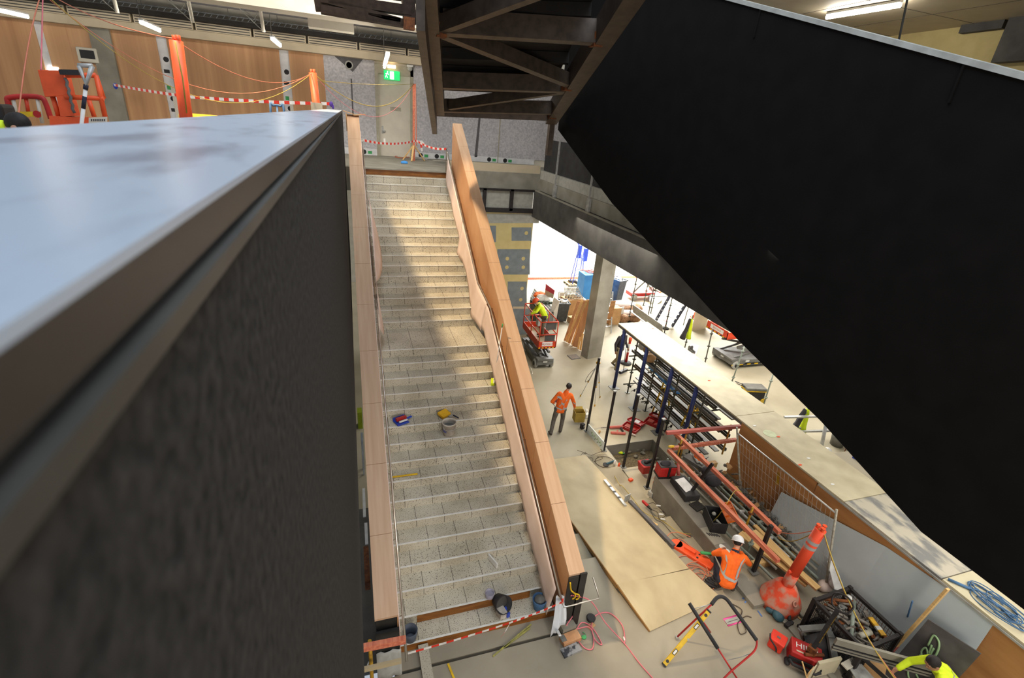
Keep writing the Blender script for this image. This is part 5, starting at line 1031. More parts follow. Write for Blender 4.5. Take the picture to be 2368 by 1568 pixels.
P = N(1536, 1098, .38); t = Thing('tool_bag', 'red and black open tool bag on the end of the concrete side wall', 'bag', P); b = MB(); b.box(P + V((0, 0, .17)), (.46, .3, .34), rot=-.15); t.part('body', b, M['red'], bevel=.03); b = MB(); b.box(P + V((0, 0, .03)), (.48, .32, .06), rot=-.15); b.box(P + V((0, 0, .345)), (.44, .28, .02), rot=-.15); b.box(P + V((0, -.155, .17)), (.06, .02, .34), rot=-.15); t.part('trim', b, M['blackst'])
b = MB(); b.ell(P + V((-.03, .02, .36)), (.15, .1, .06)); t.part('contents', b, M['charcoal'])
P = F(1518, 1122, -.3); b = MB(); b.ell(P + V((0, 0, .08)), (.12, .1, .08)); b.ell(P + V((.1, .12, .1)), (.12, .1, .1)); one('work_glove', b, M['hivis'], 'orange glove heaped against the concrete side wall', 'gloves'); b = MB(); b.lathe([(.08, 0), (.1, .22)], F(1530, 1112, -.3), 12); one('white_tub', b, M['white'], 'white tub between the steps and the concrete side wall', 'tub')
b = MB(); b.box(F(1506, 1146, -.28) + V((0, 0, .07)), (.16, .14, .14), rot=.3); one('clear_crate', b, M['lgrey'], 'small pale grey crate on the steps against the side wall', 'crate')
# open red cases and drill
def open_case(lab, u, v, rot, lab2=None):
    P = F(u, v); R = Matrix.Rotation(rot, 3, 'Z'); t = Thing('tool_case', lab, 'case', P)
    b = MB(); w, d, h = .52, .38, .1
    b.box(P + R @ V((0, 0, .01)), (w, d, .02), M=R)
    for c, q in (((0, -d / 2, h / 2), (w, .02, h)), ((0, d / 2, h / 2), (w, .02, h)), ((-w / 2, 0, h / 2), (.02, d, h)), ((w / 2, 0, h / 2), (.02, d, h))): b.box(P + R @ V(c), q, M=R)
    t.part('tray', b, M['red']); b = MB(); R2 = R @ Matrix.Rotation(-.25, 3, 'X'); c = P + R @ V((0, d / 2 + .22, .09))
    b.box(c, (w, .4, .03), M=R2)
    for q, s in (((0, .19, .03), (w, .02, .06)), ((-w / 2, 0, .03), (.02, .4, .06)), ((w / 2, 0, .03), (.02, .4, .06))): b.box(c + R2 @ V(q), s, M=R2)
    t.part('lid', b, M['red']); b = MB(); b.box(P + R @ V((-.1, .02, .05)), (.2, .2, .05), M=R); b.ell(P + R @ V((.12, -.05, .05)), (.09, .05, .04)); t.part('contents', b, M['rose']); return t
open_case('open red tool case with tools inside between the black posts', 1458, 992, -1.0); open_case('open red tool case against the foot of the third blue post', 1510, 980, -.95)
b = MB(); P = F(1472, 975, ZF + .12); b.box(P + V((.03, 0, 0)), (.2, .16, .012), rot=.6); one('manual_sheet', b, M['paper'], 'white sheet lying in the lid of the open red tool case', 'paper')
P = F(1425, 992); t = Thing('rotary_drill', 'dusty rose rotary drill lying left of the open red cases', 'drill', P); b = MB(); b.caps(P + V((-.2, .05, .06)), P + V((.2, .0, .06)), .05, .055); t.part('body', b, M['rose']); b = MB(); b.tube([P + V((-.2, .05, .06)), P + V((-.55, .08, .06))], .012, 6); t.part('bit', b, M['scrap']); b = MB(); b.caps(P + V((.15, -.03, .05)), P + V((.12, -.22, .05)), .035, .03); t.part('handle', b, M['dark'])
P = F(1424, 1002); b = MB(); b.caps(P + V((-.15, .0, .04)), P + V((.25, -.12, .04)), .05, .05); b.caps(P + V((0, -.08, .04)), P + V((.1, .08, .04)), .025, .025); one('rotary_hammer', b, M['rose'], 'second rose coloured power tool in front of the rotary drill', 'power tool')
b = MB(); b.caps(F(1460, 1006) + V((0, 0, .04)), F(1468, 1009) + V((0, 0, .04)), .035, .035); one('cartridge', b, M['drape'], 'pale pink tube on the floor in front of the open red case', 'tube')
P = F(1346, 991); t = Thing('laser_level', 'small black laser unit on the floor left of the first black post', 'laser level', P); b = MB(); b.box(P + V((0, 0, .1)), (.14, .12, .2), rot=.3); t.part('body', b, M['blackst'], bevel=.02); b = MB(); b.box(P + V((.03, -.06, .12)), (.05, .02, .06), rot=.3); t.part('window', b, M['lgrey'])
b = MB(); P = F(1356, 965); b.box(P + V((0, 0, .08)), (.16, .12, .14), rot=.4); b.ell(P + V((.02, .1, .2)), (.05, .05, .08)); one('white_fitting', b, M['white'], 'small white fittings behind the first black post', 'fittings')
# box in the walker's hand
P = F(1336, 978); t = Thing('carried_box', 'small open olive cardboard box held low by the walking worker', 'box', P); b = MB(); R = Matrix.Rotation(-.15, 3, 'Z'); h = .36
for c, q in (((0, -.14, h / 2 + .12), (.34, .012, h)), ((0, .14, h / 2 + .12), (.34, .012, h)), ((-.17, 0, h / 2 + .12), (.012, .28, h)), ((.17, 0, h / 2 + .12), (.012, .28, h)), ((0, 0, .125), (.34, .28, .012))): b.box(P + R @ V(c), q, M=R)
t.part('carton', b, M['card_o']); b = MB(); b.box(P + R @ V((0, .19, h + .13)), (.32, .1, .01), M=R @ Matrix.Rotation(.5, 3, 'X')); t.part('flap', b, M['card_o'])
random.seed(9)
for i in range(6):
    P = F(1345 + random.uniform(0, 50), 1045 + random.uniform(0, 22)); cord('thin stray wire on the dusty floor left of the pit', [P, P + V((random.uniform(-.3, .3), random.uniform(-.2, .2), .005)), P + V((random.uniform(-.4, .4), random.uniform(-.3, .3), .005))], .005, M['cord_k'], nm='stray_wire', cat='wire')['group'] = 'stray wires by the pit'
# plywood ramp
RP = [(V((4.66, 10.8, -.66)), V((6.5, 10.8, -.66))), (V((4.72, 5.78, .20)), V((6.42, 5.78, .20)))]
t = Thing('plywood_ramp', 'large birch plywood sheets laid as a ramp over the steps', 'plywood', (5.6, 7, -.6)); a, c = RP; 
b = MB(); b.hexa([p - V((0, 0, .03)) for p in (c[0], c[1], a[1], a[0])] + [c[0], c[1], a[1], a[0]]); t.part('sheet', b, M['ply'])
e0, e1 = V((4.93, 4.85, .02)), V((6.78, 5.12, .02)); c1 = V((6.42, 5.75, .212)); b = MB(); b.hexa([p - V((0, 0, .018)) for p in (e0, e1, c1, c[0] + V((0, 0, .012)))] + [e0, e1, c1, c[0] + V((0, 0, .012))]); t.part('sheet', b, M['ply'])
b = MB(); b.beam(a[0] + V((-.01, 0, -.05)), c[0] + V((-.01, 0, -.05)), .02, .1); b.beam(c[0] + V((-.01, 0, -.03)), e0 + V((-.01, 0, -.01)), .02, .05); t.part('edge_batten', b, M['ply_edge'])
for k in range(3): y = 8.6 - k * 1.1; z = -.66 + .86 * (10.8 - y) / 5.02; b = MB(); b.box((5.3, y, z - .07), (.9, .09, .1)); t.part('bearer', b, M['ply_edge'])
P = F(1404, 1365, -.14); b = MB(); b.lathe([(.13, 0), (.14, .02), (.13, .03)], P + V((0, 0, .0)), 20, Matrix.Rotation(.2, 3, 'X')); one('round_lid', b, M['ply'], 'round pale lid lying on the step beside the ramp', 'lid')
P = F(1405, 1342, -.14); b = MB(); b.ell(P + V((0, 0, .03)), (.1, .08, .04)); one('plaster_lump', b, M['conc'], 'small grey lump on the step beside the ramp', 'lump'); b = MB(); P = F(1393, 1352, -.14); b.box(P + V((0, 0, .02)), (.16, .08, .04), rot=1); one('grey_brush', b, M['grey'], 'grey brush lying in the gap beside the ramp', 'brush')
P = F(1366, 1432, 0); b = MB(); b.lathe([(.08, 0), (.09, .05), (.07, .06)], P, 16); one('black_cup', b, M['dark'], 'round dark cup on the floor in front of the black end panel', 'cup'); b = MB(); b.box(N(1367, 1448) + V((0, 0, .005)), (.16, .1, .01), rot=.5); one('cardboard_scrap', b, M['card'], 'torn cardboard scrap beside the pink hose', 'scrap')
# cords across the steps
cord('yellow cord trailing from the grinder across the steps to the salmon rails', [F(1412, 1084), F(1432, 1120, -.42), F(1440, 1125, -.35), F(1465, 1155, -.3), F(1490, 1185, -.14), F(1530, 1203, -.12), F(1565, 1228, .01), F(1595, 1235, .01), F(1620, 1228, .1), F(1655, 1200, .5), F(1680, 1165, .95), F(1700, 1135, 1.0), F(1715, 1138, 1.0)], .009, M['cord_y'])
cord('brown cord of the red rotary tool looping over the steps', [F(1500, 1165, -.1), F(1512, 1163, -.1), F(1525, 1175, -.1), F(1540, 1190, -.1), F(1525, 1200, -.1), F(1520, 1185, -.1), F(1505, 1180, -.1), F(1515, 1200, -.1), F(1533, 1210, -.1), F(1560, 1240, 0.02), F(1580, 1255, .02)], .008, M['cord_k'])
cord('orange cord curling on the step behind the salmon plastic base', [F(1540, 1245, .02), F(1550, 1233, .02), F(1570, 1232, .02), F(1597, 1242, .03)], .009, M['cord_o'])
cord('orange cord running from the salmon plastic base to the ramp', [F(1552, 1252, .03), F(1575, 1247, .03), F(1595, 1262, .03), F(1615, 1275, .03)], .009, M['cord_o'])
P = F(1495, 1172, -.13); t = Thing('die_grinder', 'red and black hand grinder lying on the steps', 'grinder', P); b = MB(); b.caps(P + V((-.02, .14, .05)), P + V((.01, -.02, .05)), .04, .04); t.part('body', b, M['red']); b = MB(); b.caps(P + V((.01, -.04, .05)), P + V((.03, -.16, .05)), .035, .02); t.part('nose', b, M['blackst'])
for u, v, lab in ((1521, 1170, 'left of the red grinder cord'), (1527, 1190, 'on the red grinder cord'), (1531, 1201, 'at the end of the red grinder cord')): P = F(u, v, -.1); b = MB(); b.caps(P + V((-.03, 0, .02)), P + V((.05, -.03, .02)), .022, .018); one('plug', b, M['white'], 'white and black plug ' + lab, 'plug')
b = MB(); b.box(F(1512, 1213, -.1) + V((0, 0, .01)), (.12, .16, .02), rot=.6); one('plywood_scrap', b, M['pine'], 'small pale plywood scrap beside the lying steel post', 'scrap')
# salmon plastic base with cords and saw
P = N(1606, 1285, .02); t = Thing('barrier_block', 'salmon plastic barrier foot lying beside the crouching worker', 'barrier foot', P); d = (N(1640, 1308) - N(1572, 1266)).normalized(); sd = V((-d.y, d.x, 0))
b = MB(); b.beam(P - d * .42, P + d * .42, .28, .1); b.lathe([(.14, 0), (.14, .1)], P - d * .42 - V((0, 0, .05)), 16); t.part('block', b, M['orange'], bevel=.02); b = MB(); b.beam(P - d * .25 + V((0, 0, .07)), P + d * .0 + V((0, 0, .07)), .07, .05); t.part('ridge', b, M['orange'])
b = MB()
for q in (.06, -.06): b.lathe([(.025, 0), (.025, .003)], P + d * .08 + sd * q + V((0, 0, .051)), 10)
t.part('socket', b, M['dark'])
P = N(1637, 1300, .0); t = Thing('cut_off_saw', 'green and black cut off tool beside the crouching worker', 'saw', P); b = MB(); b.caps(P + V((-.12, .12, .18)), P + V((.08, .02, .2)), .035, .035); t.part('handle', b, M['green']); b = MB(); b.caps(P + V((.1, .0, .2)), P + V((.16, .1, .26)), .06, .05); b.caps(P + V((.1, 0, .2)), P + V((.1, -.05, .06)), .06, .08); t.part('motor', b, M['grey'])
P = N(1632, 1345); pts = []
for i in range(60): a = i * .55; r = .22 + .16 * math.sin(i * .21); pts.append(P + V((-.12 + r * math.cos(a) + .04 * math.sin(i), .1 + r * .9 * math.sin(a), .015 + .04 * (i % 5) / 5)))
cord('tangled orange extension cord heaped left of the crouching worker', pts, .009, M['cord_o'], k=3)
pts = [N(1610, 1290, .02), N(1580, 1285, .02), N(1562, 1300, .02), N(1580, 1340, .05), N(1620, 1345, .05), N(1600, 1320, .05), N(1590, 1305, .05), N(1625, 1300, .05), N(1640, 1340, .05), N(1605, 1360, .03), N(1575, 1325, .05)]
cord('orange extension cord looping over the ramp edge left of the crouching worker', pts, .01, M['cord_o'])
b = MB(); P = N(1640, 1352, .0)
for k in range(4): b.caps(P + V((.05 * k - .1, .04 * math.sin(k), .06 + .03 * k)), P + V((.05 * k + .05, -.12, .06)), .05, .035)
one('dark_power_tool', b, M['blackst'], 'dark power tool under the tangled orange cord', 'power tool')
# ================================================================== SALMON RAILS, PIPES AND FENCE
ZR = .95
def rail(lab, p0, p1, m, w=.09, h=.09, z=None): b = MB(); b.beam(p0, p1, w, h); return one('timber_rail', b, m, lab, 'timber rail', 'salmon painted timber rails')
A, B = F(1560, 1001, ZR), F(1803, 1232, ZR); rail('upper long salmon timber rail over the pipe stack', A, B, M['pink'])
A, B = F(1546, 1041, ZR), F(1801, 1310, .62); B = F(1800, 1298, ZR - .02); rail('lower long salmon timber rail nearest the concrete side wall', A, B, M['pink'])
A, B = F(1541, 1001, ZR + .09), F(1725, 985, ZR + .09); rail('rose timber rail crossing behind the pipe stack at the top', A, B, M['rose'])
A, B = F(1555, 1037, ZR - .35), F(1702, 1017, ZR - .35); rail('pale salmon rail crossing behind the pipe stack lower down', A, B, M['pink'])
for (tu, tv), (bu, bv), lab in (((1577, 1017), (1556, 1110), 'yellow stake at the left end of the salmon rails'), ((1591, 990), (1583, 1030), 'yellow stake behind the upper salmon rail'), ((1691, 982), (1664, 1076), 'yellow stake in front of the plywood wall'), ((1741, 1174), (1712, 1250), 'yellow stake halfway along the salmon rails')):
    Q = F(tu, tv, ZR + .1); b = MB(); b.tube([V((Q.x, Q.y, 0)), Q], .024, 8); t = Thing('timber_stake' if False else 'yellow_stake', lab, 'stake', V((Q.x, Q.y, 0)), group='yellow stakes of the rail frame'); t.part('tube', b, M['mustard']); b = MB(); b.box(V((Q.x, Q.y, ZR - .06)), (.09, .09, .05)); t.part('clamp', b, M['rust'])
random.seed(17)
PN = []
for i in range(13):
    lay = i // 7; x = 8.1 + (i % 7) * .17 + lay * .08; z = .2 + lay * .11; y0 = 4.95 + random.uniform(0, .7) - .05 * (i % 7); y1 = 9.3 - random.uniform(0, .5)
    b = MB(); b.tube([(x + .22, y0, z), (x, y1, z)], .029, 10); m = ('pipe', 'galv', 'pipe_g', 'pipe')[i % 4]; t = Thing('scaffold_tube', 'long grey scaffold tube in the stack under the salmon rails', 'scaffold tube', (x, 7, z - .03), group='scaffold tubes stacked under the rails'); t.part('tube', b, M[m])
    for k in range(2): y = random.uniform(y0 + .5, y1 - .5); xx = x + .22 * (y1 - y) / (y1 - y0); b = MB(); b.lathe([(.05, -.04), (.055, 0), (.05, .04)], (xx, y, z), 8, Matrix.Rotation(PI / 2, 3, 'X')); b.box((xx + .04, y, z + .03), (.09, .05, .04)); t.part('coupler', b, M[m])
for y, lab in ((8.8, 'far'), (7.2, 'middle'), (5.6, 'near')): b = MB(); b.box((8.75, y, .08), (1.6, .12, .16)); one('timber_bearer', b, M['pine'], f'timber bearer under the scaffold tube stack, {lab} one', 'timber')
for i, (x, y) in enumerate(((7.85, 7.9), (8.0, 6.7), (8.1, 5.9), (7.75, 8.7))): standard(f'short green scaffold post rising beside the side wall, {["second", "third", "nearest", "farthest"][i]} of four', V((x, y, 0)), .62, 'short green posts beside the pipe stack', 'pipe_g')
b = MB(); b.tube([(7.8, 8.9, .12), (8.15, 4.95, .12)], .03, 8); one('scaffold_tube', b, M['pipe_g'], 'green scaffold tube lying along the concrete side wall', 'scaffold tube')
for i, (p, q, w) in enumerate((((1712, 1232), (1868, 1352), .2), ((1745, 1215), (1846, 1318), .1), ((1742, 1228), (1892, 1362), .16))):
    A, B = F(*p, .32 + .05 * i), F(*q, .25 + .05 * i); b = MB(); b.beam(A, B, w, .045); one('pine_board', b, M['pine'], ('wide pale pine board at the bottom of the pile by the orange bollard', 'narrow pale pine board on the tube stack', 'pale pine board on top of the pile by the orange bollard')[i], 'board', 'pine boards by the orange bollard')
b = MB(); b.beam(F(1700, 1125, .6), F(1762, 1200, .6), .05, .04); one('pine_batten', b, M['pine'], 'thin pine batten between the two salmon rails', 'batten')
# rubble along the hoarding
random.seed(6)
for i in range(70):
    s = random.random(); P = V((9.3 - random.uniform(0, .38), 8.2 - 2.6 * s, .0)); z = .2 + (.36 - .24 * s) * random.random() + .35 * max(0, P.x - 9.0) ; r = random.uniform(.04, .11); b = MB()
    if i % 3 == 0: b.box((P.x, P.y, z), (r * 2, r * 1.4, r * .7), M=Matrix.Rotation(random.uniform(0, 3), 3, 'Z') @ Matrix.Rotation(random.uniform(-.7, .7), 3, 'X'))
    elif i % 3 == 1: b.tube([(P.x - r, P.y, z), (P.x + r, P.y + r * random.uniform(-1, 1), z + random.uniform(-.05, .08))], .022, 7)
    else: b.lathe([(r * .5, 0), (r * .6, r * .4), (r * .35, r * .4), (r * .3, 0)], (P.x, P.y, z), 8, Matrix.Rotation(random.uniform(0, 1.5), 3, 'X'))
    one('scaffold_fitting', b, (M['scrap'], M['grey'], M['card'])[(i // 3) % 3], 'small steel fitting or offcut in the heap along the plywood wall', 'fitting', 'heap of fittings along the plywood wall')
b = MB(); b.prism([(8.9, 5.4, 0), (9.42, 5.4, 0), (9.42, 5.4, .26), (9.2, 5.4, .2)], (0, 2.9, 0)); one('gravel_bed', b, M['gravel'], 'strip of grit under the heap of fittings', 'grit', kind='stuff')
# wire fence panel
t = Thing('wire_fence', 'leaning wire mesh fence panel in front of the plywood wall', 'fence', (9.12, 6.5, 0)); P0, T0, P1, T1 = onx(1711, 1113, 9.12), onx(1704, 988, 9.12), onx(1912, 1340, 9.12), onx(1935, 1178, 9.12)
for p, q in ((P0, T0), (P1, T1)): b = MB(); d = (q - p).normalized(); b.tube([p - d * (p.z / d.z), q], .024, 8); t.part('post', b, M['pipe'])
b = MB(); R0, R1 = onx(1706, 1002, 9.12), onx(1932, 1186, 9.12); b.tube([R0, R1], .02, 8); t.part('top_rail', b, M['galv'])
b = MB(); n = 26
for i in range(1, n): a = R0.lerp(R1, i / n); c = P0.lerp(P1, i / n); b.tube([a, V((c.x, c.y, .12))], .0035, 4, cap=False)
for i in range(1, 8): a = R0.lerp(V((P0.x, P0.y, .12)), i / 8); c = R1.lerp(V((P1.x, P1.y, .1)), i / 8); b.tube([a, c], .0035, 4, cap=False)
t.part('mesh', b, M['lgrey'])
# leaning grey boards
def lean_poly(px, x0, x1, zt_):   # points on a plane leaning from x0 at z=0 to x1 at z=zt_
    n = V((zt_, 0, -(x1 - x0))).normalized(); out = []
    for u, v in px: d = ray(u, v); s = (V((x0, 0, 0)) - EYE).dot(n) / d.dot(n); out.append(EYE + d * s)
    return out, n
pl, n = lean_poly([(1808, 1138), (2050, 1265), (2060, 1290), (2303, 1436), (2240, 1560), (2120, 1560), (1960, 1420), (1790, 1180)], 9.2, 9.44, 1.6)
b = MB(); b.prism([pl[0], pl[1], V((pl[1].x, pl[1].y, 0)) + V((9.2 - pl[1].x, 0, .01)), V((9.2, pl[0].y, .01))], n * -.014); one('grey_board', b, M['greybrd'], 'large pale grey plasterboard leaning behind the wire fence', 'board')
b = MB(); b.prism([pl[1] + n * -.0, pl[3], V((9.2, pl[3].y - .1, .01)), V((9.2, pl[1].y, .01))], n * -.014); one('grey_board', b, M['greybrd'], 'large pale grey plasterboard leaning behind the scrap cage', 'board')
pl, n = lean_poly([(2146, 1432), (2268, 1512), (2225, 1575), (2085, 1500)], 8.72, 9.05, 1.2)
t = Thing('graffiti_board', 'dark board with green spray writing leaning at the bottom right', 'board', (9, pl[0].y, 0)); b = MB(); dn = V((-.33, 0, -1.2)).normalized()
lo0 = pl[0] + dn * (pl[0].z / -dn.z); lo1 = pl[1] + dn * (pl[1].z / -dn.z); b.prism([pl[0], pl[1], lo1, lo0], (.012, 0, .004)); t.part('sheet', b, M['formply'])
b = MB(); E1 = (pl[1] - pl[0]); E2 = (lo0 - pl[0]); 
GN = n if n.x < 0 else -n
def gp(s, q): return pl[0] + E1 * s + E2 * q + GN * .022
strokes = [[(.30, .30), (.26, .14), (.38, .16), (.46, .24), (.50, .36), (.44, .40), (.40, .28)], [(.34, .26), (.44, .44), (.52, .48)], [(.42, .42), (.30, .34), (.28, .42), (.40, .50), (.54, .52)], [(.30, .46), (.50, .60)], [(.32, .56), (.52, .66)], [(.42, .5), (.38, .62)], [(.34, .64), (.30, .72), (.40, .82), (.52, .82), (.54, .76), (.46, .72)]]
for st in strokes: b.tube(catmull([gp(*q) for q in st], 5), .016, 5)
t.part('spray_writing', b, M['chalk'])
b = MB(); A, B = N(2050, 1520, .15), onx(2192, 1362, 9.1); b.beam(A, B, .08, .045); b.cur = 0; t = Thing('timber_stake', 'long orange pine stake leaning on the grey board', 'stake', A); b = MB(); b.beam(A.lerp(B, .18), B, .075, .04); t.part('shaft', b, M['pine']); b = MB(); b.beam(A, A.lerp(B, .18), .08, .045); t.part('painted_end', b, M['rose'])
b = MB(); A, B = N(2085, 1470, .1), onx(2110, 1390, 9.05); b.tube([A, B], .014, 7); one('blue_rod', b, M['cord_b'], 'thin blue speckled rod leaning behind the scrap cage', 'rod')
# ================================================================== ON THE STAIRS
def sp(u, v, dz=0.0):   # point on the tread under a pixel
    best = None
    for i, (y, z) in enumerate(ST):
        y1 = ST[i + 1][0] if i + 1 < len(ST) else 18.1; p = F(u, v, z)
        if y - .02 <= p.y <= y1 + .02: best = p; break
    return best if best else F(u, v, ST[0][1])
P = sp(1040, 1010); P.y += .12; t = Thing('plastic_bucket', 'dusty white plastic bucket standing on a step in the middle of the stair', 'bucket', P)
b = MB(); b.lathe([(.02, .01), (.125, .0), (.155, .29), (.165, .29), (.165, .32), (.15, .32), (.145, .28), (.118, .03), (.01, .03)], P, 24, cap=False); t.part('body', b, M['bucketw']); b = MB(); b.lathe([(.01, .2), (.138, .2)], P, 20, cap=False); t.part('murky_water', b, M['grey'])
b = MB(); b.lathe([(.137, .1), (.142, .17)], P, 20, cap=False); b.v = [p for p in b.v]; n_ = len(b.f); b.f = [f for i, f in enumerate(b.f) if 9 <= i % 20 <= 12]; b.m = b.m[:len(b.f)]; b.s = b.s[:len(b.f)]; t.part('blue_label', b, M['cobalt'])
b = MB(); b.tube(catmull([P + V((-.16, 0, .29)), P + V((-.1, -.15, .2)), P + V((.1, -.15, .2)), P + V((.16, 0, .29))]), .005, 5); t.part('wire_handle', b, M['galv'])
P = sp(1027, 962); b = MB(); b.box(P + V((0, 0, .06)), (.25, .2, .07), M=Matrix.Rotation(.6, 3, 'Z') @ Matrix.Rotation(.25, 3, 'X')); one('sponge', b, M['sponge'], 'yellow sponge leaning on the step behind the white bucket', 'sponge', bevel=.01)
P = sp(1050, 968); t = Thing('trowel', 'dark handled trowel lying beside the yellow sponge', 'trowel', P); b = MB(); b.caps(P + V((.0, .06, .05)), P + V((.09, -.05, .04)), .018, .016); t.part('handle', b, M['navy']); b = MB(); b.box(P + V((-.08, .1, .03)), (.14, .1, .008), rot=-.8); t.part('blade', b, M['galv'])
P = sp(928, 977); t = Thing('dustpan', 'blue dustpan lying on a step at the left side of the stair', 'dustpan', P); b = MB(); b.box(P + V((0, 0, .02)), (.28, .22, .02), rot=.4); b.box(P + V((-.05, .1, .06)), (.28, .02, .09), rot=.4); b.beam(P + V((.1, .05, .05)), P + V((.24, .12, .06)), .04, .03); t.part('pan', b, M['cobalt']); 
b = MB(); b.box(P + V((0, .03, .09)), (.24, .07, .06), rot=.4); b.cur = 1; b.box(P + V((.04, -.04, .065)), (.2, .03, .03), rot=.4); one('hand_brush', b, [M['red'], M['white']], 'red hand brush lying in the blue dustpan', 'brush')
P = sp(1139, 888); t = Thing('stair_broom', 'broom with lime green head leaning against the right handrail', 'broom', P); b = MB(); b.box(P + V((0, 0, .06)), (.09, .26, .06), M=Matrix.Rotation(-.3, 3, 'Z')); b.cur = 1; b.box(P + V((.03, 0, .09)), (.03, .26, .03), M=Matrix.Rotation(-.3, 3, 'Z')); t.part('head', b, [M['lime'], M['white']])
Q = onx(1161, 757, 3.16); b = MB(); b.tube([P + V((.03, 0, .09)), Q], .011, 8); t.part('handle', b, M['white']); b = MB(); b.tube([Q, Q + (Q - P).normalized() * .09], .014, 8); t.part('grip', b, M['green'])
A, B = sp(908, 1105), sp(972, 1100); b = MB(); b.beam(V((.5, A.y, A.z + .02)), V((.5 + .55, A.y, A.z + .02)), .03, .02); one('folding_rule', b, M['yellow'], 'yellow folding rule lying on a step at the left', 'rule')
P = sp(1139, 1303); t = Thing('plaster_float', 'white plastering float standing on edge on a lower step', 'float', P); b = MB(); b.box(P + V((0, 0, .07)), (.03, .3, .13), rot=.35); t.part('blade', b, M['white'], bevel=.008); b = MB(); b.caps(P + V((.03, -.05, .05)), P + V((.05, -.12, .05)), .018, .018); t.part('handle', b, M['pine'])
P = sp(1132, 1380); b = MB(); b.lathe([(.075, 0), (.09, .12), (.08, .12), (.068, .01)], P + V((0, 0, .0)), 18, cap=False); b.lathe([(.07, .08), (.0, .085)], P, 18, cap=False); one('clear_tub', b, mat('lilac_tub', C(176, 172, 190), .4, alpha=.7), 'small lilac see-through tub on the second step', 'tub')
P = V((2.28, 5.72, ST[0][1])); P = sp(1155, 1415); P = V((P.x, max(5.66, min(P.y, 5.8)), ST[0][1])); t = Thing('black_bucket', 'black rubber bucket tipped over on the bottom step', 'bucket', P); R = Matrix.Rotation(1.05, 3, 'X') @ Matrix.Rotation(.2, 3, 'Y')
b = MB(); b.lathe([(.02, 0), (.12, 0), (.17, .26), (.16, .27), (.112, .02), (.02, .02)], P + V((0, .16, .13)), 24, R, cap=False); t.part('body', b, M['dark']); b = MB(); b.lathe([(.0, .12), (.13, .12)], P + V((0, .16, .13)), 20, R, cap=False); t.part('mortar_residue', b, M['conc_dk'])
b = MB(); P2 = P + V((.02, -.06, .06)); b.box(P2, (.14, .16, .13), rot=.25); b.cur = 1; b.box(P2 + V((.09, -.01, 0)), (.06, .15, .11), rot=.25); one('grout_carton', b, [M['bucketw'], M['cobalt']], 'white and blue carton in front of the tipped black bucket', 'carton')
P = V((3.0, 5.72, ST[0][1])); t = Thing('blue_bucket', 'blue bucket with grey rag on the bottom step by the right drape', 'bucket', P); b = MB(); b.lathe([(.02, 0), (.1, 0), (.14, .24), (.13, .245), (.092, .02)], P, 22, cap=False); t.part('body', b, M['cord_b']); b = MB(); b.ell(P + V((0, 0, .2)), (.11, .1, .09)); t.part('rag', b, M['grey'])
P = V((.60, 5.70, ST[0][1])); b = MB(); b.lathe([(.02, 0), (.1, 0), (.13, .22), (.12, .22), (.09, .02)], P, 20, cap=False); one('grey_bucket', b, M['bin'], 'slate bucket beside the left handrail on the bottom step', 'bucket')
# danger tape across the foot and top of the stair
def tape(lab, pts, w=.05, wv=(0, 0, 1), s=.14): b = MB(); ribbon(b, pts, w, wv, s); return one('danger_tape', b, [M['twhite'], M['tred']], lab, 'tape')
tape('red and white danger tape across the foot of the stair', sag((.5, 5.12, .66), (2.28, 5.36, .45), .02) + sag((2.28, 5.36, .45), (3.24, 5.28, .80), .02)[1:])
tape('loose hanging tail of the danger tape at the foot of the stair', [(2.27, 5.33, .45), (2.2, 5.3, .33), (2.13, 5.29, .22)], .05, (.6, .2, .5))
b = MB(); ribbon(b, [(3.23, 5.3, .86), (3.23, 5.28, .74)], .04, (1, .2, 0)); one('danger_tape', b, M['tred'], 'red tape knot around the right handrail end', 'tape')
P0 = V((.47, 17.72, 7.6)); Pm = ony(963, 325, 20.4); P1 = V((3.2, 17.62, 7.5))
tape('red and white danger tape left of the timber stand on the landing', sag(P0, Pm, .12), .07); tape('red and white danger tape from the timber stand to the right handrail', sag(Pm, P1, .1), .07)
for (u, v), (u2, v2), lab in (((889, 320), (890, 333), 'left of the timber stand'), ((972, 325), (976, 350), 'straight one right of the timber stand'), ((974, 325), (986, 340), 'slanting one right of the timber stand')):
    A, B = ony(u, v, 20.3), ony(u2, v2, 20.3); tape('short hanging tape tail on the landing, ' + lab, [A, B], .07, (1, 0, .2))
# stand, cords and extinguisher on the landing
B0 = F(957, 372, ZU); B0.y = min(B0.y, 22.4); T0 = ony(957, 194, B0.y); t = Thing('timber_stand', 'upright timber stake stand with wooden props on the top landing', 'stand', B0); b = MB(); b.beam(B0, T0, .09, .09); t.part('upright', b, M['pink'])
for du, dv in ((-19, 1), (19, -2), (-6, 9)): b = MB(); q = B0 + V((du * .024, dv * -.05, 0)); b.beam(q + V((0, 0, .02)), B0.lerp(T0, .22), .07, .04); t.part('prop', b, M['pine'])
b = MB(); q = F(968, 369, ZU); b.box(q + V((0, 0, .05)), (.7, .3, .1), rot=.2); one('sandbag', b, M['lgrey'], 'pale sandbag on the foot of the timber stand', 'sandbag', bevel=.03)
q = F(942, 362, ZU); t = Thing('fire_extinguisher', 'red fire extinguisher beside the grey green door', 'fire extinguisher', q); b = MB(); b.lathe([(.08, .45), (.085, .5), (.085, .9), (.04, .98), (.03, 1.04)], q, 14); t.part('cylinder', b, M['red']); b = MB(); b.box(q + V((0, 0, .2)), (.16, .16, .4)); b.box(q + V((.0, -.085, .7)), (.1, .01, .12)); t.part('stand', b, M['white'])
b = MB(); q = F(935, 378, ZU); b.ell(q + V((0, 0, .03)), (.14, .1, .07)); one('blue_cloth', b, M['blue'], 'small bright blue rag on the top landing', 'rag')
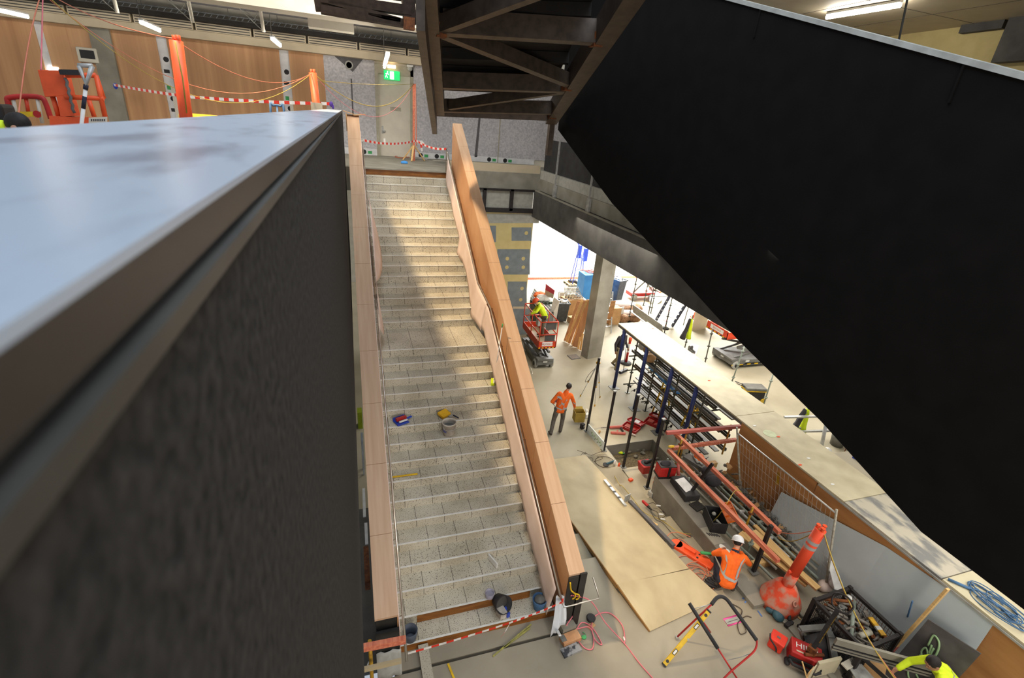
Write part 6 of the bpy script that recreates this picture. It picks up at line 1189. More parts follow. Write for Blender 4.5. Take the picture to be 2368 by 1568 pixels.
pts = [F(926 + 14 * math.cos(i * .7) + .4 * i, 362 + 3 * math.sin(i * .7), ZU + .02) for i in range(20)]; cord('orange lead coiled on the landing by the timber stand', pts, .014, M['cord_o'], k=3)
TB = T0
def hang(lab, p, q, s, m, r=.007): b = MB(); b.tube(sag(p, q, s, 20), r, 5); return one('overhead_lead', b, m, lab, 'lead')
# tall bollards on the upper floor
def tall_bollard(lab, u0, v0, u1, v1, y, r):
    T = ony(u0, v0, y); Bt = ony(u1, v1, y); d = (T - Bt).normalized(); Bb = Bt - d * ((Bt.z - ZU) / d.z); t = Thing('tall_bollard', lab, 'bollard', Bb)
    b = MB(); b.lathe([(.46, 0), (.46, .12), (.2, .5), (r, .52)], Bb, 20); t.part('base', b, M['orange_d']); b = MB(); b.tube([Bb + d * .45, T], r, 18); t.part('tube', b, M['orange'])
    for a in (-.6, .6, 2.4): b = MB(); b.tube([T + V((r * .6 * math.sin(a), r * .6 * math.cos(a), -.05)), T + V((r * .6 * math.sin(a), r * .6 * math.cos(a), .07))], r * .3, 8); t.part('cable_hook', b, M['orange'])
    return T
TA = tall_bollard('tall orange cable bollard standing behind the parapet', 407, 94, 430, 268, 9.0, .085)
TC = tall_bollard('shorter looking orange cable bollard further back near the wall corner', 723, 168, 731, 240, 13.5, .085)
KT = ony(100, 0, 12.0) + V((0, 0, .1))
hang('orange lead sagging from the ceiling hook to the far bollard, upper one', KT, TC, .9, M['cord_o']); hang('yellow lead sagging from the ceiling hook to the far bollard', KT + V((.05, 0, 0)), TC, 1.1, M['cord_y']); hang('thin orange lead running from the ceiling hook to the tall bollard', KT + V((.1, 0, 0)), TA + V((0, 0, .02)), .1, M['cord_o'], .008)
hang('orange lead sagging between the two orange bollards', TA, TC, .35, M['cord_o']); hang('pink lead sagging from the far bollard to the timber stand, lowest one', TC, TB, 1.05, M['cord_p']); hang('orange and yellow leads sagging from the far bollard to the timber stand', TC, TB, .75, M['cord_y'], .012); hang('nearly straight yellow lead from the far bollard to the timber stand', TC - V((0, 0, .15)), TB, .06, M['cord_y'])
hang('orange lead hanging down the side of the timber stand', TB + V((.06, -.08, 0)), B0 + V((.1, -.08, .6)), .0, M['cord_o'], .018)
hang('orange lead hanging from the ceiling hook to the lift basket', KT, ony(42, 275, 9.0), -.1, M['cord_o'], .01); hang('second lead hanging from the ceiling hook to the lift basket', KT + V((.02, 0, 0)), ony(95, 162, 10), .0, M['cord_p'], .01)
b = MB(); b.tube([KT, KT + V((0, 0, 1.2))], .03, 6); b.ell(KT, (.09, .05, .06)); one('ceiling_hook', b, M['yellow'], 'yellow hook hanging from the ceiling with leads tied to it', 'hook')
b = MB(); A = ony(405, 96, 8.88); B = ony(432, 262, 8.88); b.tube([A, A.lerp(B, .5) + V((.02, 0, 0)), B], .01, 5); one('overhead_lead', b, M['cord_y'], 'yellow lead running down the tall orange bollard', 'lead')
tape('red and white danger tape strung from the concrete pier to the wall corner', sag(ony(262, 196, 22.5), ony(440, 224, 18), .02) + sag(ony(440, 224, 18), ony(768, 240, 15.5), .03)[1:], .08, (0, 0, 1), .22)
b = MB(); q = ony(766, 241, 15.4); b.ell(q, (.05, .04, .07)); b.ell(q + V((.04, 0, -.06)), (.03, .03, .06)); one('violet_strap', b, mat('violet_cloth', C(92, 60, 150), .7), 'violet strap knotted at the right end of the danger tape', 'strap')
b = MB(); q = ony(267, 199, 22.5); b.ell(q, (.07, .05, .1)); one('violet_strap', b, M['cobalt'], 'violet strap knotted at the concrete pier end of the danger tape', 'strap')
# yellow box, grey panel, blue trolley behind the parapet
b = MB(); A, B = ony(412, 262, 12), ony(490, 262, 12); b.box(V(((A.x + B.x) / 2, 12.3, (A.z + ZU) / 2)), (B.x - A.x, .7, A.z - ZU)); one('yellow_bin', b, M['yellow'], 'yellow container just showing behind the tall orange bollard', 'container', bevel=.04)
b = MB(); A, B = ony(717, 236, 13), ony(744, 236, 13); b.box(V(((A.x + B.x) / 2, 13.2, (A.z + ZU) / 2)), (B.x - A.x, .04, A.z - ZU)); one('grey_sheet', b, M['conc'], 'grey board standing at the foot of the far orange bollard', 'board')
b = MB(); A, B = ony(626, 258, 12), ony(657, 258, 12); z = ony(640, 245, 12).z; b.tube(catmull([V((A.x, 12, ZU)), V((A.x, 12, z - .1)), V((A.x + .06, 12, z)), V((B.x - .06, 12, z)), V((B.x, 12, z - .1)), V((B.x, 12, ZU))], 4), .025, 6); b.tube([V(((A.x + B.x) / 2, 12, ZU)), V(((A.x + B.x) / 2, 12, z))], .02, 6); one('blue_trolley', b, M['cord_b'], 'blue trolley handle showing over the parapet', 'trolley')
# orange lift basket on the upper floor
YL = 10.0
def q_(u, v, dy=0.0): return ony(u, v, YL + dy)
t = Thing('lift_basket', 'orange lift basket with raised tool tray behind the parapet', 'lift', V((q_(160, 250).x, YL, ZU)))
b = MB(); b.prism([q_(86, 161), q_(143, 163), q_(158, 222), q_(103, 224)], (0, .25, 0)); t.part('control_panel', b, M['orange_b'], bevel=.01)
b = MB(); b.prism([q_(130, 222), q_(160, 222), q_(172, 268), q_(140, 270)], (0, .2, 0)); b.prism([q_(113, 268), q_(205, 272), q_(207, 300), q_(117, 300)], (0, .3, 0)); t.part('mast', b, M['orange_b'])
for a, c, dy in (((152, 174), (222, 174), 0), ((222, 174), (243, 270), 0), ((150, 224), (240, 228), 0), ((122, 224), (136, 270), .1), ((205, 230), (218, 270), .6), ((152, 174), (160, 270), .8), ((222, 174), (240, 228), .8)): b = MB(); b.tube([q_(*a, dy), q_(*c, dy)], .035, 8); t.part('guardrail', b, M['orange_b'])
b = MB(); b.beam(q_(141, 167, -.05), q_(186, 168, -.05), .12, .07); t.part('padded_bar', b, M['dark']); b = MB(); b.tube([q_(150 + 2.2 * i, 180 + 9 * i, -.05) + V((.02 * (i % 2), 0, 0)) for i in range(10)], .022, 5); t.part('chain', b, M['grey'])
b = MB(); b.prism([q_(205, 272, -.12), q_(247, 270, -.12), q_(247, 300, -.12), q_(205, 300, -.12)], (0, .02, 0)); b.cur = 1
for k in range(7): b.prism([q_(210 + 5 * k, 275, -.125), q_(213 + 5 * k, 275, -.125), q_(213 + 5 * k, 280, -.125), q_(210 + 5 * k, 280, -.125)], (0, .004, 0))
t.part('notice_board', b, [M['ivory'], M['grey_rev']])
t = Thing('shovel', 'grey D handled shovel standing upright beside the orange lift basket', 'shovel', V((q_(193, 284, -.5).x, YL - .5, ZU))); b = MB(); b.tube([q_(181, 151, -.5), q_(214, 152, -.5)], .03, 8); b.tube([q_(183, 152, -.5), q_(199, 196, -.5), q_(213, 153, -.5)], .035, 8); t.part('grip', b, M['galv'])
b = MB(); A, B = q_(199, 196, -.5), q_(189, 284, -.5); b.tube([A, A.lerp(B, .12)], .032, 8); b.tube([A.lerp(B, .3), A.lerp(B, .62)], .028, 8); t.part('sleeve', b, M['navy']); b = MB(); D = (B - A); b.tube([A, A + D * (A.z - ZU) / -D.z], .026, 8); t.part('shaft', b, M['white'])
t = Thing('guardrail', 'dark red tubular guardrail with yellow sign at the far left', 'guardrail', V((q_(65, 250, 2).x, YL + 2, ZU))); b = MB(); b.tube(catmull([q_(32, 275, 2), q_(18, 235, 2), q_(22, 226, 2), q_(60, 223, 2), q_(95, 226, 2), q_(106, 240, 2), q_(118, 275, 2)], 5), .045, 8); t.part('frame', b, M['red'])
for a, c, m in (((31, 228), (38, 270), 'ivory'), ((60, 226), (67, 268), 'orange_l'), ((86, 228), (98, 285), 'ivory')): b = MB(); b.tube([q_(*a, 2.02), q_(*c, 2.02)], .03, 7); t.part('upright', b, M[m])
b = MB(); b.prism([q_(37, 258, 1.95), q_(93, 258, 1.95), q_(95, 270, 1.95), q_(37, 270, 1.95)], (0, .02, 0)); b.cur = 1; c = q_(86, 264, 1.94); b.lathe([(.06, 0), (.06, .01)], c, 12, Matrix.Rotation(PI / 2, 3, 'X')); t.part('sign', b, [M['yellow'], M['red']])
b = MB(); A, B = q_(-6, 240, 1), q_(18, 242, 1); b.box(V(((A.x + B.x) / 2, YL + 1, (A.z + ZU) / 2)), (B.x - A.x, .4, A.z - ZU)); one('black_case', b, M['blackst'], 'dark case standing at the left edge of the upper floor', 'case', bevel=.05)
# ================================================================== NEAR FLOOR, LEFT AND MIDDLE
b = MB(); A, B = ony(840, 1497, 5.02), ony(938, 1479, 5.02); b.beam(A + V((-.2, 0, 0)), B, .07, .11); one('timber_rail', b, M['pink'], 'salmon timber rail at the foot of the left balustrade', 'timber rail')
b = MB(); A, B = ony(842, 1548, 4.9), ony(928, 1528, 4.9); b.beam(A + V((-.2, 0, 0)), B, .05, .07); one('timber_rail', b, M['ply'], 'pale timber rail below the salmon rail at the foot of the left balustrade', 'timber rail')
b = MB(); P = ony(856, 1500, 5.06); b.tube([V((P.x, 5.08, 0)), V((P.x, 5.08, P.z + .15))], .03, 8); one('yellow_stake', b, M['mustard'], 'yellow stake behind the salmon rail by the parapet', 'stake')
random.seed(31)
P = V((-.09, 5.2, 0)); b = MB(); b.tube(catmull([(-.1, 5.25, .8), (-.05, 5.22, .62), (-.12, 5.2, .5), (-.06, 5.2, .3), (-.1, 5.18, .0)], 5), .012, 5); one('white_strap', b, M['white'], 'white strap hanging in the gap beside the left balustrade', 'strap')
b = MB(); A, B = onx(838, 930, -.03), onx(838, 1000, -.03); q = F(838, 985); b.box(q + V((-.06, 0, .3)), (.14, .3, .6)); one('lime_vest', b, mat('dull_lime', C(150, 170, 30), .8), 'lime work vest glimpsed in the gap left of the stair', 'vest')
q = F(841, 1085, ZF); b = MB(); b.beam(q, q + V((.0, .2, 1.1)), .06, .04); b.beam(q + V((0, -.25, 0)), q + V((0, .2, 1.1)), .04, .04); one('aluminium_trestle', b, M['alu'], 'aluminium frame glimpsed in the gap left of the stair', 'frame')
for u, v0, v1, lab in ((841, 1130, 1195, 'upper'), (846, 1210, 1258, 'lower')):
    A, Cc = F(u, v0, .4), F(u + 2, v1, .4); b = MB(); b.beam(A, Cc, .06, .03); one('white_batten', b, M['paper'], f'white strip glimpsed in the gap left of the stair, {lab} one', 'strip')
b = MB(); q = F(849, 1320, .05); b.box(q + V((0, 0, .1)), (.1, .9, .2)); one('rust_beam', b, M['rust'], 'rusty beam glimpsed in the gap left of the stair', 'beam')
P = N(985, 1560, .0); b = MB(); b.lathe([(.04, 0), (.048, .1), (.05, .1), (.0, .1)], V((1.02, 4.72, .12)), 18); one('paper_cup', b, M['paper'], 'white lidded cup at the end of the terrazzo block', 'cup')
b = MB(); A, B = N(978, 1500), N(992, 1590); d = (B - A); b.beam(A + V((0, 0, .06)), B + V((0, 0, .06)), .17, .12); one('terrazzo_block', b, mat('speckled_stone', C(176, 168, 150), .7, c2=C(120, 112, 100), scale=50, detail=2, lo=.34, hi=.42), 'speckled terrazzo block lying across the gap at the foot of the stair', 'stone block')
for p, q, lab in (((1228, 1444), (1140, 1518), 'left'), ((1226, 1452), (1165, 1498), 'right')): b = MB(); b.beam(N(*p, .015), N(*q, .015), .022, .02); one('yellow_batten', b, mat('dusty_yellow', C(186, 180, 84), .7, c2=C(140, 136, 84), scale=9), f'dusty yellow strip on the floor before the stair, {lab} one', 'strip')
b = MB(); b.beam(N(1036, 1535, .01), N(1052, 1575, .01), .035, .02); one('yellow_batten', b, M['yellow'], 'yellow strip on the floor right of the terrazzo block', 'strip')
# blocks under the right balustrade end
P = N(1311, 1458); b = MB(); b.box(P + V((0, 0, .1)), (.28, .14, .12), rot=.12); one('grey_block', b, M['conc'], 'grey block under the corner of the black end panel', 'block')
P = N(1318, 1480); b = MB(); b.box(P + V((0, 0, .05)), (.36, .18, .09), rot=.12); one('timber_block', b, M['wood'], 'orange timber block in front of the grey block', 'block'); b = MB(); b.box(P + V((-.15, 0, .1)), (.1, .12, .012), rot=.12); one('tape_roll', b, M['grey'], 'grey tape patch on the orange timber block', 'tape')
P = N(1320, 1505); b = MB(); b.box(P + V((0, 0, .02)), (.36, .16, .04), rot=.15); one('marble_tile', b, mat('veined_marble', C(150, 150, 150), .5, c2=C(52, 54, 60), scale=9, detail=8, lo=.42, hi=.52), 'dark veined stone tile on the floor below the timber block', 'tile')
b = MB(); b.beam(N(1283, 1448, .05), N(1295, 1470, .3), .05, .02); one('white_batten', b, M['white'], 'short white trim leaning by the white paper sheet', 'strip')
# pink air hose
Hk = V((3.42, 5.3, .88)); pts = [Hk, N(1366, 1390, .55), N(1400, 1440, .25), N(1443, 1487, .02), N(1480, 1535, .015), N(1520, 1580, .015)]; cord('pink air hose stretched from the black end panel across the floor', pts, .011, M['cord_p'], nm='air_hose', cat='hose')
pts = [Hk + V((-.03, 0, 0)), N(1331, 1370, .6), N(1320, 1396, .4), N(1326, 1420, .25), N(1310, 1448, .15), N(1330, 1455, .04), N(1360, 1450, .02), N(1372, 1470, .02), N(1370, 1500, .02), N(1350, 1497, .02), N(1332, 1468, .02), N(1345, 1440, .02), N(1370, 1452, .02), N(1392, 1490, .02), N(1375, 1478, .02), N(1368, 1445, .02), N(1380, 1422, .02), N(1410, 1418, .02), N(1438, 1445, .02), N(1445, 1478, .02), N(1443, 1488, .02)]
cord('pink air hose looping in coils on the floor before the black end panel', pts, .011, M['cord_p'], nm='air_hose', cat='hose')
b = MB(); b.tube(catmull([(3.33, 5.31, 1.22), (3.36, 5.29, 1.05), (3.45, 5.29, .93), (3.47, 5.29, .84), (3.42, 5.29, .8)], 5), .014, 6); b.tube(catmull([(3.45, 5.29, .93), (3.54, 5.29, .87), (3.54, 5.29, .78), (3.49, 5.29, .77)], 5), .014, 6); one('yellow_hook', b, M['yellow'], 'yellow double cable hook on the black end panel', 'hook')
P = N(1350, 1475); b = MB(); b.ell(P + V((0, 0, .02)), (.05, .04, .025)); b.tube(catmull([P, P + V((.05, .04, .02)), P + V((.02, .1, .01))], 4), .006, 5); one('green_strap', b, M['green'], 'small green clip inside the pink hose coils', 'clip'); P = N(1444, 1480, .02); b = MB(); b.caps(P, P + V((.01, .05, 0)), .016, .013); one('hose_coupling', b, M['white'], 'white coupling on the pink air hose', 'coupling')
# hand trolley with red tube frame lying against the floor
t = Thing('tube_trolley', 'red tube trolley frame with black foam grips in the foreground', 'trolley', N(1640, 1480))
H1 = .75
def q3(u, v, z): return F(u, v, z)
a1, a2, a3, a4, a5 = q3(1565, 1474, .05), q3(1645, 1397, .95), q3(1672, 1380, 1.0), q3(1750, 1480, .75), q3(1746, 1502, .62)
b = MB(); b.tube(catmull([q3(1645, 1398, .95), q3(1660, 1381, 1.0), q3(1678, 1384, 1.0), q3(1700, 1412, .95), q3(1750, 1481, .78)], 6), .032, 10); t.part('foam_grip', b, M['dark'])
b = MB(); b.tube([a1, q3(1646, 1397, .95)], .016, 8); t.part('tube', b, M['red']); b = MB(); b.tube(catmull([q3(1750, 1480, .78), q3(1749, 1495, .7), q3(1738, 1512, .6), q3(1690, 1553, .3), q3(1664, 1580, .15)], 5), .016, 8); t.part('tube', b, M['red'])
b = MB(); b.tube([q3(1594, 1395, .95), q3(1660, 1500, .6)], .032, 10); t.part('foam_grip', b, M['dark']); b = MB(); b.tube([q3(1659, 1498, .6), q3(1708, 1575, .12)], .014, 8); t.part('tube', b, M['red']); b = MB(); b.tube([q3(1608, 1407, .9), q3(1644, 1397, .95)], .007, 6); t.part('wire_stay', b, M['galv']); b = MB(); b.tube([q3(1682, 1527, .35), q3(1712, 1520, .4), q3(1733, 1512, .58)], .007, 6); t.part('wire_stay', b, M['galv'])
b = MB(); b.tube([q3(1628, 1441, .8), q3(1643, 1462, .1)], .014, 8); t.part('tube', b, M['red']); b = MB(); b.box(a1, (.05, .05, .05)); t.part('foot', b, M['galv'])
t = Thing('spirit_level', 'long yellow spirit level leaning on the red tube trolley', 'spirit level', N(1535, 1538)); A, B = N(1536, 1537, .03), F(1639, 1414, .84); D = B - A; b = MB(); wv = V((.3, .5, .5)); b.beam(A, B, .075, .03, V((-.2, -.55, .75))); t.part('body', b, M['yellow'], bevel=.004)
nrm = None
d_ = D.normalized(); u_ = V((-.2, -.55, .75)); u_ = (u_ - d_ * u_.dot(d_)).normalized(); s_ = d_.cross(u_)
for f_ in (.24, .72): b = MB(); c = A.lerp(B, f_); b.beam(c - d_ * .055, c + d_ * .055, .055, .034, u_); b.cur = 1; b.beam(c - d_ * .042, c + d_ * .042, .035, .038, u_); t.part('vial_window', b, [M['blackst'], M['white']])
for f_ in (.07, .93): b = MB(); c = A.lerp(B, f_); b.lathe([(.028, -.018), (.028, .018)], c, 14, Matrix((s_, d_, u_)).transposed()); t.part('vial', b, M['blackst'])
for f_ in (-.005, 1.005): b = MB(); c = A.lerp(B, f_); b.beam(c - d_ * .015, c + d_ * .015, .08, .036, u_); t.part('end_cap', b, M['dark'])
b = MB(); c = A.lerp(B, .5) + s_ * .03; b.lathe([(.018, -.017), (.018, .0175)], c, 12, Matrix((s_, d_, u_)).transposed()); t.part('notch', b, M['lgrey'])
cord('dark power lead lying under the red tube trolley', [N(1690, 1395, .02), N(1715, 1410, .02), N(1712, 1430, .02), N(1722, 1450, .02), N(1725, 1462, .02), N(1712, 1466, .02), N(1706, 1450, .02), N(1708, 1438, .02), N(1725, 1425, .02), N(1738, 1428, .02)], .008, M['cord_k'])
# pink sprayed mark, blue marks on the slab
ps = [(1673, 1432), (1707, 1422), (1713, 1438), (1683, 1447)]; b = MB(); c = [N(*p, .003) for p in ps]; b.tube(c, .02, 5, True); b.v = [V((p.x, p.y, .002 + max(0, p.z - .003) * .1)) for p in b.v]; b.cur = 1; b.add([V((p.x, p.y, .0015)) for p in c], [(0, 1, 2, 3)]); b.cur = 2; m0, m1 = c[0].lerp(c[3], .5), c[1].lerp(c[2], .5); b.add([m0 + V((.04, .0, 0)), m0 + V((.04, -.012, 0)), m1 + V((-.04, -.012, 0)), m1 + V((-.04, 0, 0))], [(0, 1, 2, 3)]); one('spray_mark', b, [M['magenta'], M['lgrey'], M['grey_rev']], 'pink sprayed rectangle around a pale patch on the floor', 'paint mark')
b = MB()
for st in ([(1719, 1372), (1731, 1367)], [(1716, 1383), (1728, 1388), (1722, 1394)], [(1730, 1382), (1738, 1392), (1730, 1390), (1742, 1384)], [(1738, 1398), (1746, 1404), (1740, 1408), (1752, 1402)], [(1752, 1412), (1762, 1426)]): b.tube([N(*p, .0) for p in st], .018, 5)
b.v = [V((p.x, p.y, .002 + .04 * max(0, p.z))) for p in b.v]; one('spray_mark', b, M['bluesp'], 'blue sprayed survey marks on the floor by the orange bollard', 'paint mark')
b = MB(); q = F(1675, 1245, .38); b.box((7.38, 6.3, .384), (.3, .5, .006)); b.cur = 1
for k in range(5): b.box((7.3 + .05 * k, 6.35 - .02 * k, .389), (.03, .1, .004), rot=.3)
one('marked_board', b, [M['conc'], M['blackp']], 'grey board with black scribbled marks on the concrete side wall', 'board'); b = MB(); b.ell((7.38, 5.95, .383), (.07, .1, .006)); b.ell((7.42, 5.85, .383), (.05, .06, .006)); one('spray_mark', b, M['whitesp'], 'white paint splash on the concrete side wall', 'paint mark')
# things on the concrete side wall: plans, toolbox
b = MB(); A = [F(1561, 1110, .62), F(1581, 1104, .62), F(1607, 1132, .56), F(1588, 1141, .56)]; b.prism(A, (0, 0, .006)); one('plan_sheet', b, M['paper'], 'white plan sheet lying on a dark tray on the side wall', 'paper'); b = MB(); c = sum(A, V((0, 0, 0))) / 4; b.box(V((c.x + .02, c.y, .48)), (.4, .75, .18), rot=-.1); one('black_tray', b, M['dark'], 'dark tray under the white plan sheet', 'tray', bevel=.02)
P = F(1612, 1172, .38); b = MB(); b.box(P + V((0, 0, .02)), (.3, .26, .03), rot=.2); one('charcoal_mat', b, M['felt'], 'dark grey mat folded over the side wall', 'mat'); b = MB(); b.box(F(1598, 1155, .38) + V((.05, 0, .01)), (.3, .35, .02)); one('pale_offcut', b, M['conc_step'], 'pale board offcut beside the dark grey mat', 'offcut')
P = F(1650, 1212, .38); t = Thing('tool_box', 'black tool box with open orange lid beside the side wall', 'tool box', P); R = Matrix.Rotation(-.35, 3, 'Z'); b = MB(); w, d, h = .34, .55, .28
for c, s in (((0, 0, .01), (w, d, .02)), ((-w / 2, 0, h / 2), (.02, d, h)), ((w / 2, 0, h / 2), (.02, d, h)), ((0, -d / 2, h / 2), (w, .02, h)), ((0, d / 2, h / 2), (w, .02, h))): b.box(P + R @ V(c), s, M=R)
t.part('box', b, M['dark']); b = MB(); R2 = R @ Matrix.Rotation(-.5, 3, 'Y'); c = P + R @ V((w / 2 + .1, 0, h + .1)); b.box(c, (.26, d, .02), M=R2)
for q, s in (((-.13, 0, .02), (.02, d, .05)), ((.13, 0, .02), (.02, d, .05)), ((0, -d / 2, .02), (.26, .02, .05)), ((0, d / 2, .02), (.26, .02, .05)), ((0, -.08, .015), (.24, .015, .03)), ((0, .1, .015), (.24, .015, .03))): b.box(c + R2 @ V(q), s, M=R2)
t.part('lid', b, mat('box_lid_orange', C(216, 110, 34), .5)); b = MB(); b.ell(P + R @ V((.0, .12, .2)), (.05, .05, .04)); b.caps(P + R @ V((.0, -.1, .2)), P + R @ V((.05, -.2, .2)), .03, .02); t.part('contents', b, M['lgrey'])
P = F(1632, 1080, .45); b = MB(); b.ell(P + V((-.06, .25, .12)), (.14, .16, .12)); b.cur = 0; one('orange_hood', b, M['hivis'], 'orange jacket hood lying on the tube stack by the leaning post', 'jacket'); b = MB(); 
for k in range(4): b.ell(F(1638 + 3 * k, 1098 + 7 * k, .45) + V((0, 0, .1)), (.22, .18, .14))
one('dark_coat', b, M['charcoal'], 'dark coat heaped on the tube stack under the leaning post', 'coat')
P = F(1606, 1072, .42); t = Thing('grey_tool_tray', 'grey tray of tools on the tube stack under the upper salmon rail', 'tray', P); b = MB(); b.box(P + V((0, 0, .05)), (.26, .6, .1), rot=.35); t.part('tray', b, M['grey']); b = MB(); b.caps(P + V((-.02, -.1, .14)), P + V((.05, .15, .14)), .04, .04); b.caps(P + V((.05, .0, .13)), P + V((.05, -.2, .13)), .03, .03); t.part('contents', b, M['lgrey'])
P = F(1562, 1098, .38); b = MB(); b.caps(P + V((0, -.1, .1)), P + V((.04, .05, .3)), .04, .04); b.caps(P + V((0, -.1, .06)), P + V((-.04, -.16, .06)), .05, .04); one('rose_clamp', b, M['rose'], 'dusty rose clamp standing between the tool bag and the plan sheet', 'clamp')
P = F(1548, 1035, ZR + .06); b = MB(); b.ell(P + V((.05, 0, .03)), (.1, .05, .03)); one('yellow_strap', b, M['yellow'], 'yellow strap roll on the far end of the lower salmon rail', 'strap')
# ================================================================== ORANGE BOLLARD, CAGE AND TOOLS AT THE LOWER RIGHT
P = N(1800, 1395); T = F(1902, 1222, 1.95); T = onx(1898, 1224, P.x + .28); T = EYE + ray(1898, 1224) * ((P.y - .05) / ray(1898, 1224).y)
t = Thing('orange_bollard', 'dusty orange cable bollard with cone base in the foreground', 'bollard', P); b = MB(); b.lathe([(.38, 0), (.385, .16), (.37, .2), (.2, .52), (.15, .56)], P, 28); t.part('base', b, M['dust'], bevel=0)
d = (T - (P + V((0, 0, .5)))).normalized(); b = MB(); b.tube([P + V((0, 0, .45)), P + V((0, 0, .5)) + d * .35], [.115, .105], 20); t.part('sleeve', b, M['dust']); b = MB(); b.tube([P + V((0, 0, .5)) + d * .35, T], .10, 20); t.part('tube', b, M['orange_d'])
b = MB(); L = (T - P).length; 
for f_ in (.72, .8): c = P + V((0, 0, .5)) + d * (L - .5) * f_; b.tube([c - d * .035 + V((0, 0, .0)), c + d * .035], .104, 20, cap=False)
t.part('reflective_band', b, M['tape'])
for a, s in ((0, 1), (2.1, 1), (4.2, 1)): b = MB(); o_ = V((math.cos(a), math.sin(a), 0)) * .06; b.tube([T + o_ - d * .02, T + o_ + d * .07], .03, 8); b.lathe([(.04, 0), (.04, .02)], T + o_ + d * .06, 10); t.part('cable_hook', b, M['orange'])
for f_, a in ((.86, .3), (.3, .4), (.28, 3.2)): b = MB(); c = P + V((0, 0, .5)) + d * (L - .5) * f_; o_ = V((math.cos(a), math.sin(a) * .5, 0)); b.tube([c + o_ * .09, c + o_ * .17, c + o_ * .17 + d * .06], .022, 8); t.part('side_hook', b, M['orange_d'])
b = MB(); c = P + V((-.02, -.30, .36)); b.lathe([(.06, 0), (.06, .02), (.035, .02), (.035, .0)], c, 16, Matrix.Rotation(.9, 3, 'X')); t.part('filler_hole', b, M['dust'])
Tb = T
hang('yellow lead from the orange bollard down to the lower right corner', Tb + V((0, -.02, .05)), F(2085, 1590, .75), .25, M['cord_y'], .011); hang('orange lead from the orange bollard down to the lower right corner', Tb + V((.01, 0, .05)), F(2090, 1590, .72), .28, M['cord_o'], .010)
hang('orange lead from the orange bollard back to the salmon rail end', Tb + V((-.05, 0, .03)), F(1795, 1228, ZR), .1, M['cord_o'], .009); hang('yellow lead sagging from the orange bollard to the salmon rail end', Tb + V((-.05, 0, .02)), F(1800, 1243, ZR - .1), .2, M['cord_y'], .009)
P = N(1795, 1428); t = Thing('circular_saw', 'dark teal circular saw lying in front of the orange bollard base', 'saw', P); b = MB(); b.lathe([(.11, 0), (.12, .05), (.05, .09)], P + V((0, 0, .06)), 18, Matrix.Rotation(.5, 3, 'X')); b.caps(P + V((-.1, .14, .08)), P + V((.0, .02, .1)), .05, .06); t.part('guard', b, M['teal']); b = MB(); b.tube(catmull([P + V((.03, .1, .12)), P + V((.16, .06, .2)), P + V((.2, -.06, .16)), P + V((.14, -.16, .08))], 5), .03, 8); b.box(P + V((.1, -.2, .05)), (.2, .08, .06), rot=.2); t.part('handle', b, M['dark'])
P = N(1792, 1495); t = Thing('red_case', 'small orange red cube case with black strap on the floor', 'case', P); R = Matrix.Rotation(.5, 3, 'Z'); b = MB(); b.box(P + V((0, 0, .12)), (.24, .24, .24), M=R); t.part('body', b, mat('case_red', C(236, 62, 40), .5), bevel=.035); b = MB(); b.box(P + V((0, 0, .225)), (.265, .265, .05), M=R); t.part('lid', b, M['orange'] if False else mat('case_red', C(236, 62, 40), .5), bevel=.02); b = MB(); b.box(P + V((0, 0, .252)), (.04, .06, .006), M=R); t.part('latch_label', b, M['grey'])
b = MB(); b.tube(catmull([P + R @ V((-.14, -.05, .05)), P + R @ V((-.2, -.02, .2)), P + R @ V((-.16, .1, .26)), P + R @ V((-.05, .14, .26))], 5), .014, 6); t.part('strap', b, M['dark'])
P = N(1853, 1530); t = Thing('power_tool_case', 'red power tool case with black handle side and white lettering', 'case', P); R = Matrix.Rotation(-.78, 3, 'Z'); b = MB(); b.box(P + V((0, 0, .26)), (.5, .34, .12), M=R); t.part('lid', b, M['red'], bevel=.02); b = MB(); b.box(P + V((0, 0, .1)), (.5, .32, .2), M=R); t.part('base', b, M['red'], bevel=.02); b = MB(); b.tube([P + R @ V(q) for q in ((-.25, -.19, .16), (-.18, -.24, .12), (.18, -.24, .12), (.25, -.19, .16))], .03, 8); b.box(P + R @ V((0, -.175, .17)), (.52, .03, .08), M=R); b.caps(P + R @ V((-.25, -.2, .05)), P + R @ V((-.25, -.14, .05)), .05, .05); t.part('handle', b, M['dark'])
b = MB(); b.text('HILTI', P + R @ V((0, .02, .321)), R @ V((1, 0, 0)), R @ V((0, 1, 0)), .16, .001); t.part('lettering', b, M['white']); b = MB(); b.box(P + R @ V((-.08, -.1, .3215)), (.18, .03, .002), M=R); t.part('sticker', b, M['beige'])
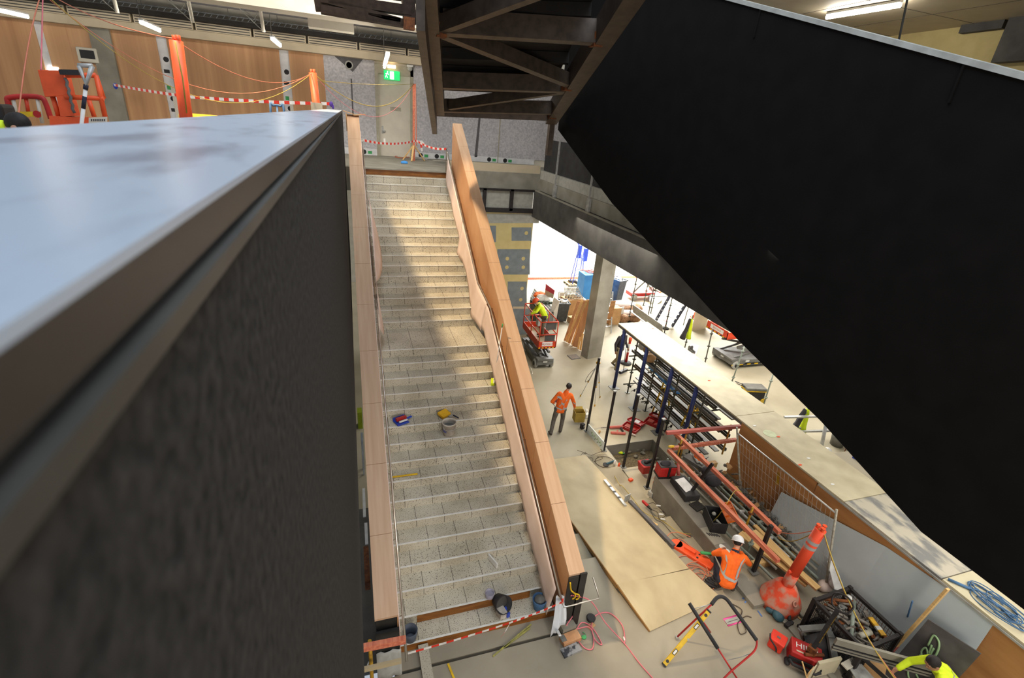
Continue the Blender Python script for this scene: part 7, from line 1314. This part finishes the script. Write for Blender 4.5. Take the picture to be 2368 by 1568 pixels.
# scrap cage
cz = .78; c0, c1, c2, c3 = F(1884, 1389, cz), F(1965, 1361, cz), F(2081, 1468, cz), F(1978, 1487, cz)
c3 = c0 + (c2 - c1); cc = (c0 + c2) / 2; t = Thing('scrap_cage', 'black wire stillage cage full of scrap steel fittings', 'cage', V((cc.x, cc.y, 0))); CR = [c0, c1, c2, c3]
for p in CR: b = MB(); b.beam(V((p.x, p.y, 0)), p + V((0, 0, .05)), .07, .07); b.box(V((p.x, p.y, .03)), (.12, .12, .06)); t.part('corner_post', b, M['blackst'])
for i in range(4): p, q = CR[i], CR[(i + 1) % 4]; b = MB(); b.beam(p, q, .06, .06); b.beam(V((p.x, p.y, .14)), V((q.x, q.y, .14)), .05, .06); t.part('rim', b, M['blackst'])
for i in range(4):
    p, q = CR[i], CR[(i + 1) % 4]; b = MB(); n = int((q - p).length / .055)
    for k in range(1, n): a = p.lerp(q, k / n); b.tube([a, V((a.x, a.y, .14))], .004, 4, cap=False)
    for k in range(1, 12): z = .14 + (cz - .14) * k / 12; b.tube([V((p.x, p.y, z)), V((q.x, q.y, z))], .004, 4, cap=False)
    t.part('wire_side', b, M['rust'] if i == 1 else M['blackst'])
b = MB(); b.prism([V((p.x, p.y, .13)) for p in CR], (0, 0, .02)); t.part('floor_plate', b, M['dark'])
random.seed(12)
b = MB(); g = [[c0.lerp(c1, .06 + .88 * i / 8).lerp(c3.lerp(c2, .06 + .88 * i / 8), .06 + .88 * j / 10) + V((0, 0, -.24 + .08 * math.sin(2.3 * i + j) + .05 * math.cos(3 * j))) for j in range(11)] for i in range(9)]; b.sheet(g); o = one('scrap_mass', b, mat('scrap_mass', C(92, 86, 80), .8, c2=C(26, 25, 25), scale=22, detail=8, lo=.4, hi=.6, bump=1), 'dark mass of small scrap filling the wire cage', 'scrap', kind='stuff'); solidify(o, .05)
for i in range(64):
    s, q = random.uniform(.1, .9), random.uniform(.08, .92); P = c0.lerp(c1, s).lerp(c3.lerp(c2, s), q) + V((0, 0, -.17 + random.uniform(0, .1))); a = random.uniform(0, 6.28); d = V((math.cos(a), math.sin(a), random.uniform(-.3, .3))); b = MB(); L = random.uniform(.06, .17)
    if i % 4 == 0: b.tube([P - d * L, P + d * L], .022, 8)
    elif i % 4 == 1: b.box(P, (L * 1.4, .06, .03), M=Matrix.Rotation(a, 3, 'Z') @ Matrix.Rotation(random.uniform(-.6, .6), 3, 'X'))
    elif i % 4 == 2: b.lathe([(.03, 0), (.045, .02), (.045, .05), (.03, .06), (.025, .0)], P, 10, Matrix.Rotation(a, 3, 'X'))
    else: b.box(P, (.1, .07, .05), M=Matrix.Rotation(a, 3, 'Z')); b.box(P + d * .05, (.03, .1, .04), M=Matrix.Rotation(a, 3, 'Z'))
    one('scrap_fitting', b, (M['scrap'], M['grey'], M['scrap'], M['rust'])[(i // 2) % 4], 'loose steel fitting lying in the wire cage', 'fitting', 'scrap fittings in the cage')
for p, q, r, m, lab in (((1905, 1385), (1975, 1392), .03, 'rust', 'rusty pipe lying at the back of the wire cage'), ((1955, 1415), (2010, 1445), .03, 'scrap', 'grey pipe lying along the wire cage'), ((1985, 1472), (2013, 1462), .05, 'pipe', 'short thick pale pipe in the front of the wire cage'), ((1975, 1390), (1968, 1475), .035, 'pipe_g', 'greenish prop standing across the wire cage'), ((1900, 1400), (1960, 1430), .025, 'scrap', 'thin bent rod in the left of the wire cage')):
    b = MB(); b.tube([F(*p, cz - .08), F(*q, cz - .08)], r, 10); one('scrap_pipe', b, M[m], lab, 'pipe')
b = MB(); A, B = F(2012, 1428, cz - .05), F(2044, 1470, cz - .05); b.beam(A, B, .09, .03); b.cur = 1; b.beam(A.lerp(B, .5), A.lerp(B, .72), .1, .034); one('yellow_bracket', b, [M['mustard'], M['galv']], 'yellow strap bracket in the right of the wire cage', 'bracket')
P = F(1962, 1383, cz - .08); b = MB(); b.lathe([(.07, 0), (.05, .04), (.0, .05)], P, 12); one('white_pack', b, M['white'], 'white and green packet at the back of the wire cage', 'packet')
P = N(1900, 1360); b = MB()
for k in range(6): b.ell(F(1905 + 4 * (k % 3), 1352 + 5 * (k // 3), .12), (.13, .1, .1))
one('pale_rag', b, M['drape'], 'pale rag bundle at the end of the pine boards', 'rag')
P = F(1928, 1352, .2); t = Thing('paper_sack', 'torn white paper sack behind the wire cage', 'sack', P); b = MB(); 
for k in range(5): b.ell(P + V((random.uniform(-.12, .14), random.uniform(-.15, .15), .1)), (.17, .14, .13))
b.prism([P + V((-.2, -.15, .1)), P + V((-.05, -.25, .12)), P + V((.05, .2, .42)), P + V((-.08, .25, .4))], (.01, .01, .02)); t.part('sack', b, M['paper']); b = MB(); b.box(P + V((.28, .05, .12)), (.04, .3, .34), M=Matrix.Rotation(.4, 3, 'Z')); t.part('cardboard_flap', b, M['card'])
b = MB(); A, B = N(1838, 1405, .04), N(1858, 1427, .04); b.tube([A, B], .028, 10); one('short_pipe', b, M['pipe'], 'short grey pipe on the floor between the bollard and the cage', 'pipe')
b = MB(); b.beam(N(1843, 1425, .01), N(1852, 1433, .01), .025, .015); one('wood_sliver', b, M['pine'], 'small pale wood sliver beside the short grey pipe', 'offcut')
# pallet truck and wheelbarrow like tub
t = Thing('pallet_truck', 'black pallet truck handle with yellow lettering in front of the cage', 'pallet truck', N(1885, 1530)); A, B = F(1880, 1500, .45), F(1938, 1410, 1.15)
b = MB(); b.beam(A, B, .07, .05); t.part('shaft', b, M['blackst']); b = MB(); c = A.lerp(B, .5); dd = (B - A).normalized()
sx_ = dd.cross(V((0, 0, 1))).normalized(); 
for f_ in (.28, .5, .74): b.text('5000KG', A.lerp(B, f_) + V((-.012, -.04, .035)), dd, V((-.3, -.6, .75)), .055, .0)
t.part('lettering', b, M['yellow'])
b = MB(); b.tube(catmull([B, B + dd * .03 - sx_ * .12, B + dd * .2 - sx_ * .15, B + dd * .28, B + dd * .2 + sx_ * .15, B + dd * .03 + sx_ * .12], 5, True), .017, 8, True); t.part('handle_loop', b, M['blackst'])
b = MB(); b.box(A + V((0, 0, -.12)), (.1, .14, .3), rot=.4); b.tube([A + V((-.15, 0, -.1)), A + V((.18, -.1, -.1))], .03, 8); t.part('pump', b, M['rust'])
for s in (-1, 1): b = MB(); b.lathe([(.08, -.03), (.08, .03)], A + V((.09 * s, -.04 * s, -.36)), 16, Matrix.Rotation(PI / 2, 3, 'Y')); t.part('wheel', b, M['ivory'])
t = Thing('steel_hopper', 'dark grey folded steel hopper in front of the cage', 'hopper', N(1885, 1500)); o0 = N(1890, 1490)
b = MB(); A, B, Cc, D = F(1850, 1455, .52), F(1912, 1450, .55), F(1925, 1490, .5), F(1935, 1545, .1); b.beam(A, B, .1, .05); b.beam(B, F(1922, 1475, .5), .12, .05); b.beam(F(1920, 1468, .5), F(1932, 1545, .12), .12, .06); b.beam(A, F(1858, 1478, .1), .06, .05); t.part('frame', b, M['grey'])
b = MB(); b.prism([F(1860, 1475, .3), F(1912, 1462, .45), F(1925, 1540, .1), F(1880, 1545, .05)], (0, .02, .02)); t.part('side', b, M['dark'])
t = Thing('grey_channel', 'long grey ribbed metal channel lying across the lower right corner', 'channel', N(2030, 1530, .3)); A, B = F(1932, 1482, .86), F(2160, 1545, .8)
for k, (o_, w, m) in enumerate(((.0, .13, 'conc'), (-.1, .025, 'dark'), (-.13, .03, 'conc'), (-.165, .025, 'dark'), (-.19, .03, 'conc'))): b = MB(); b.beam(A + V((0, .0, o_)), B + V((0, 0, o_)), .03 if m == 'dark' else .05, w, (0, 0, 1)); t.part('flange' if m == 'conc' else 'groove', b, M[m])
b = MB(); P0 = F(1895, 1536, .4); P1 = F(1948, 1524, .4); b.prism([P0, P1, V((P1.x, P1.y, .02)), V((P0.x, P0.y, .02))], (.02, .05, 0)); one('cream_tile', b, M['deck'], 'cream thick tile standing upright at the bottom edge', 'tile')
for i, (p, q) in enumerate((((1880, 1550), (1890, 1538)), ((1872, 1556), (1884, 1542)))): b = MB(); P0, P1 = F(*p, .38), F(*q, .38); b.prism([P0, P1, V((P1.x, P1.y, .02)), V((P0.x, P0.y, .02))], (-.015, .01, 0)); one('tile_offcut', b, M['card'] if i else M['deck'], f'thin board standing beside the cream tile, {["inner", "outer"][i]} one', 'board')
b = MB(); b.beam(F(1985, 1512, .55), F(2060, 1580, .35), .05, .05); one('steel_rail', b, M['blackst'], 'dark steel rail lying at the bottom edge right of the cream tile', 'rail')
b = MB(); b.prism([F(1960, 1540, .3), F(1985, 1530, .3), F(2030, 1580, .3), F(1990, 1590, .3)], (0, 0, .02)); one('silver_sheet', b, M['galv'], 'curved silvery sheet at the bottom edge', 'metal sheet'); b = MB(); b.box(F(2020, 1545, .15) + V((0, 0, 0)), (.3, .3, .25), rot=.5); one('cardboard_box', b, M['card'], 'cardboard box under the grey ribbed channel', 'box')
b = MB(); b.beam(F(1952, 1542, .33), F(1978, 1528, .36), .12, .03); one('white_board', b, M['ivory'], 'pale thin board behind the cream tile', 'board')
b = MB(); b.beam(F(1855, 1530, .5), F(1868, 1575, .2), .02, .015); one('wood_sliver', b, M['pine'], 'thin timber sliver leaning on the red power tool case', 'offcut')
# black tube machine at the corner
t = Thing('corner_machine', 'dark tubular machine handle at the bottom right corner', 'machine', F(2340, 1560, .6)); b = MB(); b.tube(catmull([F(2262, 1572, .5), F(2295, 1538, .85), F(2312, 1525, .9), F(2340, 1526, .9), F(2358, 1545, .8), F(2362, 1580, .6)], 6), .018, 8); t.part('handle', b, M['dark']); b = MB(); b.beam(F(2320, 1575, .6), F(2380, 1505, 1.1), .06, .05); t.part('mast', b, M['navy'])
# ================================================================== LIGHT
W = bpy.data.worlds.new('world'); S.world = W; W.use_nodes = True
bg = W.node_tree.nodes['Background']; bg.inputs['Color'].default_value = (.80, .88, 1.0, 1); bg.inputs['Strength'].default_value = .5
def area(nm, loc, size, power, col, target=None, rot=None, spread=180, sy=None):
    l = bpy.data.lights.new(nm, 'AREA'); l.energy = power; l.color = col; l.size = size; l.spread = math.radians(spread)
    if sy: l.shape = 'RECTANGLE'; l.size_y = sy
    o = bpy.data.objects.new(nm, l); COL.objects.link(o); o.location = loc
    d = (V(target) - V(loc)) if target else V((0, 0, -1)); o.rotation_euler = d.to_track_quat('-Z', 'Y').to_euler(); return o
def spot(nm, loc, target, power, col, angle, blend=.5, size=.1):
    l = bpy.data.lights.new(nm, 'SPOT'); l.energy = power; l.color = col; l.spot_size = math.radians(angle); l.spot_blend = blend; l.shadow_soft_size = size
    o = bpy.data.objects.new(nm, l); COL.objects.link(o); o.location = loc; o.rotation_euler = (V(target) - V(loc)).to_track_quat('-Z', 'Y').to_euler(); return o
area('skylight', (2.5, 5.5, 17), 6, 1150, (.80, .90, 1), (2.5, 6, 0), sy=10)
area('rear_daylight', (16, 26, 5.6), 12, 14000, (1, .99, .97), (15, 24, 0), sy=8)
area('hall_fill', (12.5, 13, 4.6), 5, 800, (1, .93, .82), (11.5, 13, 0), sy=12)  # unseen area light added under the slab, which blocks the overhead light
area('near_fill', (9.5, 3.5, 5.6), 5, 390, (1, .95, .86), (8.2, 5.5, 0), sy=8)  # added to brighten the near floor, out of sight behind the black panel
area('front_fill', (2.2, -5, 5.0), 4, 460, (1, .86, .70), (2.5, 9, 2.0), sy=3)  # invented source behind the camera that brightens the stair risers
area('landing_fill', (1, 14.6, 12.3), 4, 300, (1, .92, .82), (1, 22.0, 7), sy=2)  # off-frame fill put in to brighten the grey liner and landing
spot('flood_lamp', (-3.05, 10.5, 15.2), (2.0, 11.6, 3.6), 7500, (1, .76, .48), 56, .3, .3)
area('upper_fill', (-7, 13.6, 12.3), 12, 500, (1, .9, .76), (-7, 21.6, 7), sy=1.2)  # extra fill kept above the view, brightens the timber wall panels
S.view_settings.view_transform = 'Standard'; S.view_settings.look = 'None'; S.view_settings.gamma = 1.0; S.view_settings.exposure = 0.12; S.view_settings.use_curve_mapping = False
S.cycles.max_bounces = 6; S.cycles.diffuse_bounces = 3; S.cycles.glossy_bounces = 3; S.cycles.sample_clamp_indirect = 6.0
